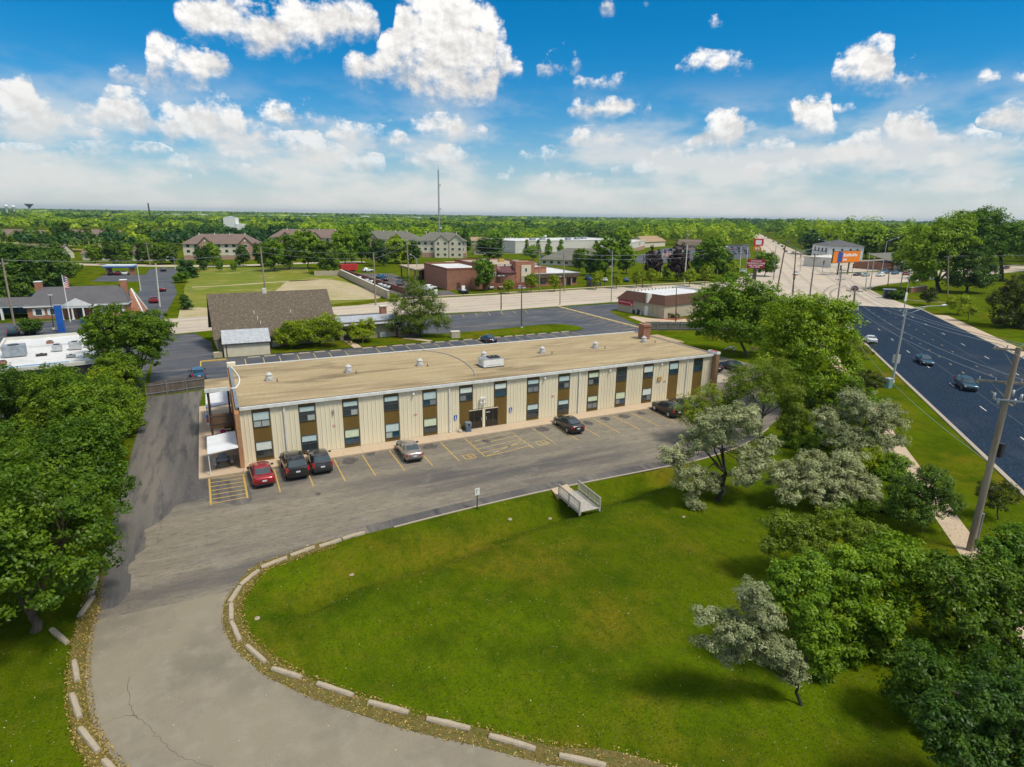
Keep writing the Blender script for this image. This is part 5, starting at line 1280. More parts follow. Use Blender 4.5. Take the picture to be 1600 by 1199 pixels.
blobtree(1400, 1010, [(1330, 890, 50, 36, .3), (1390, 870, 52, 36, .8), (1440, 900, 44, 40, .5), (1310, 945, 46, 36, -.4), (1370, 950, 60, 44, -.2), (1330, 1000, 40, 30, -.8), (1400, 1010, 50, 36, -.6), (1290, 905, 30, 24, -.2)], 'vivid', 61, 'bright green maple nearest the lawn at the road corner', 620, .10, 70, .42, .2, None, 'maple_tree', 'tree')
blobtree(1262, 1060, [(1225, 905, 34, 26, .8), (1255, 935, 38, 34, .5), (1215, 935, 24, 24, .6), (1262, 890, 34, 26, .9), (1275, 990, 34, 34, .3), (1285, 1040, 26, 26, .2)], 'mid', 62, 'green shrub behind the small leaning olive', 360, .085, 80, .36, .1)
blobtree(1520, 1040, [(1480, 900, 46, 36, .6), (1540, 910, 48, 40, 1), (1500, 960, 60, 46, 0), (1570, 970, 46, 46, .4), (1480, 1030, 50, 44, -.6), (1560, 1050, 60, 48, -.4), (1520, 1110, 56, 44, -1), (1590, 1120, 40, 44, -.8), (1590, 920, 30, 30, .8)], 'maple', 63, 'heavy dark maple filling the corner between lawn and road', 820, .10, 66, .42, .22, None, 'maple_tree', 'tree')
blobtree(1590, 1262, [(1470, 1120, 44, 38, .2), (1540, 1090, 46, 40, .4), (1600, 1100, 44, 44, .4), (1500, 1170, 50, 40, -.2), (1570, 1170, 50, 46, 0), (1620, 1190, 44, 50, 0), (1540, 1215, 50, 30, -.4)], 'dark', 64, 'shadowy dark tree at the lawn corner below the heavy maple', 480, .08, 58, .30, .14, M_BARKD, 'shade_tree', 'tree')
blobtree(1500, 1130, [(1440, 1040, 50, 40, .2), (1420, 1085, 36, 30, 0), (1490, 1080, 54, 44, .3), (1555, 1060, 50, 44, .5), (1460, 1130, 44, 34, -.2), (1520, 1130, 56, 40, 0), (1585, 1110, 46, 50, .3)], 'maple', 65, 'low spreading dark maple between the heavy maple and the lawn corner', 620, .08, 62, .36, .16, M_BARKD, 'maple_tree', 'tree')
blobtree(1585, 930, [(1555, 860, 34, 26, .4), (1590, 850, 34, 30, .5), (1560, 900, 40, 32, 0), (1605, 900, 36, 40, .2)], 'mid', 66, 'mid green tree beyond the sidewalk behind the heavy maple', 300, .10, 62, .42, .14, None, 'shade_tree', 'tree')
blobtree(1330, 800, [(1310, 785, 30, 18, 0), (1350, 790, 28, 18, .2), (1390, 800, 24, 20, .4)], 'mid', 67, 'green shrub tucked between the wide silvery bush and the yellow-green shrub', 220, .09, 66, .4, .08)
blobtree(1275, 700, [(1262, 690, 18, 16, 0), (1285, 712, 20, 14, .3), (1250, 712, 16, 12, -.3)], 'mid', 68, 'green underbrush joining the drooping shrub to the silvery thicket', 160, .10, 66, .42, .08)
blobtree(1415, 745, [(1400, 725, 22, 16, 0), (1385, 745, 20, 16, -.2)], 'mid', 69, 'small green bush between the silvery thicket and the yew', 130, .10, 66, .4, .08)
blobtree(1345, 660, [(1325, 605, 22, 18, .5), (1350, 625, 24, 20, 0), (1300, 640, 22, 20, .2)], 'fresh', 70, 'leafy sapling clump below the tall full maple at the sidewalk', 200, .12, 66, .5, .1, None, 'young_tree', 'tree')

# ================================================================ things on the site
LB = 'weathered precast concrete bumper lying along the edge of the pale drive'
BUMP = [((534.8, 843.5), (569.6, 833.4)), ((498.8, 855.3), (533.4, 845)), ((453.8, 869.8), (491.3, 856.3)), ((407.8, 888.1), (448.1, 872.8)), ((375, 915.9), (404, 892.8)), ((358.5, 943.4), (375, 918.1)), ((361, 945.3), (361, 971)), ((361.9, 973.4), (375, 1003.4)),
        ((386, 1011), (415, 1037)), ((426, 1046.5), (471, 1060.6)), ((496, 1070), (552, 1088.8)), ((576, 1099), (638.5, 1116)), ((667, 1125), (734.7, 1141)), ((764.5, 1151.6), (836.7, 1172.8)), ((874, 1182.4), (947, 1199))]
BUML = [((151, 904), (142.5, 930)), ((146, 934), (124, 964.5)), ((81, 985), (106, 1006.5)), ((116, 1035), (121, 1066)), ((112.5, 1086.5), (125, 1124)), ((126, 1140), (154, 1177)), ((163, 1190), (195, 1225))]


def bumper_mesh(L, seed, w=.145, h=.15):
    g = random.Random(seed); k = MB(); n = 7; rings = []
    for i in range(n):
        x = -L / 2 + L * i / (n - 1); j = lambda s: g.uniform(-s, s); e = .9 if i in (0, n - 1) else 1
        rings.append([(x, -w * e + j(.012), -.03), (x, -w * .98 * e + j(.012), h * .45), (x, -w * .6 * e + j(.012), h * e + j(.01)), (x, w * .6 * e + j(.012), h * e + j(.01)), (x, w * .98 * e + j(.012), h * .45), (x, w * e + j(.012), -.03)])
    k.loft(rings); return k.mesh('concrete_bumper', [M_BUMPER])


def bumper(a, b, label, group, seed, z=None):
    a, b = np.array(a), np.array(b); d = b - a; L = float(np.linalg.norm(d)); c = (a + b) / 2
    return tag(link('concrete_bumper', bumper_mesh(L, seed), None, (c[0], c[1], max(float(hgt(c[0], c[1])), 0) + .03 if z is None else z), math.atan2(d[1], d[0])), label, 'concrete bumper', group)


for i, (p, q) in enumerate(BUMP): bumper(G(*p), G(*q), ORD[i] + ' concrete bumper along the inner curve of the drive, counted from the parking lot', 'bumpers edging the lawn', i)
for i, (p, q) in enumerate(BUML): bumper(G(*p), G(*q), 'skewed concrete bumper in the grass below the drive maples' if i == 2 else ORD[i] + ' concrete bumper on the outer verge of the drive, counted from the parking lot', None if i == 2 else 'bumpers on the outer verge', 40 + i)
_bm = [bumper_mesh(1.85, 70), bumper_mesh(1.85, 71)]
_by = _bm[0].copy(); _by.materials[0] = M_YELLOW
for i, x in enumerate(rbx):
    ye = i in (7, 14)
    tag(link('concrete_bumper', _by if ye else _bm[i % 2], None, (x, 105.0 + .05 * math.sin(i * 2.1), .025), R(2 * math.sin(i * 3.3))), ('yellow painted' if ye else 'pale') + ' concrete bumper of the ' + ORD[i] + ' rear bay, counted from the metal-roofed shed', 'concrete bumper', 'yellow rear bay bumpers' if ye else 'rear bay bumpers')
for k in range(11):
    tag(link('concrete_bumper', _bm[k % 2], None, (81.7, 104.6 + k * 3.0, .025), R(90)), ORD[k] + ' concrete bumper along the yellow kerb, counted from the board fence', 'concrete bumper', 'bumpers along the yellow kerb')
k = MB(); k.box(-2.4, 104.7, 0, 1.2, 105.2, .15); k.box(-2.6, 99, .0, -2.4, 105, .15); tag(k.build('kerb_stop', M_YELLOW), 'yellow painted kerb corner beside the metal-roofed shed', 'kerb')

# footbridge over the swale
FB = thing('footbridge', 'short weathered plank footbridge with railings over the lawn swale', 'bridge', (25.72, 38.45, .02), R(-2))
for i in range(16):
    k = MB(); k.box(-.93, -1.78 + i * .222, .10, .93, -1.78 + i * .222 + .205, .145); k.build('plank', M_WOOD, FB)
for sx in (-.88, .88):
    k = MB(); k.box(sx - .05, -1.78, -.12, sx + .05, 1.78, .098); k.build('beam', M_WOOD, FB)
    r = MB(); s_ = sx + (.08 if sx > 0 else -.08)
    for y in (-1.72, 0, 1.72): k = MB(); k.box(s_ - .05, y - .05, -.2, s_ + .05, y + .05, 1.05); k.build('post', M_WOOD, FB)
    for z in (.26, .96): r.box(s_ - .035, -1.67, z, s_ + .035, -.05, z + .09); r.box(s_ - .035, .05, z, s_ + .035, 1.67, z + .09)
    r.build('rail', M_WOOD, FB)
    for i in range(18):
        y = -1.55 + i * .18
        if abs(y) < .07: continue
        k = MB(); k.box(s_ - .02, y - .02, .35, s_ + .02, y + .02, .96); k.build('baluster', M_WOOD, FB)
k = MB(); k.hexa([(*G(*p), -.03) for p in [(861, 766), (869, 775), (894, 768), (886, 758)]][::-1] + [(*G(*p), .10) for p in [(861, 766), (869, 775), (894, 768), (886, 758)]][::-1]); tag(k.build('concrete_pad', M_WALK), 'pinkish concrete pad between the lot edge and the footbridge', 'pad')
k = MB(); k.hexa([(24.75, 40.15, -.3), (26.55, 40.15, -.3), (26.5, 40.9, -.3), (24.75, 40.9, -.3), (24.75, 40.15, .08), (26.55, 40.15, .08), (26.5, 40.9, .08), (24.75, 40.9, .08)]); tag(k.build('concrete_ramp', M_WALK), 'concrete ramp leading onto the plank footbridge', 'ramp')
s = thing('sign_post', 'small white sign on a dark post at the lawn edge of the lot', 'sign', (17.56, 40.95, 0))
k = MB(); k.box(-.035, -.03, -.2, .035, .03, 1.85); k.build('post', M_BLACKMETAL, s)
k = MB(); k.box(-.2, -.05, 1.25, .2, -.031, 1.86); pl = k.build('plate', M_WHITE, s)
k = MB(); k.box(-.10, -.053, 1.42, -.04, -.0505, 1.78); k.box(-.04, -.053, 1.66, .1, -.0505, 1.72); k.build('marking', mat('sign_grey', (.2, .22, .22), (.3, .32, .3), 8, 2, .6), pl)
# pale stones and litter on the lawn
for i, (px, py) in enumerate([(402, 966), (548, 882), (797, 800), (1068, 809), (480, 853), (860, 792)]):
    g = random.Random(i); k = MB().mat(0, True); k.tube([(0, 0, -.05), (.02, .01, .03), (.0, .03, .10), (.01, .02, .13)], [.22, .26, .17, .05], 7); x, y = G(px, py)
    o = k.build('stone', M_BUMPER, None, None, (x, y, float(hgt(x, y))), g.uniform(0, 3)); o.scale = (g.uniform(.4, .8),) * 3; tag(o, ['pale stone in the lawn by the curve of bumpers', 'pale stone at the head of the swale', 'pale stone left of the footbridge', 'pale stone near the silvery olive trunk', 'pale stone beside the lot edge near the bumpers', 'pale stone at the near end of the footbridge'][i], 'stone', 'stones on the lawn')
g = np.random.default_rng(5); n = 900; cx, cy = g.uniform(-14, 60, n), g.uniform(12, 41, n)
cl = np.stack([cx, cy, hgt(cx, cy) + .05], 1); sel = [(p[0] > 6 or p[0] < -9 or p[1] < 38) for p in cl]
link_ = leafmesh('clover', leaves(cl[sel], np.tile([0, 0, 1.0], (sum(sel), 1)), .035, g), g.random(sum(sel)), mat('clover_white', (.62, .60, .42), (.5, .5, .3), 20, 2, .8)); stuff(tag(link('clover_flowers', link_), 'tiny pale clover flowers dotted over the lawn', 'flowers'))

# grass tufts over the near lawn, dry leaves and grit along the drive verge
g = np.random.default_rng(9); n = 52000; cx, cy = g.uniform(-16, 56, n), 6 + 36 * g.random(n) ** .85
okk = np.ones(n, bool); from_in = np.array(inner); from_out = np.array(outer)
ycut = np.interp(cx, [p[0] for p in nearedge], [p[1] for p in nearedge], left=99); okk &= cy < np.where(cx > 8, ycut - .3, 99)


def inside(px_, py_, poly):
    r = np.zeros(len(px_), bool); j = len(poly) - 1
    for i in range(len(poly)):
        (xi, yi), (xj, yj) = poly[i], poly[j]
        r ^= ((yi > py_) != (yj > py_)) & (px_ < (xj - xi) * (py_ - yi) / (yj - yi + 1e-12) + xi); j = i
    return r


okk &= ~inside(cx, cy, [tuple(p) for p in outer] + [tuple(p) for p in inner[::-1]]); okk &= ~inside(cx, cy, lot)
cx, cy = cx[okk], cy[okk]; pt = np.stack([cx, cy, hgt(cx, cy) + .022], 1)
LM['grass'] = leafmat('grass_blades', (.062, .100, .002), (.105, .155, .003), (.22, .22, .02), .3)
patch_ = .5 + .5 * np.sin(cx * .9 + 2 * np.sin(cy * .5)) * np.sin(cy * 1.1 + cx * .3)
stuff(tag(link('grass_tufts', leafmesh('grass_tufts', leaves(pt, g.normal(size=pt.shape) * np.array([.6, .6, .3]), .065, g, .45, 1.1), .25 * g.random(len(pt)) + .3 * patch_ + .35 * (g.random(len(pt)) < .16), LM['grass'])), 'tufts of mown grass over the front lawn', 'grass'))
pts = []
for path, o0, o1, k0 in ((inner[6:], .0, .95, 0), (outer, -.8, 0, 0)):
    Pq = np.array([p[:2] for p in path]); m_ = 5200; t = g.uniform(0, len(Pq) - 1.01, m_); i0 = t.astype(int); f_ = (t - i0)[:, None]; p = Pq[i0] * (1 - f_) + Pq[i0 + 1] * f_; d = Pq[i0 + 1] - Pq[i0]; d /= np.linalg.norm(d, axis=1, keepdims=True); nn = np.stack([-d[:, 1], d[:, 0]], 1)
    pts.append(p + nn * (o0 - .1 + (o1 - o0 + .35) * g.random(m_) ** 1.0)[:, None])
pts = np.concatenate(pts); p3 = np.stack([pts[:, 0], pts[:, 1], np.maximum(hgt(pts[:, 0], pts[:, 1]), 0) + .045], 1)
LM['litter'] = leafmat('dry_leaf_litter', (.10, .060, .018), (.26, .165, .05), (.48, .36, .20), .1)
stuff(tag(link('leaf_litter', leafmesh('leaf_litter', leaves(p3, np.tile([0, 0, 1.0], (len(p3), 1)), .055, g, .6), g.random(len(p3)), LM['litter'])), 'dry brown leaf litter and grit along the verges of the drive', 'leaf litter'))

# ---------------------------------------------------------------- building kit
M_SHING = layered('brown_grey_shingle', (.130, .104, .076), [(.3, 3, ONE, .45, .7, (.108, .086, .064), .8), (2.2, 5, (1, 1, 2.5), .48, .64, (.20, .165, .125), .85), (3.5, 4, (1, 1, 2.5), .5, .66, (.065, .050, .038), .85)], rough=.95, bump=.5, bscale=12)
M_SHINGG = layered('grey_shingle', (.115, .112, .118), [(.4, 3, ONE, .45, .7, (.09, .088, .094), .8), (5, 5, (1, 1, 3), .5, .72, (.15, .145, .15), .8), (12, 4, ONE, .5, .7, (.07, .068, .074), .8)], rough=.95, bump=.4, bscale=12)
M_SHINGO = layered('olive_grey_shingle', (.155, .15, .125), [(.4, 3, ONE, .45, .7, (.12, .118, .10), .8), (5, 5, ONE, .5, .72, (.19, .18, .15), .7)], rough=.95, bump=.3)
M_SHINGB = layered('mauve_brown_shingle', (.185, .135, .115), [(.4, 3, ONE, .45, .7, (.15, .11, .095), .8), (5, 5, ONE, .5, .72, (.22, .165, .14), .7)], rough=.95, bump=.3)
M_SHINGT = layered('tan_shingle', (.36, .25, .15), [(.5, 3, ONE, .45, .7, (.29, .2, .12), .8)], rough=.95, bump=.2)
M_CREAM = mat('cream_wall', (.66, .60, .46), (.6, .54, .41), 1, 3, .8); M_TAN = mat('tan_block_wall', (.46, .39, .28), (.40, .34, .245), 1.5, 4, .85)
M_PINKW = mat('pinkish_brick_wall', (.42, .27, .19), (.36, .23, .165), 2, 4, .85); M_PALE = mat('pale_wall', (.62, .60, .54), (.56, .54, .48), 1, 3, .8)
M_MEMB = layered('white_roof_membrane', (.66, .66, .65), [(.25, 4, ONE, .45, .7, (.52, .52, .52), .9), (1.5, 5, ONE, .52, .75, (.40, .39, .37), .6)], rough=.6, bump=0)
M_MEMBT = layered('tan_roof_membrane', (.42, .34, .25), [(.25, 4, ONE, .45, .7, (.36, .29, .21), .9)], rough=.85, bump=0)
M_WIN = mat('window_pane_dark', (.06, .075, .085), (.035, .045, .05), 1, 2, .1, spec=.8)
M_DKBRICK = brickmat('dark_red_brick', (.26, .075, .05), (.20, .06, .042), (.25, .17, .13)); M_BRBRICK = brickmat('bright_red_brick', (.40, .145, .075), (.32, .11, .06), (.40, .3, .22))


class Bld:
    """building with its front face from a to b (ground points), depth behind; local x along the front, y inwards"""
    def __init__(s, name, label, a, b, depth, cat='building', group=None):
        a, b = np.array(a), np.array(b); d = b - a; s.w = float(np.linalg.norm(d)); s.d = depth; s.n = 0
        s.o = thing(name, label, cat, (a[0], a[1], 0), math.atan2(d[1], d[0]), group)

    def walls(s, m, z1, z0=-.1, x0=0, x1=None, y0=0, y1=None, name='wall'):
        k = MB(); k.box(x0, y0, z0, s.w if x1 is None else x1, s.d if y1 is None else y1, z1); return k.build(name, m, s.o)

    def flat(s, m, z, cap=None, over=.15, par=.35, x0=0, x1=None, y0=0, y1=None, mc=None):
        x1 = s.w if x1 is None else x1; y1 = s.d if y1 is None else y1
        k = MB(); k.box(x0 + .2, y0 + .2, z, x1 - .2, y1 - .2, z + .06); r = k.build('roof', m, s.o)
        if mc is not None:
            c = MB(); o = over
            c.box(x0 - o, y0 - o, z, x1 + o, y0 + .2, z + par); c.box(x0 - o, y1 - .2, z, x1 + o, y1 + o, z + par); c.box(x0 - o, y0 + .2, z, x0 + .2, y1 - .2, z + par); c.box(x1 - .2, y0 + .2, z, x1 + o, y1 - .2, z + par); c.build('parapet', mc, r)
        return r

    def gable(s, m, z, rise, over=.4, x0=0, x1=None, y0=0, y1=None, axis='x', wallm=None, th=.16):
        x1 = s.w if x1 is None else x1; y1 = s.d if y1 is None else y1; k = MB(); t = th
        if axis == 'x':
            ym = (y0 + y1) / 2; sl = rise / (ym - y0); a0, a1 = x0 - over, x1 + over; e = z - sl * over
            k.hexa([(a0, y0 - over, e), (a1, y0 - over, e), (a1, ym, z + rise), (a0, ym, z + rise), (a0, y0 - over, e + t), (a1, y0 - over, e + t), (a1, ym, z + rise + t), (a0, ym, z + rise + t)])
            k.hexa([(a0, ym, z + rise), (a1, ym, z + rise), (a1, y1 + over, e), (a0, y1 + over, e), (a0, ym, z + rise + t), (a1, ym, z + rise + t), (a1, y1 + over, e + t), (a0, y1 + over, e + t)])
            gb = [[(xx, y0, z), (xx, y1, z), (xx, ym, z + rise)] for xx in (x0, x1)]
        else:
            xm = (x0 + x1) / 2; sl = rise / (xm - x0); b0, b1 = y0 - over, y1 + over; e = z - sl * over
            k.hexa([(x0 - over, b0, e), (xm, b0, z + rise), (xm, b1, z + rise), (x0 - over, b1, e), (x0 - over, b0, e + t), (xm, b0, z + rise + t), (xm, b1, z + rise + t), (x0 - over, b1, e + t)])
            k.hexa([(xm, b0, z + rise), (x1 + over, b0, e), (x1 + over, b1, e), (xm, b1, z + rise), (xm, b0, z + rise + t), (x1 + over, b0, e + t), (x1 + over, b1, e + t), (xm, b1, z + rise + t)])
            gb = [[(x0, yy, z), (x1, yy, z), (xm, yy, z + rise)] for yy in (y0, y1)]
        r = k.build('roof', m, s.o)
        if wallm is not None:
            for q in gb:
                g_ = MB(); d = (.02, 0, 0) if axis == 'x' else (0, .02, 0)
                g_.faces([tuple(np.array(p) - d) for p in q] + [tuple(np.array(p) + d) for p in q], [(0, 1, 2), (5, 4, 3), (0, 3, 4, 1), (1, 4, 5, 2), (2, 5, 3, 0)]); g_.build('gable_wall', wallm, s.o)
        return r

    def hip(s, m, z, rise, over=.5, x0=0, x1=None, y0=0, y1=None, ins=None):
        x1 = s.w if x1 is None else x1; y1 = s.d if y1 is None else y1; x0 -= over; x1 += over; y0 -= over; y1 += over
        i = min(x1 - x0, y1 - y0) / 2 if ins is None else ins; k = MB()
        if x1 - x0 >= y1 - y0: t = [(x0 + i, (y0 + y1) / 2), (x1 - i, (y0 + y1) / 2)]
        else: t = [((x0 + x1) / 2, y0 + i), ((x0 + x1) / 2, y1 - i)]
        v = [(x0, y0, z), (x1, y0, z), (x1, y1, z), (x0, y1, z), (*t[0], z + rise), (*t[1], z + rise)]
        f = [(0, 1, 5, 4), (1, 2, 5), (2, 3, 4, 5), (3, 0, 4), (3, 2, 1, 0)] if x1 - x0 >= y1 - y0 else [(0, 1, 4), (1, 2, 5, 4), (2, 3, 5), (3, 0, 4, 5), (3, 2, 1, 0)]
        k.faces(v, f); return k.build('roof', m, s.o)

    def win(s, u, z, w, h, side='S', fm=None, gm=None, y=None, name='window'):
        """framed window on a face; u runs along the face"""
        fm = fm or M_WHITE; gm = gm or M_WIN; t = .05; k = MB(); q = MB()
        def bx(B, a0, z0, a1, z1, d0, d1):
            if side == 'S': B.box(a0, (y or 0) - d1, z0, a1, (y or 0) - d0, z1)
            elif side == 'N': B.box(a0, (s.d if y is None else y) + d0, z0, a1, (s.d if y is None else y) + d1, z1)
            elif side == 'E': B.box((s.w if y is None else y) + d0, a0, z0, (s.w if y is None else y) + d1, a1, z1)
            else: B.box((y or 0) - d1, a0, z0, (y or 0) - d0, a1, z1)
        f = min(.12, w * .12)
        bx(k, u - w / 2 - f, z - f, u - w / 2, z + h + f, .003, t); bx(k, u + w / 2, z - f, u + w / 2 + f, z + h + f, .003, t); bx(k, u - w / 2, z + h, u + w / 2, z + h + f, .003, t); bx(k, u - w / 2, z - f, u + w / 2, z, .003, t)
        o = k.build(name, fm, s.o); bx(q, u - w / 2, z, u + w / 2, z + h, .003, .025); q.build('pane', gm, o); return o

    def box(s, name, m, x0, y0, z0, x1, y1, z1):
        k = MB(); k.box(x0, y0, z0, x1, y1, z1); return k.build(name, m, s.o)


# ---------------------------------------------------------------- chapel, its shed and annex
C = Bld('chapel', 'A-frame chapel with a vast brown-grey shingle roof behind the rear bays', (.2, 111.4), (19.8, 112.4), 13.0)
C.walls(M_TAN, 2.8, y0=.8, y1=12.2); C.gable(M_SHING, 2.55, 6.35, .5, wallm=M_TAN, th=.2)
C.box('chimney_vent', M_PALE, 8.6, 6.2, 8.6, 9.3, 6.9, 9.7)
for (u, v) in ((6.9, 2.2), (7.2, 1.4), (12.6, 2.9), (6.5, 3.1)):
    z = 2.55 + 6.35 * v / 6.5 + .15; k = MB(); k.tube([(u, v, z), (u, v, z + .55)], .07, 8); k.build('roof_pipe', M_WHITE, C.o)
for u in (6.8, 8.6): C.box('wall_unit', M_TIN, u, .2, 0, u + 1.3, .78, 1.1)
for u in (11.5, 13.6, 15.6): C.win(u, .9, 1.0, 1.1, y=.8)
S_ = Bld('metal_shed', 'cream shed with a pale standing-seam metal roof beside the chapel', (1.0, 106.9), (8.0, 106.7), 3.6, 'shed')
S_.walls(M_CREAM, 2.2)
k = MB(); k.hexa([(-.2, -.25, 2.15), (7.2, -.25, 2.15), (7.2, 3.7, 3.75), (-.2, 3.7, 3.75), (-.2, -.25, 2.25), (7.2, -.25, 2.25), (7.2, 3.7, 3.85), (-.2, 3.7, 3.85)]); rf = k.build('roof', M_TIN, S_.o)
for i in range(12):
    x = -.15 + i * .66; k = MB(); k.hexa([(x, -.25, 2.25), (x + .05, -.25, 2.25), (x + .05, 3.7, 3.85), (x, 3.7, 3.85), (x, -.25, 2.31), (x + .05, -.25, 2.31), (x + .05, 3.7, 3.91), (x, 3.7, 3.91)]); k.build('seam', M_TIN, rf)
S_.box('downspout', M_DKFRAME, .35, -.08, 0, .47, -.01, 2.1); S_.box('eave_trim', M_DKFRAME, -.22, -.29, 2.06, 7.22, -.251, 2.2)
S_.box('crate_step', M_TAN, -1.6, .2, 0, -.3, 1.2, .8)
A = Bld('annex', 'low tan annex with a grey shed roof and brick chimney beside the chapel', (20.8, 113.2), (31.6, 113.6), 9.0)
A.walls(M_TAN, 2.6); A.walls(M_DWOOD, 3.3, 2.6, -.3, 11.1, -.5, 9.2, 'fascia'); A.flat(M_SHINGG, 3.3, x0=-.4, x1=11.3, y0=-.6, y1=9.3)
k = MB(); k.hexa([(-.6, -1.2, 2.9), (11.3, -1.2, 2.9), (11.3, 3.5, 3.9), (-.6, 3.5, 3.9), (-.6, -1.2, 3.02), (11.3, -1.2, 3.02), (11.3, 3.5, 4.02), (-.6, 3.5, 4.02)]); k.build('roof_slope', M_TIN, A.o)
A.box('chimney', M_REDBRICK, 9.0, 3.6, 3.3, 10.2, 4.6, 5.4); A.box('chimney_cap', M_PALE, 8.9, 3.5, 5.4, 10.3, 4.7, 5.55)
A.box('door', M_DKFRAME, .6, -.06, 0, 2.2, -.01, 2.3); A.box('door_frame', M_PALE, .4, -.04, 0, .58, -.005, 2.45)
for u in (4.2, 7.4): A.box('wall_unit', M_TIN, u, -.5, .2, u + 1.2, -.02, 1.2)
k = MB(); k.box(31.8, 112.3, 0, 32.0, 116, 1.6); k.box(32.0, 112.3, 0, 35.0, 112.5, 1.6); tag(k.build('brick_wall', M_PINKW), 'low pinkish brick screen wall beside the pine', 'wall')
k = MB(); k.box(33.0, 110.6, 0, 35.6, 110.66, .9)
for i in range(14): k.box(33.0 + i * .2, 110.55, 0, 33.03 + i * .2, 110.6, 1.0)
tag(k.build('iron_fence', M_BLACKMETAL), 'short black iron fence below the pine', 'fence')
ribbon('path', smooth_curve([(21.9, 113), (22.3, 109), (22.4, 105.6)], 4), -.7, .7, .10, .112, M_WALK)
ribbon('path', smooth_curve([(32.2, 110.8), (34, 109.2), (36.2, 106.2)], 4), -.6, .6, .10, .112, M_WALK)
for i, (px, py, lab) in enumerate([(520, 541, 'blue sign on a post at the chapel lawn beside the door path'), (567, 537, 'blue sign on a post in front of the annex')]):
    s = thing('parking_sign', lab, 'sign', (*G(px, py), .1)); k = MB(); k.tube([(0, 0, -.1), (0, 0, 1.6)], .035, 6); k.build('post', M_WHITE, s); k = MB(); k.box(-.24, -.07, 1.35, .24, -.04, 2.0); k.build('plate', mat('pale_sign_blue', (.10, .28, .48), (.3, .45, .6), 8, 2, .5), s)
s = thing('hydrant', 'stubby yellowish hydrant by the annex path', 'hydrant', (*G(549, 540), .1)); k = MB().mat(0, True); k.tube([(0, 0, -.1), (0, 0, .5), (0, 0, .62), (0, 0, .7)], [.13, .12, .14, .05], 10); k.build('barrel', M_YELLOW, s); k = MB(); k.tube([(-.2, 0, .4), (.2, 0, .4)], .06, 8); k.build('nozzle', M_YELLOW, s)
s = thing('transformer_box', 'cream transformer cabinet on the grass island', 'cabinet', (*G(711, 528), .1), R(-5)); k = MB(); k.box(-.85, -.6, -.05, .85, .6, 1.15); k.build('case', M_CREAM, s); k = MB(); k.box(-.8, -.62, .15, -.05, -.601, 1.05); k.box(.05, -.62, .15, .8, -.601, 1.05); k.build('door', M_TAN, s); k = MB(); k.box(-.9, -.65, 1.15, .9, .65, 1.22); k.build('lid', M_CREAM, s)


def fence(name, label, pts, h, m, post_m, pw=.15):
    o = thing(name, label, 'fence', (0, 0, 0)); g = random.Random(3)
    for a, b in zip(pts[:-1], pts[1:]):
        a, b = np.array(a), np.array(b); L = np.linalg.norm(b - a); d = (b - a) / L; nb = max(1, round(L / 2.4)); n = np.array([-d[1], d[0]]); ang = math.atan2(d[1], d[0])
        for i in range(nb):
            p = a + (b - a) * i / nb; q = a + (b - a) * (i + 1) / nb; k = MB(); npl = int(np.linalg.norm(q - p) / pw)
            for j in range(npl):
                c = p + (q - p) * (j + .5) / npl; hh = h * g.uniform(.97, 1.02); k.obox((c[0], c[1], hh / 2), (pw * .93, .03, hh), ang)
            k.build('board_panel', m, o)
            c = p - n * .07; k = MB(); k.tube([(*c, -.2), (*c, h + .12)], .05, 6); k.build('post', post_m, o)
            k = MB()
            for z in (.35, h - .35): c = (p + q) / 2 - n * .05; k.obox((c[0], c[1], z), (np.linalg.norm(q - p) - .1, .05, .08), ang)
            k.build('rail', post_m, o)
    return o


M_FENCE = mat('grey_brown_boards', (.16, .12, .095), (.10, .078, .062), 3, 5, .9, stretch=(1, 1, .1)); M_GPOST = mat('galvanised_post', (.34, .37, .40), (.26, .28, .3), 4, 3, .5, metal=.4)
fence('board_fence', 'brown board fence with metal posts closing the end of the side drive', [(-8.7, 86.9), (-1.9, 88.2)], 1.75, M_FENCE, M_GPOST)
fence('board_fence', 'long grey board fence between the lawn trees and the store', [(81.9, 100.6), (96, 94.4), (116, 92)], 1.8, MATS['weathered_wood'] if False else mat('silver_grey_boards', (.20, .18, .16), (.14, .125, .11), 3, 5, .9), M_GPOST)

# ---------------------------------------------------------------- the clinic store with the mansard roof
ca, cb = (91.2, 124.6), (95.6, 110.8)
ST = Bld('clinic_store', 'tan one-storey store with a brown mansard roof and white flat top beyond the fence', cb, (118, 114.8), 15.0)
# local frame: front from corner (95.6,110.8) running right; left flank runs back
ST.walls(M_TAN, 3.3)
mh, mi = 2.1, 1.5; k = MB(); M_MANS = layered('brown_mansard_shingle', (.095, .048, .032), [(.6, 3, ONE, .45, .7, (.07, .036, .025), .8), (6, 4, (1, 1, 3), .5, .72, (.125, .066, .044), .8)], rough=.9, bump=.4, bscale=10)
w, d = ST.w, ST.d
lo = [(-.35, -.35), (w + .35, -.35), (w + .35, d + .35), (-.35, d + .35)]; hi = [(mi, mi), (w - mi, mi), (w - mi, d - mi), (mi, d - mi)]
k.faces([(*p, 3.15) for p in lo] + [(*p, 3.15 + mh) for p in hi], [(0, 1, 5, 4), (1, 2, 6, 5), (2, 3, 7, 6), (3, 0, 4, 7), (3, 2, 1, 0)]); k.build('mansard', M_MANS, ST.o)
ST.flat(M_MEMB, 4.75, x0=mi, x1=w - mi, y0=mi, y1=d - mi, mc=M_PALE, over=.05, par=.52)
for i in range(14): ST.box('parapet_brace', M_DKFRAME, mi + 1 + i * 1.35, d - mi - .35, 4.8, mi + 1.1 + i * 1.35, d - mi - .25, 5.3)
k = MB(); k.box(-.03, 5.0, .05, -.005, 6.1, 2.35); k.build('door', M_WHITE, ST.o)
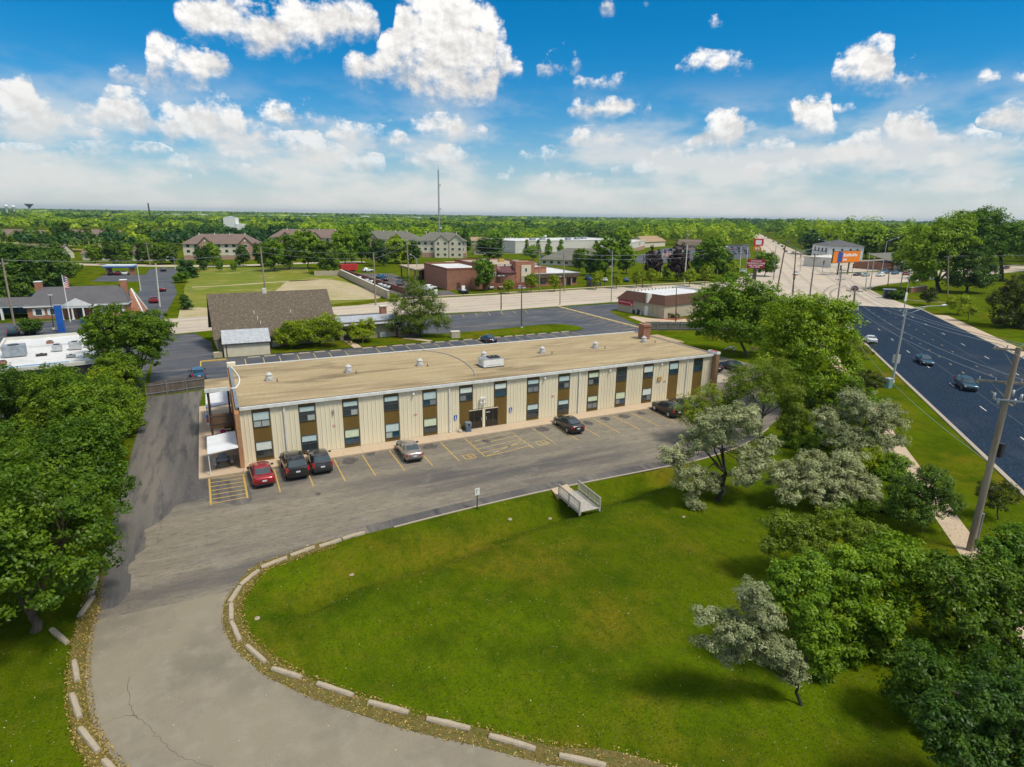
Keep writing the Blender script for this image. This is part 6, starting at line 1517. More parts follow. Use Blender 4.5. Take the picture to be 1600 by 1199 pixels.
k = MB(); k.box(-.6, 4.9, 3.2, .9, 5.4, 5.35); k.build('roof_chute', M_PALE, ST.o)
sg = MB(); sg.box(-.12, 9.9, 1.75, -.01, 14.7, 3.15); sgo = sg.build('wall_sign', mat('sign_red', (.52, .018, .04), (.46, .015, .035), 2, 2, .5), ST.o)
text_mesh('IMMEDIATE CARE', .5, M_WHITE, 'sign_lettering', sgo, (-.13, 12.5, 2.5), (R(90), 0, R(-90)), .01)
k = MB(); k.box(-.135, 10.05, 1.9, -.121, 10.35, 2.35); k.box(-.137, 10.2, 1.85, -.122, 10.5, 2.1); k.build('sign_emblem', M_WHITE, sgo)
for i in range(5): ST.box('utility_box', M_DKFRAME if i % 2 else M_TIN, -.5, 6.7 + i * .75, .05, -.08, 7.1 + i * .75, .9 + (i % 3) * .25)
for v in (2.2, 3.4): k = MB(); k.tube([(-.06, v, .0), (-.06, v, 3.1)], .04, 6); k.build('wall_pipe', M_TAN, ST.o)
blobtree(1052, 497, [(1047, 492, 8, 4, 0), (1056, 493, 8, 4, 0)], 'brownish', 71, 'low reddish shrub against the clinic wall', 30, .1, 60, .4, .05)

# ---------------------------------------------------------------- bank with a portico
B = Bld('bank', 'red brick bank with a white columned portico and long grey hip roof', (-35.5, 161.0), (-17.2, 159.8), 12.0)
B.walls(M_BRBRICK, 2.9); B.hip(M_SHINGG, 2.95, 3.3, .5, ins=2.0); B.walls(M_WHITE, 3.0, 2.6, -.45, B.w + .45, -.45, 12.4, 'cornice')
for u in (.7, B.w - 1.5):
    B.box('chimney', M_BRBRICK, u, 5.2, 3.0, u + 1.2, 6.6, 7.4); B.box('chimney_cap', M_WHITE, u - .08, 5.12, 7.4, u + 1.28, 6.68, 7.55)
k = MB(); k.faces([(6.6, -2.6, 2.95), (12.6, -2.6, 2.95), (9.6, -2.6, 4.5), (6.6, 1.5, 2.95), (12.6, 1.5, 2.95), (9.6, 4.5, 4.5)], [(0, 1, 2), (0, 2, 5, 3), (1, 4, 5, 2), (0, 3, 4, 1)]); k.build('portico_roof', M_SHINGG, B.o)
k = MB(); k.faces([(6.4, -2.68, 2.9), (12.8, -2.68, 2.9), (9.6, -2.68, 4.6), (6.4, -2.62, 2.9), (12.8, -2.62, 2.9), (9.6, -2.62, 4.6)], [(0, 1, 2), (5, 4, 3), (0, 3, 4, 1), (1, 4, 5, 2), (2, 5, 3, 0)]); k.box(6.4, -2.6, 2.5, 12.8, -.45, 2.9); k.build('pediment', M_WHITE, B.o)
for u in (6.7, 8.6, 10.6, 12.5): k = MB(); k.cyl((u, -2.4, 0), .2, 2.5, 12, .17); k.box(u - .27, -2.67, 0, u + .27, -2.13, .15); k.build('column', M_WHITE, B.o)
k = MB(); k.box(8.9, -.06, 0, 10.4, -.01, 2.4); k.build('door', M_WIN, B.o)
for u in (2.0, 4.6, 14.2, 16.8):
    B.win(u, .9, 1.1, 1.3); 
    for sx in (-.85, .85): B.box('shutter', M_WHITE, u + sx - .2, -.04, .85, u + sx + .2, -.005, 2.25)
k = MB(); k.box(-14, 1.0, 2.6, -.45, 9.5, 3.1); k.build('carport_fascia', M_WHITE, B.o)
k = MB(); k.hexa([(-14.2, .8, 3.1), (-.3, .8, 3.1), (-.3, 9.7, 3.1), (-14.2, 9.7, 3.1), (-12, 4.5, 4.2), (1, 4.5, 4.2), (1, 6, 4.2), (-12, 6, 4.2)]); k.build('carport_roof', M_SHINGG, B.o)
for u in (-13.6, -9.2, -4.8): k = MB(); k.box(u - .2, 1.1, 0, u + .2, 1.5, 2.6); k.build('carport_column', M_WHITE, B.o)
B.box('carport_back', mat('blue_shade_glass', (.03, .12, .26), (.025, .09, .2), 1, 2, .3), -13.9, 9.2, .2, -.5, 9.4, 2.5)
k = MB(); k.hexa([(B.w + .1, 3, 0), (B.w + 2.6, 3, 0), (B.w + 2.6, 9, 0), (B.w + .1, 9, 0), (B.w + .1, 5.8, 5.2), (B.w + .4, 5.8, 5.2), (B.w + .4, 6.2, 5.2), (B.w + .1, 6.2, 5.2)]); k.build('end_gable', M_BRBRICK, B.o)
for y in (3, 9): k = MB(); k.tube([(B.w + 2.6, y, .1), (B.w + .4, 6, 5.4)], .18, 6); k.build('gable_trim', M_WHITE, B.o)
s = thing('pylon_sign', 'tall narrow blue pylon sign in front of the bank', 'sign', (*G(97, 519), 0)); k = MB(); k.box(-.55, -.3, 0, .55, .3, 5.2); k.build('pylon', mat('pylon_blue', (.015, .11, .45), (.012, .09, .38), 1, 2, .4), s)
k = MB(); k.box(-.58, -.33, 5.2, .58, .33, 5.3); k.build('cap', M_TIN, s)
s = thing('direction_sign', 'small blue direction sign by the bank drive', 'sign', (*G(132, 514), 0)); k = MB(); k.box(-.12, -.1, 0, .12, .1, 1.3); k.build('post', MATS['pylon_blue'], s); k = MB(); k.box(-.45, -.12, 1.0, .45, .12, 2.2); k.build('plate', MATS['pylon_blue'], s)


def flag(name, label, px, py, tx, ty, wid, hei):
    x, y = G(px, py); h = HG(px, py, tx, ty); o = thing(name, label, 'flag', (x, y, 0))
    k = MB(); k.tube([(0, 0, 0), (0, 0, h)], [.12, .06], 8); k.build('pole', M_WHITE, o)
    rings = []
    def strip(nm, m, z0, z1, u0, u1):
        k = MB(); n = 8; P_ = []
        for i in range(n + 1):
            u = u0 + (u1 - u0) * i / n; P_.append((.06 + u * .95, .28 * math.sin(u * 3.2), -.38 * u * u / max(wid, 1)))
        for a, b in zip(P_[:-1], P_[1:]):
            k.hexa([(a[0], a[1] - .01, h - z1 + a[2]), (b[0], b[1] - .01, h - z1 + b[2]), (b[0], b[1] + .01, h - z1 + b[2]), (a[0], a[1] + .01, h - z1 + a[2]), (a[0], a[1] - .01, h - z0 + a[2]), (b[0], b[1] - .01, h - z0 + b[2]), (b[0], b[1] + .01, h - z0 + b[2]), (a[0], a[1] + .01, h - z0 + a[2])])
        k.build(nm, m, o)
    st = hei / 13
    strip('canton', mat('flag_navy', (.02, .03, .14), (.2, .22, .34), 9, 2, .8), .15, .15 + st * 7, 0, wid * .42)
    for i in range(13): strip('stripe', MATS['flag_red'] if i % 2 == 0 else M_WHITE, .15 + i * st, .15 + (i + 1) * st - .003, wid * .42 if i < 7 else 0, wid)
    return o


flag('flagpole', 'national flag flying from a tall pole beside the purple trees', 1033, 432, 1037, 390, 4.2, 2.4)
flag('flagpole', 'furled national flag on the pole by the bank portico', 110, 503, 98, 430, .9, 2.6)
D = Bld('bank_canopy', 'drive-up teller canopy with a white and blue fascia on the grass rise', (-34.0, 264), (-24.5, 262), 5.5, 'canopy')
D.walls(mat('canopy_white', (.66, .72, .74), (.6, .66, .68), 1, 2, .5), 3.6, 3.2, name='roof'); D.walls(MATS['pylon_blue'], 3.2, 2.7, .05, None, .05, None, 'fascia')
for u in (.8, D.w - 1.4): D.box('pier', M_BRBRICK, u, .6, 0, u + .7, 4.6, 2.7)
for i, (u, c_) in enumerate(((2.6, 'black'), (4.9, 'maroon'), (7.2, 'white'))): car('sedan', c_, (-34.0 + u * .97, 265.6 - u * .2), R(80), 'dark car at the teller canopy' if c_ == 'black' else ('maroon car under the teller canopy' if c_ == 'maroon' else 'white car under the teller canopy'), None, False)

# ---------------------------------------------------------------- diner with the white roof
Dn = Bld('diner', 'flat white-roofed diner with yellow and black walls behind the drive trees', (-24.5, 87.5), (-13.2, 89), 22.5)
M_DYEL = mat('diner_yellow', (.62, .34, .02), (.55, .3, .02), 2, 2, .6)
Dn.walls(mat('diner_black', (.02, .022, .025), (.035, .036, .04), 2, 3, .5), 4.4); Dn.flat(M_MEMB, 4.4, mc=M_PALE, over=.1, par=.45)
Dn.box('yellow_wall', M_DYEL, Dn.w + .01, 10, 1.0, Dn.w + .4, 17, 4.6); Dn.box('yellow_pier', M_DYEL, Dn.w - 1.5, -.3, 0, Dn.w - .4, -.01, 3.4)
Dn.box('yellow_pier', M_DYEL, -.6, -.4, 0, -.01, 1.2, 3.4)
M_UNIT = mat('rooftop_unit_grey', (.30, .34, .38), (.22, .25, .28), 2, 3, .5)
for i, (x, y, sx, sy, sz, m_) in enumerate([(2.2, 9.5, 2.4, 1.8, 1.5, M_UNIT), (6.6, 10.5, 1.1, 1.1, .9, M_TIN), (8.6, 10.5, 1.4, 1.0, 1.1, M_TIN), (10.0, 11.5, .9, .9, .7, M_TIN), (5.6, 15.5, .8, .8, .6, M_REDBRICK), (1.4, 4.5, .7, .7, .5, M_REDBRICK), (5.0, 8, 1.2, .5, .3, M_TAR), (8.2, 5.0, 1.0, .5, .4, M_UNIT)]):
    u = thing('rooftop_unit', ['big blue-grey air handler on the diner roof', 'round condenser beside the big diner air handler', 'pale condenser box on the diner roof', 'small condenser near the yellow diner wall', 'terracotta vent box on the far part of the diner roof', 'terracotta vent near the blue edge of the diner roof', 'low black duct on the diner roof', 'small grey vent cluster on the diner roof'][i], 'air conditioner', (0, 0, 0))
    a_ = Dn.o.rotation_euler.z; px_, py_ = -24.5 + cos(a_) * x - sin(a_) * y, 87.5 + sin(a_) * x + cos(a_) * y; u.location = (px_, py_, 4.46); u.rotation_euler.z = a_
    k = MB(); k.box(-sx / 2, -sy / 2, .12, sx / 2, sy / 2, sz); k.build('casing', m_, u); k = MB(); k.box(-sx / 2 + .1, -sy / 2 + .1, 0, sx / 2 - .1, sy / 2 - .1, .12); k.build('base', M_TAR, u); k = MB(); k.cyl((0, 0, sz), min(sx, sy) * .35, .08, 12); k.build('fan', M_DKFRAME, u)
Dn.box('blue_flashing', mat('blue_film', (.10, .26, .48), (.3, .4, .5), 1, 4, .4), .2, .25, 4.47, 8, 2.8, 4.5); Dn.box('ridge', M_MEMB, .4, 14.5, 4.45, Dn.w - .4, 15.0, 4.75)

# ---------------------------------------------------------------- red brick police and civic building
PB = Bld('civic_building', 'red brick civic building with a rounded maroon canopy and cream panel', (67.2, 180.5), (115.5, 179.5), 42.0)
PB.walls(M_REDBRICK, 6.3, x1=13.5, y1=24); PB.flat(M_MEMB, 6.3, x1=13.5, y1=24, mc=M_DKBRICK, over=.08, par=.6)
PB.walls(M_REDBRICK, 7.0, x0=13.5, x1=32, y0=3, y1=30); PB.flat(M_MEMBT, 7.0, x0=13.5, x1=32, y0=3, y1=30, mc=M_DKBRICK, over=.06, par=.5)
PB.walls(M_BRBRICK, 8.2, x0=24, x1=31, y0=0.2, y1=5); PB.flat(M_MEMBT, 8.2, x0=24, x1=31, y0=.2, y1=5, mc=M_BRBRICK, over=.02, par=.3)
PB.box('cream_panel', M_CREAM, 26, -.05, 3.6, 29.6, .19, 7.3); PB.box('tan_panel', M_TAN, 26, -.04, .4, 29.6, .19, 3.55); PB.win(27.7, 5.2, .7, 1.1, y=-.05)
PB.walls(M_BRBRICK, 6.2, x0=32, x1=36.5, y0=2, y1=14); PB.flat(M_MEMB, 6.2, x0=32, x1=36.5, y0=2, y1=14, mc=M_BRBRICK, par=.3)
PB.walls(M_BRBRICK, 3.0, x0=31, x1=48, y0=.8, y1=22); PB.walls(mat('brown_fascia', (.115, .082, .05), (.09, .065, .04), 1, 3, .7), 4.3, 2.9, 30.6, 48.4, -.2, 22.2, 'fascia'); PB.flat(M_MEMB, 4.25, x0=30.7, x1=48.3, y0=-.1, y1=22.1, mc=M_TIN, over=.12, par=.2)
for u in (33.2, 34.8, 38.0, 40.0): PB.win(u, .9, 1.3, 1.4, y=.8, fm=M_DKFRAME)
PB.box('door', M_DKFRAME, 43.4, .72, 0, 45.2, .79, 2.5); PB.box('door_pier', M_PINKW, 42.9, .0, 0, 43.3, .78, 2.7); PB.box('door_pier', M_PINKW, 45.3, .0, 0, 45.7, .78, 2.7); PB.win(47.0, .9, 1.2, 1.4, y=.8, fm=M_DKFRAME)
k = MB(); n = 12; lo_ = [(18.8 + 3.6 * (1 - cos(pi * i / n)), 2.9 - 3.2 * sin(pi * i / n) * .9) for i in range(n + 1)]
k.prism(lo_, 0, 5.0); k.build('rounded_bay', M_REDBRICK, PB.o)
k = MB(); rg = [[(*p, 5.0) for p in [(18.4 + 4.0 * (1 - cos(pi * i / n)), 2.95 - 3.7 * sin(pi * i / n) * .9) for i in range(n + 1)]], [(18.4 + 4.0 * (1 - cos(pi * i / n)), 2.97, 6.6) for i in range(n + 1)]]
k.loft(rg, False, False); k.prism([(18.4 + 4.0 * (1 - cos(pi * i / n)), 2.95 - 3.7 * sin(pi * i / n) * .9) for i in range(n + 1)], 4.9, 5.0); k.build('bay_canopy', mat('maroon_metal', (.17, .07, .075), (.13, .055, .06), 1, 3, .4, metal=.3), PB.o)
k = MB()
for i in range(12):
    if i not in (4, 9): k.box(18.6 + i * .6, 2.90, 6.85, 18.6 + i * .6 + .42, 2.98, 7.45)
k.build('wall_lettering', M_WHITE, PB.o)
PB.walls(M_MEMBT, 4.75, 4.35, x0=-3.5, x1=13.4, y0=24.2, y1=44, name='carport_roof'); PB.box('carport_edge', M_DKFRAME, -3.6, 24.1, 4.15, 13.4, 44.1, 4.34)
for (u, v) in ((-3, 25), (-3, 34), (-3, 43), (4, 25), (11, 25)): PB.box('carport_post', M_DKBRICK, u - .2, v - .2, 0, u + .2, v + .2, 4.15)
PB.walls(M_DKBRICK, 4.0, x0=4, x1=13.4, y0=40, y1=44.1, name='carport_wall'); PB.box('beige_roof', M_MEMBT, 13.5, 24.2, 5.6, 30, 42, 5.75); PB.walls(M_REDBRICK, 5.6, x0=13.6, x1=29.9, y0=30.1, y1=41.9)
for i, (u, v, m_) in enumerate(((20, 20, M_UNIT), (26, 18, M_YELLOW), (29, 12, M_TIN), (17, 9, M_TIN), (34, 8, M_UNIT))): PB.box('roof_unit', m_, u, v, 7.05 if u < 32 else 6.25, u + 2.0, v + 1.4, (7.05 if u < 32 else 6.25) + 1.0)
PB.box('brick_door', M_DWOOD, 3.2, -.04, 0, 4.4, -.005, 2.3)
for i in range(6): PB.win(14.6 + i * 1.0, 3.8, .6, 1.0, y=3.0)
W1 = Bld('brick_wall', 'dark red brick yard wall in front of the civic building', (78.2, 177.6), (97, 176.6), .4, 'wall'); W1.walls(M_DKBRICK, 2.0)
W2 = Bld('brick_wall', 'red brick yard wall beside the patrol car yard', (52.5, 176), (48.6, 246), .4, 'wall'); W2.walls(M_DKBRICK, 1.7)
W3 = Bld('stone_wall', 'long tan block retaining wall beside the vacant lot', (44.8, 166.5), (45.6, 238), .5, 'wall'); W3.walls(M_TAN, 2.3); W3.box('coping', M_PALE, -.1, -.08, 2.3, W3.w + .1, .58, 2.42)
W4 = Bld('stone_wall', 'short block wall at the far corner of the vacant lot', (36, 240), (45.2, 238.6), .5, 'wall'); W4.walls(M_TAN, 1.8)
PAT = [('white', 'suv', (60.0, 181.5), 10), ('white', 'suv', (62.8, 184.5), 8), ('navy', 'pickup', (69.5, 172.6), 85), ('grey', 'van', (57.5, 199), 60), ('white', 'sedan', (52.4, 190), 15), ('white', 'sedan', (52.2, 194), 15), ('white', 'sedan', (52.0, 198), 15), ('white', 'sedan', (51.4, 208), 15), ('white', 'sedan', (51.2, 213), 15), ('black', 'sedan', (56, 214), 90), ('white', 'sedan', (50.6, 222), 15), ('teal', 'sedan', (57.5, 224), 40)]
for i, (c_, kd, p, a) in enumerate(PAT):
    lab = {0: 'white SUV parked against the red brick flank of the civic building', 1: 'white SUV deeper in the patrol yard beside another', 2: 'navy pickup at the patrol yard gate', 3: 'grey van under the carport of the civic building', 9: 'black sedan in the shade of the patrol carport', 11: 'blue sedan at the back of the patrol carport'}.get(i, 'white patrol sedan parked along the red yard wall')
    car(kd, c_, p, R(a), lab, 'patrol sedans along the red yard wall' if 'patrol sedan' in lab else None, False)
for i, c_ in enumerate(('lteal', 'gold', 'black', 'grey')): car('sedan', c_, (81 + i * 3.4, 180.0 - 1.1 + .0), R(88), {'lteal': 'pale green car', 'gold': 'tan car', 'black': 'black car', 'grey': 'grey car'}[c_] + ' behind the dark red yard wall', None, False)
s = Bld('red_trailer', 'bright red trailer parked at the end of the retaining wall', (48.5, 252.5), (55.5, 253.5), 2.5, 'trailer'); s.walls(mat('bright_red_sheet', (.50, .03, .03), (.42, .025, .025), 1, 2, .5), 3.0, .6); s.walls(M_BLACKMETAL, .6, .1, .6, 6, .3, 2.2, 'chassis')
car('suv', 'white', (58.8, 250.5), R(10), 'white truck beside the bright red trailer', None, False)

# ================================================================ housing, shops and streets further off
def apartment(label, p0, p1, depth, wallh, rise, roofm, gables, seed, floors=3, wallm=None):
    A = Bld('apartment_block', label, p0, p1, depth); A.walls(wallm or M_CREAM, wallh); A.hip(roofm, wallh, rise, .8, ins=depth * .55)
    fh = wallh / floors
    for gx_ in gables:
        gw = 6.5; A.walls(M_PINKW, wallh + .2, x0=gx_ - gw / 2, x1=gx_ + gw / 2, y0=-1.2, y1=1, name='bay'); A.gable(roofm, wallh + .1, 3.2, .5, x0=gx_ - gw / 2, x1=gx_ + gw / 2, y0=-1.2, y1=5, axis='y', wallm=M_PINKW)
        k = MB(); k.tube([(gx_, -1.28, wallh + 1.6), (gx_, -1.22, wallh + 1.6)], .45, 10); k.build('gable_vent', M_WHITE, A.o)
        for f in range(floors): A.win(gx_, f * fh + .9, 1.9, 1.3, y=-1.2)
    u = 2.2
    while u < A.w - 1.5:
        if all(abs(u - g_) > 4.2 for g_ in gables):
            for f in range(floors): A.win(u, f * fh + .9, 1.5, 1.4)
        u += 3.4
    A.box('band', M_PINKW, 0, -.06, 0, A.w, -.004, fh * .85)
    for i in range(4):
        k = MB(); k.tube([(A.w * (.2 + .2 * i), depth * .45, wallh + rise * .75), (A.w * (.2 + .2 * i), depth * .45, wallh + rise + .5)], .2, 6); k.build('roof_vent', M_WHITE, A.o)
    return A


apartment('cream and brick apartment block with a mauve-brown roof and two front gables', (-9.5, 338), (25, 334), 14, 7.6, 4.6, M_SHINGB, [10, 28], 1)
apartment('mauve-roofed apartment block half hidden by the hedge trees', (35, 392), (80, 380), 14, 8.6, 4.8, M_SHINGB, [9, 26], 2)
apartment('olive-grey roofed apartment block with two brick gables', (78, 356), (108, 338), 15, 9.0, 4.6, M_SHINGO, [10, 24], 3)
A4 = apartment('cream end block of the olive-grey roofed apartments', (104.5, 330), (130.5, 319), 15, 9.0, 4.4, M_SHINGO, [], 4)
for gx_ in (14.5, 22.5):
    A4.walls(M_CREAM, 9.2, x0=gx_ - 3.8, x1=gx_ + 3.8, y0=-1.6, y1=1, name='bay'); A4.gable(M_SHINGO, 9.1, 3.0, .5, x0=gx_ - 3.8, x1=gx_ + 3.8, y0=-1.6, y1=6, axis='y', wallm=M_CREAM)
    for f in range(3):
        for du in (-1.9, 1.9): A4.win(gx_ + du, f * 3.0 + 1.0, 1.4, 1.4, y=-1.6)
for i, (p0, p1, lab) in enumerate([((-52, 348), (-36, 341), 'low cream townhouse with a brown gable roof across the back road'), ((-31, 338), (-17, 333), 'small brown-roofed townhouse among dark trees across the back road'), ((-95, 372), (-62, 356), 'long brown-roofed townhouse row beyond the dark left thicket')]):
    t = Bld('townhouse', lab, p0, p1, 10); t.walls(M_CREAM, 3.2); t.gable(M_SHINGB, 3.1, 3.6, .5, wallm=M_CREAM)
    for u in np.arange(2, t.w - 1, 3.2): t.win(u, .9, 1.4, 1.3)
HS = [((158, 372), (172, 366), M_SHINGT, 'ranch house with an orange-tan roof left of the long white store'), ((146, 345), (157, 338), M_SHING, 'cream house with white gable left of the long white store'), ((150, 430), (166, 424), M_SHINGT, 'tan-roofed house among trees behind the white store'), ((196, 470), (214, 462), M_SHINGT, 'far tan-roofed house beyond the white store'), ((120, 420), (136, 414), M_SHINGB, 'brown house among trees behind the apartments'),
      ((330, 372), (346, 364), M_SHING, 'brown brick house beside the busy car lot'), ((352, 372), (366, 364), M_SHING, 'second brown brick house beside the busy car lot'), ((360, 405), (376, 396), M_SHINGB, 'pale-walled house behind the car lot trees'), ((230, 505), (250, 496), M_PALE, 'pale flat roof among far trees')]
for i, (p0, p1, rm, lab) in enumerate(HS):
    t = Bld('house', lab, p0, p1, 9); t.walls(M_PINKW if i > 4 else M_CREAM, 3.0)
    if i % 2: t.gable(rm, 3.0, 2.6, .5, wallm=M_CREAM)
    else: t.hip(rm, 3.0, 2.4, .6)
    for u in np.arange(2, t.w - 1, 3.4): t.win(u, .9, 1.5, 1.2)
WS = Bld('long_store', 'long low store with a blank cream flank and white flat roof', G(805, 396), G(978, 391), 40)
WS.walls(M_PALE, 7.2); WS.flat(M_MEMB, 7.2, mc=M_PALE, par=.5)
for i, (u, v) in enumerate(((22, 12), (34, 16), (52, 10), (66, 16), (78, 22))): WS.box('roof_unit', M_UNIT, u, v, 7.3, u + 4, v + 2.4, 8.8)
k = MB(); k.tube([(31, 8, 7.2), (31, 8, 11)], .15, 6); k.tube([(30, 8, 10.2), (32, 8, 10.2)], .4, 8); k.build('aerial', M_WHITE, WS.o)
SF = Bld('discount_store', 'white store front with red lettering at the end of the long white store', G(983, 396), G(1007, 389), 20); SF.walls(M_PALE, 6.2); SF.flat(M_MEMB, 6.2, mc=M_CREAM, par=.8); SF.box('brick_base', M_PINKW, 3, -.3, 0, SF.w, -.01, 2.6)
text_mesh('115', 2.6, mat('store_red', (.60, .03, .05), (.52, .02, .04), 2, 2, .5), 'wall_lettering', SF.o, (SF.w * .62, -.1, 4.6), (R(90), 0, 0), .05)
for u in (4, 7, SF.w - 4): SF.win(u, 3.6, 1.3, 1.2)
BS = Bld('storage_hall', 'cream hall with a tan pitched roof behind the discount store', G(1007, 387), G(1039, 385), 14); BS.walls(M_CREAM, 4.4); BS.gable(M_SHINGT, 4.4, 4.0, .6, wallm=M_CREAM)
OF = Bld('hip_roof_office', 'low office under broad grey hip roofs in front of the long store', (146, 262), (172, 240), 22); OF.walls(M_CREAM, 2.8); OF.hip(M_SHINGO, 2.8, 5.2, 1.0); OF.gable(M_SHINGO, 2.8, 3.2, .6, x0=16, x1=25, y0=-5, y1=6, axis='y', wallm=M_CREAM)
for u in np.arange(2, OF.w - 1, 3.6): OF.win(u, .9, 1.6, 1.2)
WH = Bld('white_house', 'tall white two-storey house with a slate roof by the junction', (334, 246), (352, 236), 22); WH.walls(mat('white_siding', (.74, .75, .76), (.68, .69, .70), 1, 2, .6), 8.4); WH.hip(M_SHINGG, 8.4, 3.4, .7)
for u in (3, 8, 13, 17): WH.win(u, 5.4, 1.2, 1.5)
for f in (1.0, 5.2):
    for v in (3, 8, 13, 18): WH.win(v, f, 1.6, 1.8, 'W', M_DKFRAME); WH.box('balcony', M_DKFRAME, -1.4, v - 1.4, f - .3, -.06, v + 1.4, f - .15)
GA = Bld('corner_shop', 'low white shop on the junction corner beside the billboard', (282, 205), (312, 212), 14); GA.walls(M_PALE, 4.6); GA.flat(M_MEMB, 4.6, mc=M_CREAM, par=.4)
SM = Bld('strip_mall', 'long grey-roofed strip mall with a dark shopfront right of the billboard', (296, 183), (395, 196), 18); SM.walls(M_REDBRICK, 3.6); k = MB(); k.hexa([(-1, -3, 3.4), (SM.w + 1, -3, 3.4), (SM.w + 1, 12, 7.4), (-1, 12, 7.4), (-1, -3, 3.6), (SM.w + 1, -3, 3.6), (SM.w + 1, 12, 7.6), (-1, 12, 7.6)]); k.build('roof', M_SHINGO, SM.o)
for u in np.arange(4, SM.w - 3, 5): SM.win(u, .4, 4.0, 2.4, fm=M_DKFRAME)
SM.box('shop_sign', mat('blue_shop_sign', (.06, .32, .55), (.3, .5, .62), 2, 2, .4), 42, -3.3, 3.7, 52, -3.05, 5.0)
BB = thing('billboard', 'orange billboard with a dark blue panel on steel posts at the junction', 'billboard', (252, 176.5, 0), math.atan2(12.0, 30.0) - R(18))
k = MB(); k.box(-10, -.25, 5.2, 10, .25, 10.4); bo = k.build('board', M_DKFRAME, BB)
k = MB(); k.box(-9.9, -.30, 5.4, 9.9, -.26, 10.2); k.build('orange_panel', mat('billboard_orange', (.80, .22, .01), (.72, .19, .01), .4, 2, .5), bo)
k = MB(); k.box(-6.6, -.33, 5.6, -3.2, -.301, 10.0); k.build('blue_panel', mat('billboard_blue', (.02, .05, .30), (.015, .09, .36), .6, 3, .5), bo)
for i in range(9): k = MB(); k.box(-2.4 + i * 1.15, -.33, 7.9, -1.6 + i * 1.15, -.301, 9.3 - (i % 3) * .25); k.build('letter_block', M_WHITE, bo)
for i in range(3): k = MB(); k.box(-2.3 + i * .9, -.33, 6.2, -1.6 + i * .9, -.301, 7.0); k.build('letter_block', M_WHITE, bo)
for u in (-4.5, 3): k = MB(); k.box(u - .3, -.2, 0, u + .3, .2, 5.3); k.build('post', M_DKFRAME, BB)
PS = thing('pole_sign', 'dark red two-legged clinic sign board near the junction corner', 'sign', (*G(1178, 437), 0), R(-30))
k = MB(); k.box(-3.4, -.3, 4.4, 3.4, .3, 7.9); po = k.build('board', mat('maroon_sign', (.26, .012, .03), (.22, .01, .025), 1, 2, .5), PS)
for s_, zz, sz in (('PHYSICIANS', 7.2, .75), ('IMMEDIATE CARE', 6.3, .9)): text_mesh(s_, sz, M_WHITE, 'sign_lettering', po, (0, -.31, zz), (R(90), 0, 0), .02)
for zz, n_, w_ in ((5.4, 16, .30), (4.75, 11, .32)):
    k = MB()
    for i in range(n_):
        if i % 6 != 4: k.box((i - n_ / 2) * w_ * 1.15, -.33, zz, (i - n_ / 2) * w_ * 1.15 + w_ * .7, -.302, zz + .34)
    k.build('small_print', M_WHITE, po)
k = MB(); k.box(-.7, -.25, 0, .7, .25, 4.4); k.build('pylon', M_DKFRAME, PS)
for (px, py, z0, z1, w, c_, lab) in [(1181, 405, 12, 16.5, 5, 'sign_red', 'round-cornered red shop sign high on a pole by the car lot'), (1180, 404, 8.6, 11.6, 3.4, 'billboard_orange', 'orange and white pump sign below the red shop sign')]:
    s = thing('shop_sign', lab, 'sign', (*G(px, py + 8), 0), R(-32)); k = MB(); k.box(-w / 2, -.3, z0 * .8, w / 2, .3, z1 * .8); po = k.build('board', MATS[c_], s); k = MB(); k.box(-w * .3, -.33, z0 * .8 + .6, w * .3, -.301, z1 * .8 - .7); k.build('lettering', M_WHITE, po); k = MB(); k.tube([(0, 0, 0), (0, 0, z0 * .8)], .2, 8); k.build('post', M_GPOST, s)
HB = thing('kiosk', 'dark blue utility cabinet by the round hedge at the road bend', 'cabinet', (*G(1388, 466), 0), R(-45)); k = MB(); k.box(-1.5, -1, 0, 1.5, 1, 2.6); k.build('case', M_SIGNBLUE if False else mat('cabinet_navy', (.02, .045, .10), (.03, .06, .13), 1, 3, .5), HB); k = MB(); k.box(-1.7, -1.2, 2.6, 1.7, 1.2, 2.8); k.build('roof', M_UNIT, HB); k = MB(); k.box(-1.2, -1.05, .3, -.1, -1.01, 2.2); k.build('door', M_BLACKMETAL, HB)
BS2 = Bld('bus_shelter', 'dark steel shelter with a blue top beside the street trees', (116, 172.8), (122.5, 173.6), 2.2, 'shelter'); BS2.walls(MATS['pylon_blue'], 3.0, 2.7, x1=2.6, name='roof'); BS2.box('panel', M_WIN, 0, 2.0, 0, 6.5, 2.1, 2.4)
for u in (0, 1.6, 3.2, 4.8, 6.4): BS2.box('post', M_DKFRAME, u, 0, 0, u + .15, .15, 2.6)
k = MB(); k.box(0, 0, 0, 5, .5, 1.6); 
BW2 = Bld('brick_planter', 'low red-brown brick sign wall under the right elm', G(1423, 458), G(1448, 455), .6, 'wall'); BW2.walls(M_REDBRICK, 1.7); BW2.box('coping', M_PALE, -.1, -.1, 1.7, BW2.w + .1, .7, 1.82)
TB = Bld('tan_building', 'low tan building beyond the right-hand trees', (360, 135), (410, 120), 20); TB.walls(M_TAN, 4.0); TB.hip(M_SHINGB, 4.0, 3.0, .8)
for u in np.arange(4, TB.w - 3, 5): TB.win(u, .8, 2.4, 1.8, fm=M_DKFRAME)

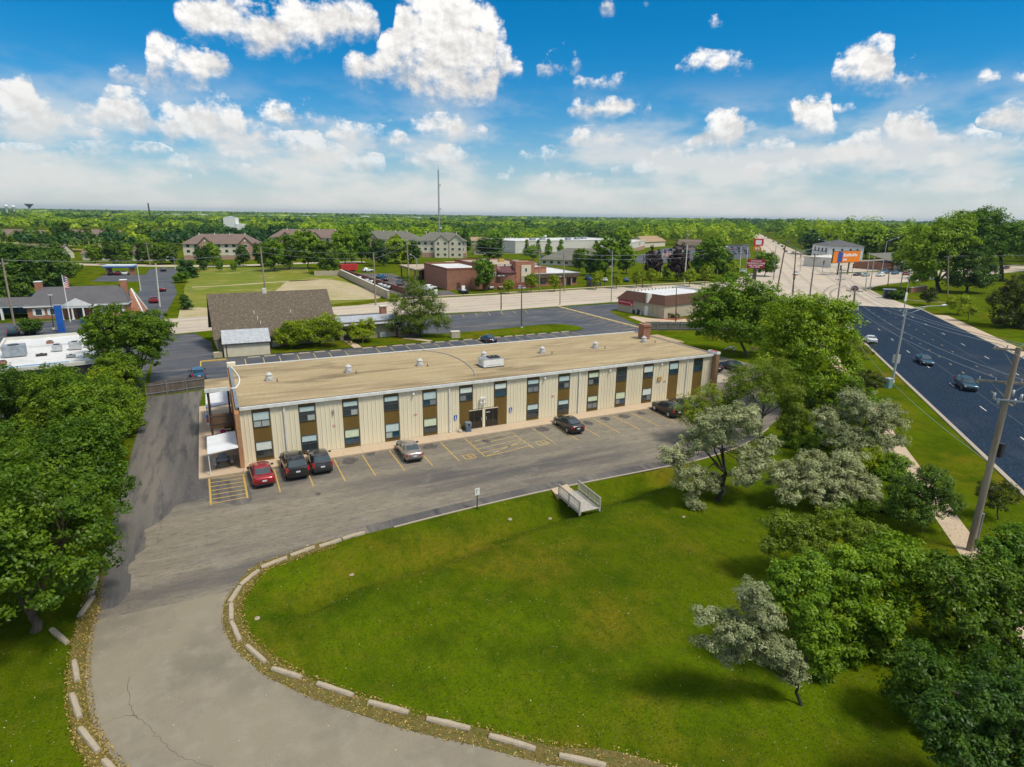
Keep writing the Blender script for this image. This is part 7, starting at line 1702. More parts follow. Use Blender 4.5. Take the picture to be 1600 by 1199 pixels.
# far industrial sheds and landmarks on the left skyline
for i, (az_, d_, w_, h_) in enumerate([(-33, 2300, 200, 11), (-29.5, 2600, 170, 12), (-25.5, 2500, 160, 11), (-21.5, 2700, 220, 12), (-18, 3000, 260, 13), (-36, 2600, 180, 10), (-10, 3100, 120, 11)]):
    a = R(az_) + YAW; x, y = d_ * sin(a), d_ * cos(a); t = Bld('warehouse', 'long pale warehouse roof on the far skyline', (x, y), (x + w_ * cos(a), y - w_ * sin(a)), 90, 'warehouse', 'warehouses on the far skyline'); t.walls(M_WHITE, h_); t.flat(M_MEMB, h_, mc=M_PALE)
a = R(-25.05) + YAW; TK = Bld('water_tank', 'squat white storage building rising above the left wood', (820 * sin(a), 820 * cos(a)), (820 * sin(a) + 13, 820 * cos(a) - 5), 12); TK.walls(M_WHITE, 16); TK.hip(M_TIN, 16, 1.6, .1); TK.walls(M_WHITE, 9, x0=13, x1=22, name='lean_to')


def skymark(az_, d_): a = R(az_) + YAW; return (d_ * sin(a), d_ * cos(a), 0)


WT = thing('water_tower', 'dark mushroom-shaped water tower on the far left skyline', 'water tower', skymark(AE(47, 330)[0], 2900)); k = MB().mat(0, True); k.tube([(0, 0, 0), (0, 0, 26)], [3.5, 2.2], 12); k.build('stem', M_PALE, WT)
k = MB().mat(0, True); k.tube([(0, 0, 24), (0, 0, 30), (0, 0, 38), (0, 0, 39.5), (0, 0, 40)], [2, 6, 14, 14, 10], 20); k.build('bowl', mat('slate_steel', (.08, .11, .14), (.07, .1, .12), 1, 2, .5), WT)
for i, (px, hh) in enumerate(((11, 34), (22, 32))): t = thing('storage_sphere', 'pale globe tank on the far left skyline', 'tank', skymark(AE(px, 330)[0], 3300), 0, 'globe tanks on the skyline'); k = MB().mat(0, True); k.tube([(0, 0, hh - 9), (0, 0, hh - 7), (0, 0, hh - 3), (0, 0, hh + 1), (0, 0, hh + 3)], [2, 6, 7.5, 6, 1], 14); k.build('globe', M_WHITE, t); k = MB(); k.tube([(0, 0, 0), (0, 0, hh - 8)], 1.6, 8); k.build('stem', M_WHITE, t)
t = thing('smokestack', 'thin dark stack on the left skyline', 'chimney', skymark(AE(233, 330)[0], 1500)); k = MB(); k.tube([(0, 0, 0), (0, 0, 37)], [1.6, 1.2], 8); k.build('stack', M_DKFRAME, t); k = MB(); k.tube([(0, 0, 37), (0, 0, 38)], [1.5, 1.5], 8); k.build('rim', M_TIN, t)
# lattice radio mast behind the apartments
bx_, by_ = G(687, 398); MA = thing('radio_mast', 'tall slender lattice radio mast behind the apartments', 'mast', (bx_, by_, 0)); h_ = HG(687, 398, 685, 257); k = MB(); r_ = .7
cor = [(r_ * cos(t_), r_ * sin(t_)) for t_ in (0, 2.09, 4.19)]
for (x, y) in cor: k.tube([(x, y, 0), (x * .4, y * .4, h_ * .94)], .13, 5)
k.build('leg', M_GPOST, MA); k = MB()
for i in range(44):
    z = i * h_ * .94 / 44; s0, s1 = 1 - .6 * i / 44, 1 - .6 * (i + 1) / 44
    for j in range(3): a_, c_ = cor[j], cor[(j + 1) % 3]; k.tube([(a_[0] * s0, a_[1] * s0, z), (c_[0] * s1, c_[1] * s1, z + h_ * .94 / 44)], .06, 4)
k.build('lattice', M_GPOST, MA); k = MB(); k.tube([(0, 0, h_ * .93), (0, 0, h_)], .08, 5); k.build('antenna', M_GPOST, MA)
for z in (.30, .52, .78): k = MB(); k.tube([(.6, -.4, h_ * z), (1.1, -.8, h_ * z)], .55, 8); k.build('dish', M_PALE, MA)

# ---------------------------------------------------------------- poles, lamps, signals, wires
M_POLE = mat('weathered_pole_wood', (.34, .28, .21), (.22, .175, .13), 3, 5, .9, stretch=(1, 1, .1)); M_POLED = mat('brown_pole_wood', (.17, .11, .07), (.11, .07, .045), 3, 5, .9, stretch=(1, 1, .1)); M_LAMPP = mat('grey_lamp_steel', (.50, .52, .52), (.42, .44, .44), 3, 3, .45, metal=.3)
TOPS = {}


def toppoint(b, t):
    """top of a pole whose foot and top pixels are known, leaning only across the view"""
    bx, by = G(*b); d = ray(*t); fw = np.array([sin(YAW), cos(YAW)]); s = (bx * fw[0] + by * fw[1]) / (d[0] * fw[0] + d[1] * fw[1]); p = d * s; return np.array([p[0] - bx, p[1] - by, p[2] + CAMH])


def pole(key, b, t, label, arms=(), r=.16, m=None, tr=0, name='utility_pole', rz=None):
    bx, by = G(*b); tp = toppoint(b, t); o = thing(name, label, 'pole', (bx, by, 0)); k = MB().mat(0, True)
    k.tube([(0, 0, -.2), tuple(tp * .5), tuple(tp)], [r * 1.15, r, r * .78], 10); k.build('shaft', m or M_POLE, o, 50)
    n = np.array([.695, -.719, 0]) if rz is None else np.array([cos(rz), sin(rz), 0]); TOPS[key] = np.array([bx, by, 0]) + tp
    for (f, L) in arms:
        c = tp * f; a, e = c - n * L / 2, c + n * L / 2; k = MB(); dd = np.array([-n[1], n[0], 0]) * (r + .07)
        ang = math.atan2(n[1], n[0]); q = c + dd; k.obox((q[0], q[1], q[2]), (L, .1, .13), ang); ar = k.build('crossarm', m or M_POLE, o)
        for u in (-.46, -.2, .2, .46): k = MB(); p = q + n * L * u; k.tube([(p[0], p[1], p[2] + .06), (p[0], p[1], p[2] + .28)], [.05, .035], 6); k.build('insulator', M_TIN, ar)
        if L > 1.8:
            k = MB(); w_ = tp * (f - .07); k.tube([tuple(w_ + dd), tuple(q - n * L * .3)], .03, 4); k.tube([tuple(w_ + dd), tuple(q + n * L * .3)], .03, 4); k.build('brace', M_GPOST, o)
    for i in range(tr):
        c = tp * .74 + n * (.5 if i % 2 else -.5); k = MB().mat(0, True); k.tube([(c[0], c[1], c[2] - .55), (c[0], c[1], c[2] - .5), (c[0], c[1], c[2] + .5), (c[0], c[1], c[2] + .55)], [.2, .3, .3, .2], 12); k.build('transformer', M_TIN, o, 40)
    return o


bigp = pole('big', (1515, 860), (1592, 543), 'tall weathered timber utility pole rising beside the roadside sidewalk', [(.985, 2.6), (.835, 3.6)], .21, M_POLE)
tp_ = toppoint((1515, 860), (1592, 543)); c = tp_ * .76
for i, (dx, dz) in enumerate(((-.7, .2), (-.4, -.2), (.5, -.1), (.8, .25), (.3, .5))): k = MB().mat(0, True); q = c + np.array([.695, -.719, 0]) * dx; k.tube([(q[0], q[1], q[2] + dz - .2), (q[0], q[1], q[2] + dz + .22)], [.10, .07], 8); k.build('cutout', M_TIN, bigp)
k = MB(); q = c; k.obox((q[0], q[1] - .3, q[2]), (2.0, .1, .1), math.atan2(-.719, .695)); k.build('equipment_arm', M_GPOST, bigp)
q = tp_ * .52 + np.array([.3, -.25, 0]); k = MB(); k.box(q[0] - .2, q[1] - .15, q[2] - .5, q[0] + .2, q[1] + .15, q[2] + .5); k.build('cable_box', M_BLACKMETAL, bigp)
k = MB(); k.tube([(.2, -.2, 0), (.2 + tp_[0] * .2, -.2 + tp_[1] * .2, tp_[2] * .2)], .1, 8); k.build('riser', M_GPOST, bigp)
pole('E', (1327.5, 557), (1336, 452), 'timber pole with transformer cans beside the white car', [(.97, 2.6), (.80, 2.4)], .17, M_POLE, 3)
pole('D', (1307, 484), (1315, 421), 'timber pole with a crossarm at the near corner of the junction', [(.97, 2.6), (.75, 2.4)], .17, M_POLE)
pole('C', (1262.5, 485), (1273.7, 397), 'tall pale timber pole above the tall full maple', [(.93, 2.4)], .18, M_POLE)
pole('A', (1213.7, 456), (1228.7, 376), 'brown leaning timber pole at the clinic corner of the junction', [], .2, M_POLED)
pole('B', (1238.7, 462), (1243.7, 390), 'brown timber pole with a crossarm at mid junction', [(.92, 2.6)], .18, M_POLED)
pole('H', (1481, 462), (1482, 400), 'grey timber pole on the grass right of the dark road', [(.97, 2.2)], .18, M_POLE)
pole('I', (1407, 449), (1415, 401), 'grey pole at the far verge beside the round hedge', [], .15, M_GPOST)
pole('J', (1437, 447), (1441, 404), 'grey pole with a crossarm beside the elm', [(.94, 2.2)], .16, M_GPOST)
pole('K', (1352, 452), (1359, 395), 'pale slim pole at the signal corner, left of two', [], .14, M_LAMPP); pole('K2', (1359, 452), (1366.5, 402), 'pale slim pole at the signal corner, right of two', [], .14, M_LAMPP)
pole('N', (1387, 448), (1390, 420), 'short dark pole by the navy cabinet', [], .14, M_DKFRAME)
pole('L1', (25, 522), (3, 404), 'pale leaning power pole beside the bank lot', [(.93, 1.6)], .17, M_POLE, rz=R(30)); pole('L2', (416, 470), (407, 386), 'pale timber pole behind the chapel ridge', [], .2, M_POLE); pole('L3', (587, 477), (583.5, 395), 'pale timber pole beside the block retaining wall', [], .2, M_POLE)
pole('L4', (640, 455), (635.5, 374), 'pale timber pole at the patrol yard gate', [(.96, 1.2)], .2, M_POLE); pole('L5', (882, 456), (880.5, 394), 'pale pole in front of the brown civic wing', [], .18, M_POLE); pole('L6', (843, 455), (842, 390), 'timber pole with a crossarm beside the round street trees', [(.95, 2.6)], .18, M_POLE, rz=R(-10))
pole('L7', (1004, 450), (1006, 398), 'brown timber pole among the street trees beside the shelter', [], .17, M_POLED); pole('L8', (1069, 446), (1074, 383), 'white pole beside the purple trees', [], .2, M_PALE); pole('L9', (1121, 438), (1120, 388), 'pale pole left of the clinic board', [(.97, 1.5)], .17, M_POLE)
pole('M1', (1155, 436), (1158, 386), 'white pole beside the white truck near the clinic board', [], .17, M_PALE); pole('M2', (1165, 436), (1168.5, 386), 'second white pole close to the clinic board', [], .15, M_PALE); pole('M3', (1209, 437), (1212.5, 384), 'slim pole at the tip of the junction lawn', [], .13, M_GPOST)
pole('M4', (1222, 415), (1226, 386), 'timber pole along the far road', [], .17, M_POLED); pole('M5', (1250, 405), (1255, 372), 'timber pole beside the white house', [], .17, M_POLED); pole('P1', (235, 415), (228, 378), 'timber pole on the back road near the teller canopy', [(.93, 2)], .2, M_POLE, rz=0)
pole('P2', (220, 455), (214, 414), 'white post by the teller canopy lane', [], .13, M_PALE); pole('P3', (250, 480), (243, 412), 'white leaning post beside the bank drive', [], .16, M_PALE); pole('P4', (1541, 430), (1543, 398), 'dark pole at the far right verge', [], .18, M_POLED)


def lamp(key, b, t, label, arm=None, m=None, twin=False, r=.10):
    bx, by = G(*b); tp = toppoint(b, t); o = thing('street_lamp', label, 'street lamp', (bx, by, 0)); k = MB().mat(0, True); k.tube([(0, 0, 0), tuple(tp)], [r * 1.25, r * .7], 10); k.build('pole', m or M_LAMPP, o, 50)
    k = MB(); k.box(-.2, -.2, 0, .2, .2, .35); k.build('base', M_PALE, o)
    if arm is not None:
        e = toppoint(b, arm); k = MB().mat(0, True); k.tube([tuple(tp), tuple(tp * .4 + e * .6 + np.array([0, 0, .15])), tuple(e)], [.06, .05, .045], 6); k.tube([tuple(tp * .93), tuple(tp * .45 + e * .55)], .035, 6); k.build('arm', M_LAMPP, o)
        d = (e - tp) / np.linalg.norm(e - tp); k = MB().mat(0, True); k.tube([tuple(e - d * .1), tuple(e + d * .15), tuple(e + d * .7), tuple(e + d * .85)], [.06, .17, .16, .05], 8); k.build('lamp_head', M_LAMPP, o)
    elif twin:
        for s_ in (-1, 1): k = MB(); k.obox((tp[0] + s_ * .55, tp[1], tp[2]), (.75, .4, .22), .1); k.build('lamp_head', M_LAMPP, o)
    else: k = MB(); k.obox((tp[0], tp[1], tp[2] + .1), (.8, .5, .22), .5); k.build('lamp_head', M_LAMPP, o)
    return o


F_ = lamp('F', (1394, 598), (1416, 484), 'tall grey street lamp with a long arm over the dark road', (1470, 478), r=.14)
k = MB(); q = toppoint((1394, 598), (1416, 484)) * .33; k.obox((q[0] + .1, q[1] + .1, q[2]), (1.0, .06, 1.3), R(-40)); k.build('sign_plate', M_PALE, F_)
lamp('G', (1411, 494), (1421, 428), 'slim lamp pole with a white banner box behind the road lamp'); k = MB(); q = np.array([*G(1411, 494), 0]) + toppoint((1411, 494), (1421, 428)) * .45; k.box(q[0] - .45, q[1] - .1, q[2] - 1.0, q[0] + .35, q[1] - .02, q[2] + 1.2); tag(k.build('banner', M_WHITE), 'white banner panel hung on the slim lamp pole', 'banner')
lamp('a', (815, 513), (815, 450), 'brown light pole with twin heads on the grass island', None, M_POLED, True, .13); lamp('b', (783, 486), (783, 431), 'brown light pole with twin heads at the road edge of the rear lot', None, M_POLED, True, .13); lamp('c', (875, 477), (875, 433), 'thin dark pole at the head of the yellow kerb', None, M_POLED, False, .1); lamp('c2', (1056, 505), (1057, 449), 'brown light pole in front of the clinic store', None, M_POLED, True, .12)
lamp('d', (955, 472), (957, 393), 'tall pale street lamp at the cross road in front of the clinic', (942, 386), None, False, .13); lamp('e', (652, 440), (651, 404), 'street lamp with a white arm at the patrol yard', (643, 399), None, False, .13); lamp('f', (84, 515), (78, 462), 'thin black lamp post before the bank wing', None, M_DKFRAME, False, .08); lamp('g', (274, 420), (272.5, 403), 'street lamp at the back road corner', (263, 402))
lamp('h', (1377, 429), (1386, 377), 'street lamp leaning over the far lane by the strip mall', (1402, 372), None, False, .13); lamp('i', (1293, 415), (1297, 378), 'street lamp beside the white house', (1281, 375), None, False, .13); lamp('j', (1250, 425), (1253, 392), 'street lamp at the far corner of the junction', (1283, 387), None, False, .13); lamp('k', (73, 462), (73, 441), 'twin lamp behind the bank chimney', None, None, True, .1)
for i, (px, py, zz) in enumerate([(1284, 408, 6), (1330, 414, 6), (1237, 437, 6), (1207, 420, 5.5), (1310, 418, 6)]):
    x, y = G(px, py + 22); s = thing('traffic_signal', 'black traffic signal head on a slim post around the junction', 'traffic light', (x, y, 0), 0, 'signals around the junction'); k = MB(); k.tube([(0, 0, 0), (0, 0, zz)], .09, 8); k.build('post', M_GPOST, s)
    k = MB(); k.box(-.3, -.3, zz - 1.5, .3, .05, zz + .2); hd = k.build('housing', M_BLACKMETAL, s)
    for j, c_ in enumerate(('flag_red', 'worn_yellow_paint', 'green_lens')): k = MB(); k.tube([(0, -.305, zz - .15 - j * .5), (0, -.32, zz - .15 - j * .5)], .16, 10); k.build('lens', MATS.get(c_) or mat('green_lens', (.02, .25, .1), (.02, .2, .08), 3, 2, .3), hd)


def wire(a, b, sag, label, dz=(0, 0), r=.022, off=(0, 0)):
    a = np.array(a) + (off[0], off[1], dz[0]); b = np.array(b) + (off[0], off[1], dz[1]); k = MB().mat(0, True); pts = []
    for i in range(17): t = i / 16; p = a + (b - a) * t; p[2] -= sag * 4 * t * (1 - t); pts.append(tuple(p))
    k.tube(pts, r, 5, False); return tag(k.build('power_line', M_GPOST), label, 'wire', 'overhead wires')


for k_, (a_, b_) in enumerate([('big', 'E'), ('E', 'D'), ('D', 'B'), ('C', 'A')]):
    for j, (ox, oz) in enumerate(((-1.0, .1), (.2, .1), (1.0, .1), (-.8, -2.2), (.8, -2.2))):
        if k_ == 3 and j > 1: continue
        wire(TOPS[a_], TOPS[b_], .9, ['thin overhead wire strung between the roadside timber poles', 'thin overhead wire strung between the roadside timber poles', 'thin overhead wire strung between the junction poles', 'thin wire from the pale tall pole to the brown leaning pole'][k_], (oz, oz), .022 if k_ == 0 else .03, (.695 * ox, -.719 * ox))
nx_ = TOPS['big'] + np.array([-30, -29, .5])
for ox in (-1, .2, 1): wire(TOPS['big'], nx_, .8, 'thin overhead wire leaving the tall timber pole towards the viewer', (.1, .1), .02, (.695 * ox, -.719 * ox))
k_ = np.array([140, 40, 14.0]); wire(TOPS['big'] + (.5, .2, 0), k_, .7, 'thin overhead wire crossing the dark road'); wire(TOPS['H'], np.array([330, 118, 13.]), .8, 'thin overhead wire leading off right from the grey pole', r=.04)
for dz_ in (0, -1.0): wire(TOPS['H'], TOPS['J'], .8, 'thin overhead wire between the two grey poles right of the road', (dz_, dz_), .035); wire(TOPS['J'], TOPS['D'], 1.6, 'thin overhead wire crossing the junction to the grey pole', (dz_, dz_), .035)
for dz_ in (0, -1.4): wire(TOPS['L3'], TOPS['L4'], .5, 'thin wire between pale poles at the patrol yard', (dz_, dz_), .03); wire(TOPS['L2'], TOPS['L3'], .7, 'thin wire between pale poles beyond the chapel', (dz_, dz_), .03); wire(TOPS['L4'], TOPS['L6'], .8, 'thin wire in front of the civic building', (dz_, dz_), .035); wire(TOPS['L6'], TOPS['L7'], .9, 'thin wire above the round street trees', (dz_, dz_), .035); wire(TOPS['L7'], TOPS['L9'], .9, 'thin wire above the purple trees', (dz_, dz_), .035)
wire(TOPS['L1'], TOPS['L2'], 1.0, 'thin wire from the bank pole to the chapel pole', (-.3, -1.5), .035); wire(TOPS['E'] * .35 + np.array([*G(1327.5, 557), 0]) * .65 + (0, 0, 0), TOPS['big'] * .45 + np.array([*G(1515, 860), 0]) * .55, 1.2, 'dark telephone cable sagging above the roadside shrubs', r=.02)

# ---------------------------------------------------------------- more traffic and parked cars
RC = [('suv', 'white', (1243, 430), 1), ('sedan', 'black', (1222, 386), 0), ('suv', 'black', (1216, 382), 0), ('sedan', 'white', (1193, 380), 1), ('suv', 'white', (1239, 396), 0), ('sedan', 'black', (1225, 390), 0), ('sedan', 'red', (1200, 373), 0), ('sedan', 'grey', (1228, 394), 0), ('sedan', 'maroon', (1195, 370), 0), ('sedan', 'gold', (1208, 378), 0)]
for i, (kd, c_, p, dr) in enumerate(RC): x, y = G(*p); car(kd, c_, (x, y), fwd + (0 if dr == 0 else pi), ['white', 'black', 'black', 'white', 'white', 'black', 'red', 'grey', 'maroon', 'tan'][i] + ' ' + ('SUV' if kd == 'suv' else 'car') + [' entering the junction from the far road', ' following the black SUV on the far road', ' between dark cars on the far road', ' coming down the far road', ' leaving the junction by the white house', ' just behind the grey car on the far road', ' far along the far road', ' beside the dark cars on the far road', ' furthest along the far road', ' ahead of the dark cars on the far road'][i], None, False)
QC = [('sedan', 'navy', (1339, 431), 0), ('sedan', 'lteal', (1352, 432), 0), ('van', 'white', (1375, 432), 0), ('pickup', 'teal', (1383, 428), 0), ('suv', 'teal', (1398, 429), 0), ('sedan', 'red', (1415, 430), 0), ('suv', 'white', (1422, 424), 0), ('sedan', 'grey', (1438, 424), 0), ('sedan', 'maroon', (1572, 420), 0)]
for i, (kd, c_, p, dr) in enumerate(QC): x, y = G(*p); car(kd, c_, (x, y), R(9) + pi, ['navy sedan first in the queue at the signal', 'pale green sedan second in the queue at the signal', 'white van waiting in the queue at the signal', 'blue pickup beyond the white van in the queue', 'blue SUV behind the white van in the queue', 'red sedan in the queue below the strip mall', 'white SUV beyond the red sedan', 'grey sedan at the tail of the queue', 'maroon car alone on the right side street'][i], None, False)
g = random.Random(21); cols = ['white', 'grey', 'navy', 'red', 'black', 'silver', 'teal', 'maroon', 'gold', 'lteal']
for r_ in range(4):
    for c_ in range(14):
        if g.random() < .18: continue
        t = c_ / 13; px, py = 1044 + 118 * t + r_ * 1.5, 388.5 + r_ * 3.4 - 1.5 * t; col_ = g.choice(cols); kd = g.choice(['sedan', 'sedan', 'suv', 'van'])
        x, y = G(px, py); car(kd, col_, (x, y), R(50) + (pi if g.random() < .5 else 0), {'white': 'white', 'grey': 'grey', 'navy': 'navy', 'red': 'red', 'black': 'black', 'silver': 'champagne', 'teal': 'blue', 'maroon': 'maroon', 'gold': 'tan', 'lteal': 'pale green'}[col_] + {'sedan': ' sedan', 'suv': ' SUV', 'van': ' van'}[kd] + ' packed in the busy sales lot', 'cars in the busy sales lot', False)
for i, (px, py, c_, kd, lab) in enumerate([(22, 523, 'blue', 'suv', 'dark teal SUV parked before the bank carport'), (48, 521, 'navy', 'suv', 'navy SUV beside the small tree before the bank'), (53, 467, 'teal', 'sedan', 'blue sedan behind the bank roof'), (57, 493, 'black', 'suv', 'black SUV under the bank carport'), (240, 473, 'red', 'suv', 'red SUV on the bank drive'), (253, 455, 'maroon', 'sedan', 'maroon sedan further up the bank drive'), (255, 424, 'navy', 'sedan', 'navy sedan at the top of the bank drive'), (1161, 427, 'white', 'pickup', 'white truck nose-out on the lawn beside the clinic board'), (918, 437, 'navy', 'van', 'navy van beside the brown civic wing'), (945, 440, 'white', 'sedan', 'white sedan behind the round street trees'), (978, 440, 'teal', 'sedan', 'blue sedan behind the round street trees'), (848, 403, 'teal', 'sedan', 'blue sedan left of the hip-roofed office'), (852, 408, 'maroon', 'sedan', 'maroon sedan left of the hip-roofed office'), (1270, 400, 'grey', 'sedan', 'pale sedan parked by the white house'), (5, 546, 'black', 'suv', 'black SUV beside the diner')]):
    x, y = G(px, py); car(kd, c_, (x, y), R(100 if px < 300 else 60), lab, None, False)
s = thing('warning_sign', 'yellow diamond sign by the white house lot', 'sign', (*G(1266, 410), 0)); k = MB(); k.tube([(0, 0, 0), (0, 0, 2)], .06, 6); k.build('post', M_GPOST, s); k = MB(); k.hexa([(-1.0, -.05, 2.4), (0, -.05, 1.4), (0, .05, 1.4), (-1.0, .05, 2.4), (0, -.05, 3.4), (1.0, -.05, 2.4), (1.0, .05, 2.4), (0, .05, 3.4)]); k.build('plate', M_YELLOW, s)
for i, (px, py, lab) in enumerate([(724, 463, 'white sign on a post at the patrol drive'), (681, 470, 'white sign beside the pine at the patrol drive'), (1387, 606, 'pale green utility box at the foot of the road lamp')]):
    x, y = G(px, py); s = thing('utility_box' if i == 2 else 'sign_post', lab, 'cabinet' if i == 2 else 'sign', (x, y, 0))
    if i == 2: k = MB(); k.box(-.45, -.35, 0, .45, .35, 1.3); k.build('case', mat('box_green', (.18, .30, .28), (.14, .24, .22), 2, 3, .6), s); k = MB(); k.box(-.48, -.38, 1.3, .48, .38, 1.42); k.build('lid', M_TIN, s)
    else: k = MB(); k.tube([(0, 0, 0), (0, 0, 2.2)], .06, 6); k.build('post', M_DKFRAME, s); k = MB(); k.box(-.5, -.08, 1.7, .5, -.03, 3.1); k.build('plate', M_WHITE, s)

# ================================================================ trees further off
blobtree(655, 527, [(650, 450, 18, 14, 0), (665, 462, 22, 14, .5), (630, 470, 22, 14, 0), (655, 480, 32, 14, -.5), (680, 482, 20, 14, .5), (628, 495, 28, 13, 0), (665, 500, 34, 13, -.8), (690, 503, 16, 12, 0), (615, 507, 20, 9, 0), (645, 512, 26, 9, .5), (640, 440, 10, 10, 0)], 'pine', 81, 'dark spreading pine on the grass beside the annex', 430, .20, 75, .95, .3, M_BARKD, 'pine_tree', 'tree', .4, .22, 0, 14)
blobtree(461, 546, [(440, 522, 16, 9, 0), (458, 512, 18, 11, .4), (474, 520, 14, 12, 0), (450, 530, 18, 8, -.5)], 'lime', 82, 'leaning yellow-green crab tree nearest the metal-roofed shed', 150, .15, 70, .75, .13, M_BARKD, 'crab_tree', 'tree')
blobtree(500.5, 543, [(485, 512, 22, 13, 0), (508, 504, 24, 13, .5), (525, 514, 16, 13, 0), (500, 524, 28, 9, -.5), (478, 522, 14, 10, 0)], 'lime', 83, 'wide yellow-green crab tree hiding the chapel eave', 200, .15, 70, .75, .14, M_BARKD, 'crab_tree', 'tree')
blobtree(564, 535, [(558, 515, 14, 11, 0), (574, 508, 13, 11, .4), (566, 520, 20, 9, -.4)], 'lime', 84, 'small yellow-green crab tree in front of the annex', 110, .14, 70, .65, .12, M_BARKD, 'crab_tree', 'tree')
blobtree(1468, 456, [(1450, 375, 32, 24, 0), (1480, 365, 30, 26, 2), (1430, 395, 24, 22, 0), (1460, 405, 34, 24, -1), (1495, 390, 26, 26, 1), (1440, 425, 18, 16, 0), (1500, 350, 24, 18, 3)], 'mid', 85, 'very tall elm with a stout bare trunk right of the dark road', 420, .42, 70, 2.2, .75, M_BARKD, 'elm_tree', 'tree')
blobtree(1510, 458, [(1500, 405, 26, 18, 0), (1525, 400, 24, 18, .5), (1512, 425, 36, 20, -.5), (1540, 425, 18, 18, 0), (1490, 435, 16, 14, 0), (1530, 440, 20, 10, 0)], 'dark', 86, 'rounded dark oak on a forked trunk beside the elm', 320, .32, 75, 1.5, .5, M_BARKD, 'oak_tree', 'tree')
blobtree(1565, 440, [(1520, 350, 28, 18, 0), (1545, 340, 24, 16, 2), (1580, 365, 34, 20, 0), (1560, 380, 36, 18, -1), (1600, 375, 30, 24, 0), (1535, 372, 26, 16, 0)], 'mid', 87, 'broad spreading elm behind the dark oak', 380, .48, 70, 2.4, .8, M_BARKD, 'elm_tree', 'tree')
blobtree(1596, 512, [(1565, 470, 20, 20, 0), (1590, 450, 26, 22, .5), (1610, 480, 34, 30, 0), (1570, 495, 24, 14, -.5), (1600, 505, 30, 16, 0)], 'brownish', 88, 'large dark shrub with brownish foliage right of the road', 300, .22, 70, .9, .25, M_BARKD)
blobtree(1452, 478, [(1447, 460, 10, 7, 0), (1456, 458, 9, 8, 0), (1450, 466, 13, 6, 0)], 'brownish', 89, 'sparse small tree on the grass right of the road', 70, .2, 60, .8, .1, None, 'young_tree', 'tree')
blobtree(1497, 492, [(1490, 470, 12, 8, 0), (1505, 468, 12, 9, 0), (1498, 478, 18, 7, 0)], 'lime', 90, 'small yellowish tree in front of the dark oak', 90, .18, 60, .75, .1, None, 'young_tree', 'tree')
blobtree(1512, 502, [(1508, 482, 10, 8, 0), (1517, 484, 9, 8, 0)], 'lime', 91, 'smallest yellowish tree nearest the road lamp verge', 60, .16, 60, .6, .09, None, 'young_tree', 'tree')
blobtree(1402, 468, [(1398, 461, 10, 7, 0), (1406, 461, 9, 7, 0)], 'dark', 92, 'clipped round hedge beside the navy cabinet', 90, .2, 70, .7, .1)
blobtree(47, 524, [(42, 508, 10, 8, 0), (52, 506, 10, 8, 0), (47, 513, 12, 6, 0)], 'dark', 93, 'small round tree at the bank lot edge', 80, .2, 60, .8, .1, None, 'young_tree', 'tree')
blobtree(290, 484, [(290, 474, 7, 6, 0), (289, 467, 5, 6, 0), (291, 479, 8, 4, 0)], 'dark', 94, 'lone dark young tree on the vacant lot', 60, .22, 60, .7, .1, None, 'young_tree', 'tree')


PROTO = {}


def proto(key, kind, w, h, z0, n, leaf, per, cr, seed, shape='round', name='street_tree'):
    g = np.random.default_rng(seed)
    if shape == 'cone': lob = [(0, 0, z0 + (h - z0) * t, w * .5 * (1.08 - t), w * .5 * (1.08 - t), (h - z0) * .14) for t in np.linspace(.06, .95, 8)]
    elif shape == 'ball': lob = [(0, 0, (z0 + h) / 2, w * .5, w * .5, (h - z0) * .5)] + [(w * .22 * cos(a), w * .22 * sin(a), (z0 + h) / 2 + g.uniform(-.6, .6), w * .3, w * .3, (h - z0) * .3) for a in np.arange(0, 6.2, 1.25)]
    else: lob = lobeset(g, w, h, z0, 9)
    o = tree(name, 'x', (0, 0, 0), lob, kind, leaf, n, per, cr, seed, .16 * h / 8, shell=.5, ntarget=6, jit=.32); PROTO[key] = [o, w, h, 0]; return o


for sd, (key, kind, w, h, z0, n, leaf, shape, nm) in enumerate([
    ('lime', 'lime', 6, 8, 1.7, 150, .24, 'ball', 'street_tree'), ('col', 'mid', 4.5, 8, .8, 90, .30, 'cone', 'columnar_tree'), ('mid', 'mid', 9, 9, 1.0, 190, .29, 'lobes', 'shade_tree'), ('mid2', 'locust', 9, 9.5, .8, 190, .29, 'lobes', 'shade_tree'),
    ('dark', 'dark', 9, 9, .6, 190, .30, 'lobes', 'shade_tree'), ('blue', 'blue', 8.5, 9.5, .6, 190, .30, 'lobes', 'shade_tree'), ('purple', 'purple', 8, 10, .7, 170, .28, 'ball', 'purple_tree'), ('spruce', 'blue', 5, 9, .3, 80, .34, 'cone', 'spruce_tree'), ('bright', 'bright', 9, 9, .8, 190, .29, 'lobes', 'shade_tree'), ('bush', 'mid', 6, 4.5, .1, 60, .34, 'ball', 'bush')]):
    proto(key, kind, w, h, z0, n, leaf, 48, .95 if shape != 'ball' else .8, 340 + sd, shape, nm)


def mt(px, py, hp, wp, key, label, group=None):
    x, y = G(px, py); dep = np.dot(np.array([x, y, -CAMH]), _F); s = FPX / dep; P_ = PROTO[key]; first = P_[3] == 0; P_[3] += 1
    o = place(P_[0], first, (x, y, 0), (px * 1.7) % 6.28, label, group, (wp / s / P_[1], wp / s / P_[1], hp / s / P_[2] * 1.03))
    if not group and 'group' in o: del o['group']
    if key == 'bush': o['category'] = 'shrub'
    elif 'category' in o: o['category'] = 'tree'
    return o


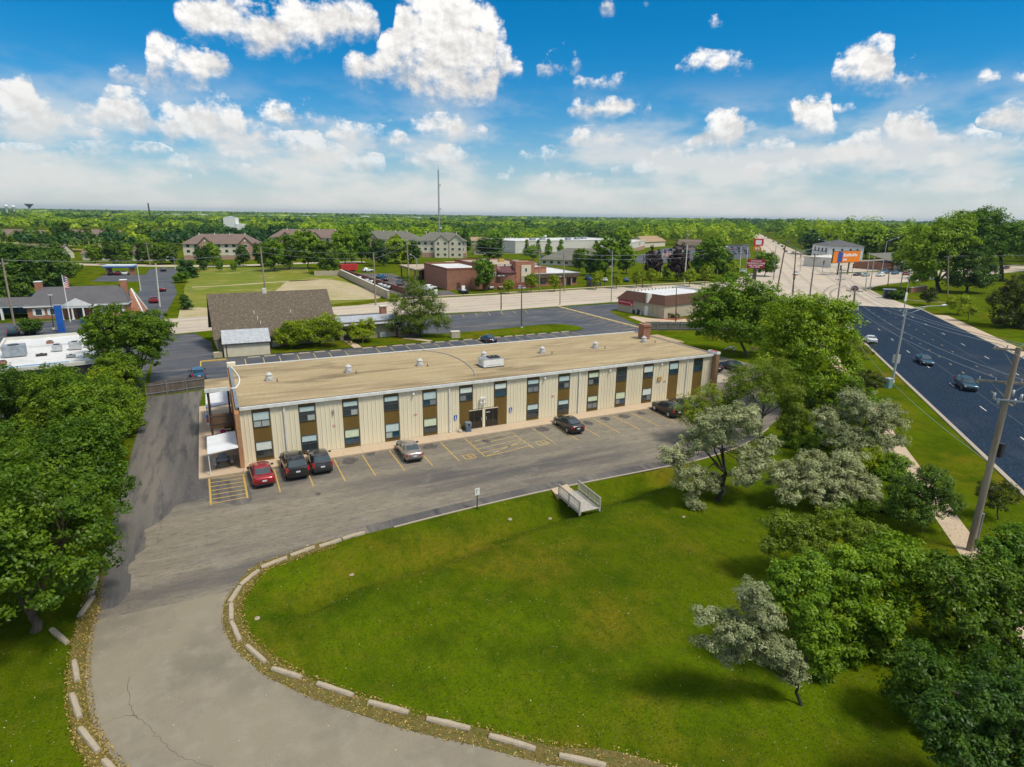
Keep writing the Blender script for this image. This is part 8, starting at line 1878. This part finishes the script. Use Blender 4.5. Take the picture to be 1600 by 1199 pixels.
for i, (px, py, hp, wp) in enumerate([(794, 459, 22, 18), (830, 457, 30, 22), (866, 456, 26, 19), (931, 453, 28, 19), (963, 451, 25, 17), (994, 450, 27, 18), (1017, 449, 29, 19), (1077, 448, 26, 21), (1101, 445, 31, 19)]):
    mt(px, py, hp, wp, 'lime', ORD[i] + ' round lime-green street tree along the cross road, counted from the dark red yard wall', 'street trees along the cross road')
for i, (px, py, hp, wp) in enumerate([(823, 399, 24, 12), (840, 398, 23, 11), (857, 399, 25, 13), (876, 397, 22, 13), (895, 390, 16, 11), (912, 389, 12, 10), (931, 393, 17, 11), (950, 398, 22, 13)]):
    mt(px, py, hp, wp, 'col', ORD[i] + ' conical tree along the long white store, counted from its blank cream corner', 'conical trees along the long store')
for (px, py, hp, wp, k_, lab) in [
    (756, 455, 48, 42, 'mid', 'full green tree before the rounded bay of the civic building'), (832, 407, 22, 20, 'mid', 'rounded tree behind the civic building roof'), (905, 424, 36, 28, 'mid2', 'tree before the hip-roofed office wall'), (945, 432, 56, 54, 'mid', 'large dense tree beside the hip-roofed office'), (922, 431, 32, 28, 'mid2', 'airy tree beside the large dense tree'), (970, 405, 42, 34, 'mid', 'tall tree at the end of the long white store'), (978, 428, 40, 40, 'mid', 'bushy tree behind the round street trees'),
    (1020, 438, 52, 30, 'purple', 'dark purple tree left of the flag'), (1058, 440, 58, 34, 'purple', 'dark purple tree right of the flag'), (1042, 436, 28, 18, 'bright', 'small yellowish tree between the purple trees'), (1104, 438, 62, 62, 'mid', 'big tree between the purple trees and the clinic board'), (1128, 435, 44, 36, 'mid2', 'greener tree beside the big tree near the clinic board'), (1195, 432, 36, 42, 'mid', 'rounded tree behind the maroon clinic board'), (1143, 437, 30, 26, 'brown' if False else 'bright', 'yellow-green small tree near the white truck'),
    (288, 434, 30, 24, 'spruce', 'blue spruce at the corner of the bank drive'), (300, 434, 28, 22, 'spruce', 'second blue spruce by the bank drive corner'), (284, 442, 16, 26, 'bush', 'rounded bush below the blue spruces'), (318, 422, 36, 28, 'dark', 'dark tree before the left apartment gable'), (334, 416, 34, 30, 'mid', 'green tree beside the left apartment gable'), (344, 424, 16, 14, 'mid', 'small verge tree below the left apartment block'), (366, 424, 14, 13, 'mid', 'smaller verge tree below the left apartment block'), (380, 416, 32, 24, 'dark', 'dark tree before the right gable of the left apartments'), (407, 417, 36, 24, 'dark', 'dark tree between the first two apartment blocks'),
    (428, 424, 46, 48, 'mid', 'hedge tree at the left end of the vacant lot hedge'), (452, 421, 54, 52, 'mid2', 'hedge tree below the second apartment block'), (482, 420, 56, 54, 'mid', 'broad hedge tree in the middle of the vacant lot hedge'), (512, 428, 52, 46, 'mid2', 'willowy hedge tree nearest the red trailer'), (540, 416, 56, 48, 'mid', 'hedge tree behind the red trailer'), (566, 412, 56, 46, 'mid', 'tall hedge tree before the olive-grey apartments'), (592, 416, 40, 32, 'dark', 'dark tree beside the pale timber pole'), (620, 412, 46, 46, 'bright', 'bright lime tree before the olive-grey apartments'), (646, 412, 34, 26, 'dark', 'dark tree left of the cream apartment end'), (727, 402, 42, 20, 'dark', 'dark tree right of the cream apartment end'), (765, 405, 32, 54, 'dark', 'spreading dark tree behind the civic roof'),
    (112, 434, 18, 18, 'bush', 'rounded dark bush by the bank grass'), (123, 424, 14, 14, 'bush', 'smaller round bush by the bank grass'), (150, 412, 28, 30, 'mid', 'tree before the low cream townhouse'), (178, 414, 36, 34, 'dark', 'dark tree between the townhouses'), (200, 413, 30, 26, 'mid', 'tree right of the small townhouse'), (228, 412, 34, 30, 'dark', 'dark tree behind the back road pole'), (252, 414, 36, 34, 'mid2', 'tree at the end of the back road lamp'), (268, 412, 30, 30, 'dark', 'dark tree left of the blue spruces'),
    (100, 388, 40, 34, 'dark', 'tall dark tree behind the low townhouse'), (75, 395, 34, 30, 'blue', 'blue-green tree behind the left thicket'), (1330, 400, 40, 50, 'dark', 'dark tree right of the white house'), (1352, 404, 44, 54, 'mid', 'dense tree behind the billboard'), (1300, 395, 42, 44, 'blue', 'dark tree behind the white house'), (1410, 425, 34, 44, 'mid2', 'lighter tree in front of the strip mall'), (1265, 398, 40, 40, 'blue', 'dark tree left of the white house'), (1395, 408, 40, 46, 'dark', 'dark tree over the strip mall roof'),
    (30, 468, 66, 70, 'dark', 'dark thicket tree beside the leaning power pole'), (72, 462, 64, 64, 'dark', 'dark thicket tree behind the bank chimney'), (95, 448, 56, 52, 'dark', 'dark thicket tree at the edge of the bank grass'), (50, 440, 56, 64, 'dark', 'dark thicket tree further back behind the bank'), (8, 446, 60, 70, 'dark', 'dark thicket tree furthest left behind the bank'), (86, 428, 46, 50, 'dark', 'dark thicket tree nearest the townhouse row'), (20, 432, 50, 60, 'dark', 'dark thicket tree behind the power pole'), (4, 480, 50, 50, 'dark', 'dark thicket tree below the bank lot lamp')]:
    mt(px, py, hp, wp, k_, lab)
for i in range(8):
    a_ = R(-43 + i * 1.75) + YAW; r_ = 600 + 14 * (i % 3); t = Bld('house', 'tan-roofed house in the row beyond the far-left meadow', (r_ * sin(a_), r_ * cos(a_)), (r_ * sin(a_) + 15 * cos(a_), r_ * cos(a_) - 15 * sin(a_)), 11, 'house', 'houses beyond the far meadow'); t.walls(M_CREAM, 3.4); t.gable(M_SHINGB, 3.4, 3.4, .5, wallm=M_CREAM)
# dead pale tree by the sales lot
x, y = G(1072, 385); o = thing('bare_tree', 'pale leafless tree behind the busy sales lot', 'tree', (x, y, 0)); b = MB().mat(0, True); g = np.random.default_rng(3)
limbs(b, (0, 0, 0), (0, 0, 5), [(4, 0, 12), (-4, 1, 12), (1, 0, 14), (-2, -1, 13), (6, 1, 10), (-6, 0, 10)], .5, g, 6, .08); b.build('trunk', M_BARKP, o)

# far woods: crowns massed to the horizon
g = np.random.default_rng(77)
AZR = [-60, -45, -38, -30, -20, -12, -6, 0, 5, 10, 15, 18, 21, 24, 27, 31, 36, 45, 60]
RMN = [400, 400, 405, 420, 420, 440, 430, 370, 420, 455, 470, 500, 520, 500, 450, 420, 400, 340, 330]
KEEP = [(-130, 585, 60), (-60, 590, 60), (-165, 560, 60), (-165, 640, 190), (180, 365, 55), (220, 345, 50), (260, 350, 55), (310, 370, 45), (170, 428, 20), (205, 466, 22), (240, 500, 25), (128, 417, 18), (370, 400, 20), (-200, 480, 80), (345, 108, 0)]
_ns = [(g.uniform(.004, .012), g.uniform(.004, .012), g.uniform(0, 6), g.uniform(0, 6)) for _ in range(6)]


def wob(x, y): return sum(np.sin(x * a + p) * np.sin(y * b + q) for a, b, p, q in _ns) / 3


WOOD = {k_: ([], [], []) for k_ in ('bright', 'mid', 'dark', 'blue')}
dirs = g.normal(size=(4000, 3)); dirs /= np.linalg.norm(dirs, axis=1, keepdims=True); dirs[:, 2] = np.abs(dirs[:, 2]) * 1.0 - .12
for (r0, r1, area, nq, wmin, wmax, lf) in [(300, 620, 120, 115, 12, 18, 1.15), (620, 1150, 240, 46, 15, 23, 1.9), (1150, 2600, 1250, 26, 30, 46, 4.6), (2600, 11000, 26000, 22, 110, 200, 17.0)]:
    n = int((R(104) / 2) * (r1 ** 2 - r0 ** 2) / area); rr = np.sqrt(g.uniform(r0 ** 2, r1 ** 2, n)); aa = g.uniform(-52, 52, n)
    ok = rr > np.interp(aa, AZR, RMN) + g.uniform(-18, 25, n)
    rr, aa = rr[ok], aa[ok]; a = np.radians(aa) + YAW; x, y = rr * np.sin(a), rr * np.cos(a)
    o_ = x * .695 - y * .719; hw = np.interp(rr, [300, 560, 860, 1500], [22, 17, 13, 10]); oc = np.interp(rr, [300, 560, 860], [34, 36, 37]); ok = (abs(o_ - oc) > hw) | (rr > 1500)
    for (kx, ky, kr) in KEEP: ok &= (x - kx) ** 2 + (y - ky) ** 2 > kr * kr
    wv = wob(x, y); ok &= (wv < .62) | (rr < 520)
    x, y, rr, aa, wv = x[ok], y[ok], rr[ok], aa[ok], wv[ok]
    w = g.uniform(wmin, wmax, len(x)); right = np.clip((aa - 4) / 14, 0, 1)
    h = g.uniform(7, 14, len(x)) * (1 + right * .6) * np.where(g.random(len(x)) < .06, 1.3, 1)
    kd = np.where(wv > .10, 'bright', np.where(wv > -.22, 'mid', np.where(g.random(len(x)) < .5, 'dark', 'blue')))
    kd = np.where(g.random(len(x)) < .16, g.choice(['bright', 'mid', 'dark'], len(x)), kd)
    kd = np.where((aa > -28) & (aa < -19) & (rr < 640), 'blue', kd); kd = np.where((aa > 3) & (aa < 9.5) & (rr < 640), 'dark', kd); kd = np.where((aa > -18) & (aa < -6) & (rr < 640), 'bright', kd)
    for key in WOOD:
        s_ = np.where(kd == key)[0]
        if not len(s_): continue
        ii = g.integers(0, len(dirs), (len(s_), nq)); dv = dirs[ii]; rad = g.uniform(.72, 1.0, (len(s_), nq, 1))
        # each crown: three offset lumps
        lump = g.uniform(-.28, .28, (len(s_), 3, 3)); pick = g.integers(0, 3, (len(s_), nq)); off = np.take_along_axis(lump, pick[..., None].repeat(3, 2), 1)
        sc_ = np.stack([w[s_] * .36, w[s_] * .36, h[s_] * .40], -1)[:, None, :]
        pts = np.stack([x[s_], y[s_], h[s_] * .56], -1)[:, None, :] + (dv * rad + off) * sc_
        tint = (g.uniform(.0, 1.0, len(s_))[:, None] * .78 + g.random((len(s_), nq)) * .22)
        pts = pts.reshape(-1, 3); dvf = dv.reshape(-1, 3); size = lf * np.ones(len(pts))
        WOOD[key][0].append(leaves(pts, dvf * 1.1, size, g, .75, .25, .20)); WOOD[key][1].append(tint.ravel())
for key, (V, T, _) in WOOD.items():
    stuff(tag(link('far_woods', leafmesh('far_woods', np.concatenate(V), np.concatenate(T), LM[key])), {'bright': 'sunlit yellow-green tree canopy spreading to the horizon', 'mid': 'mid green tree canopy spreading to the horizon', 'dark': 'dark green stands in the distant tree canopy', 'blue': 'blue-green stands in the distant tree canopy'}[key], 'woods'))

# ================================================================ summer haze
k = MB(); k.box(-15500, -15500, -2.5, 15500, 15500, 75); hz = k.build('haze', [])
hm = bpy.data.materials.new('haze_air'); hm.use_nodes = True; nt = hm.node_tree; nt.nodes.clear()
pv_ = nt.nodes.new('ShaderNodeVolumePrincipled'); pv_.inputs['Color'].default_value = (.55, .74, .88, 1); pv_.inputs['Density'].default_value = .000065; pv_.inputs['Anisotropy'].default_value = .2
om = nt.nodes.new('ShaderNodeOutputMaterial'); nt.links.new(pv_.outputs[0], om.inputs['Volume']); hz.data.materials.append(hm); stuff(tag(hz, 'thin bluish summer haze over the far woods', 'haze'))
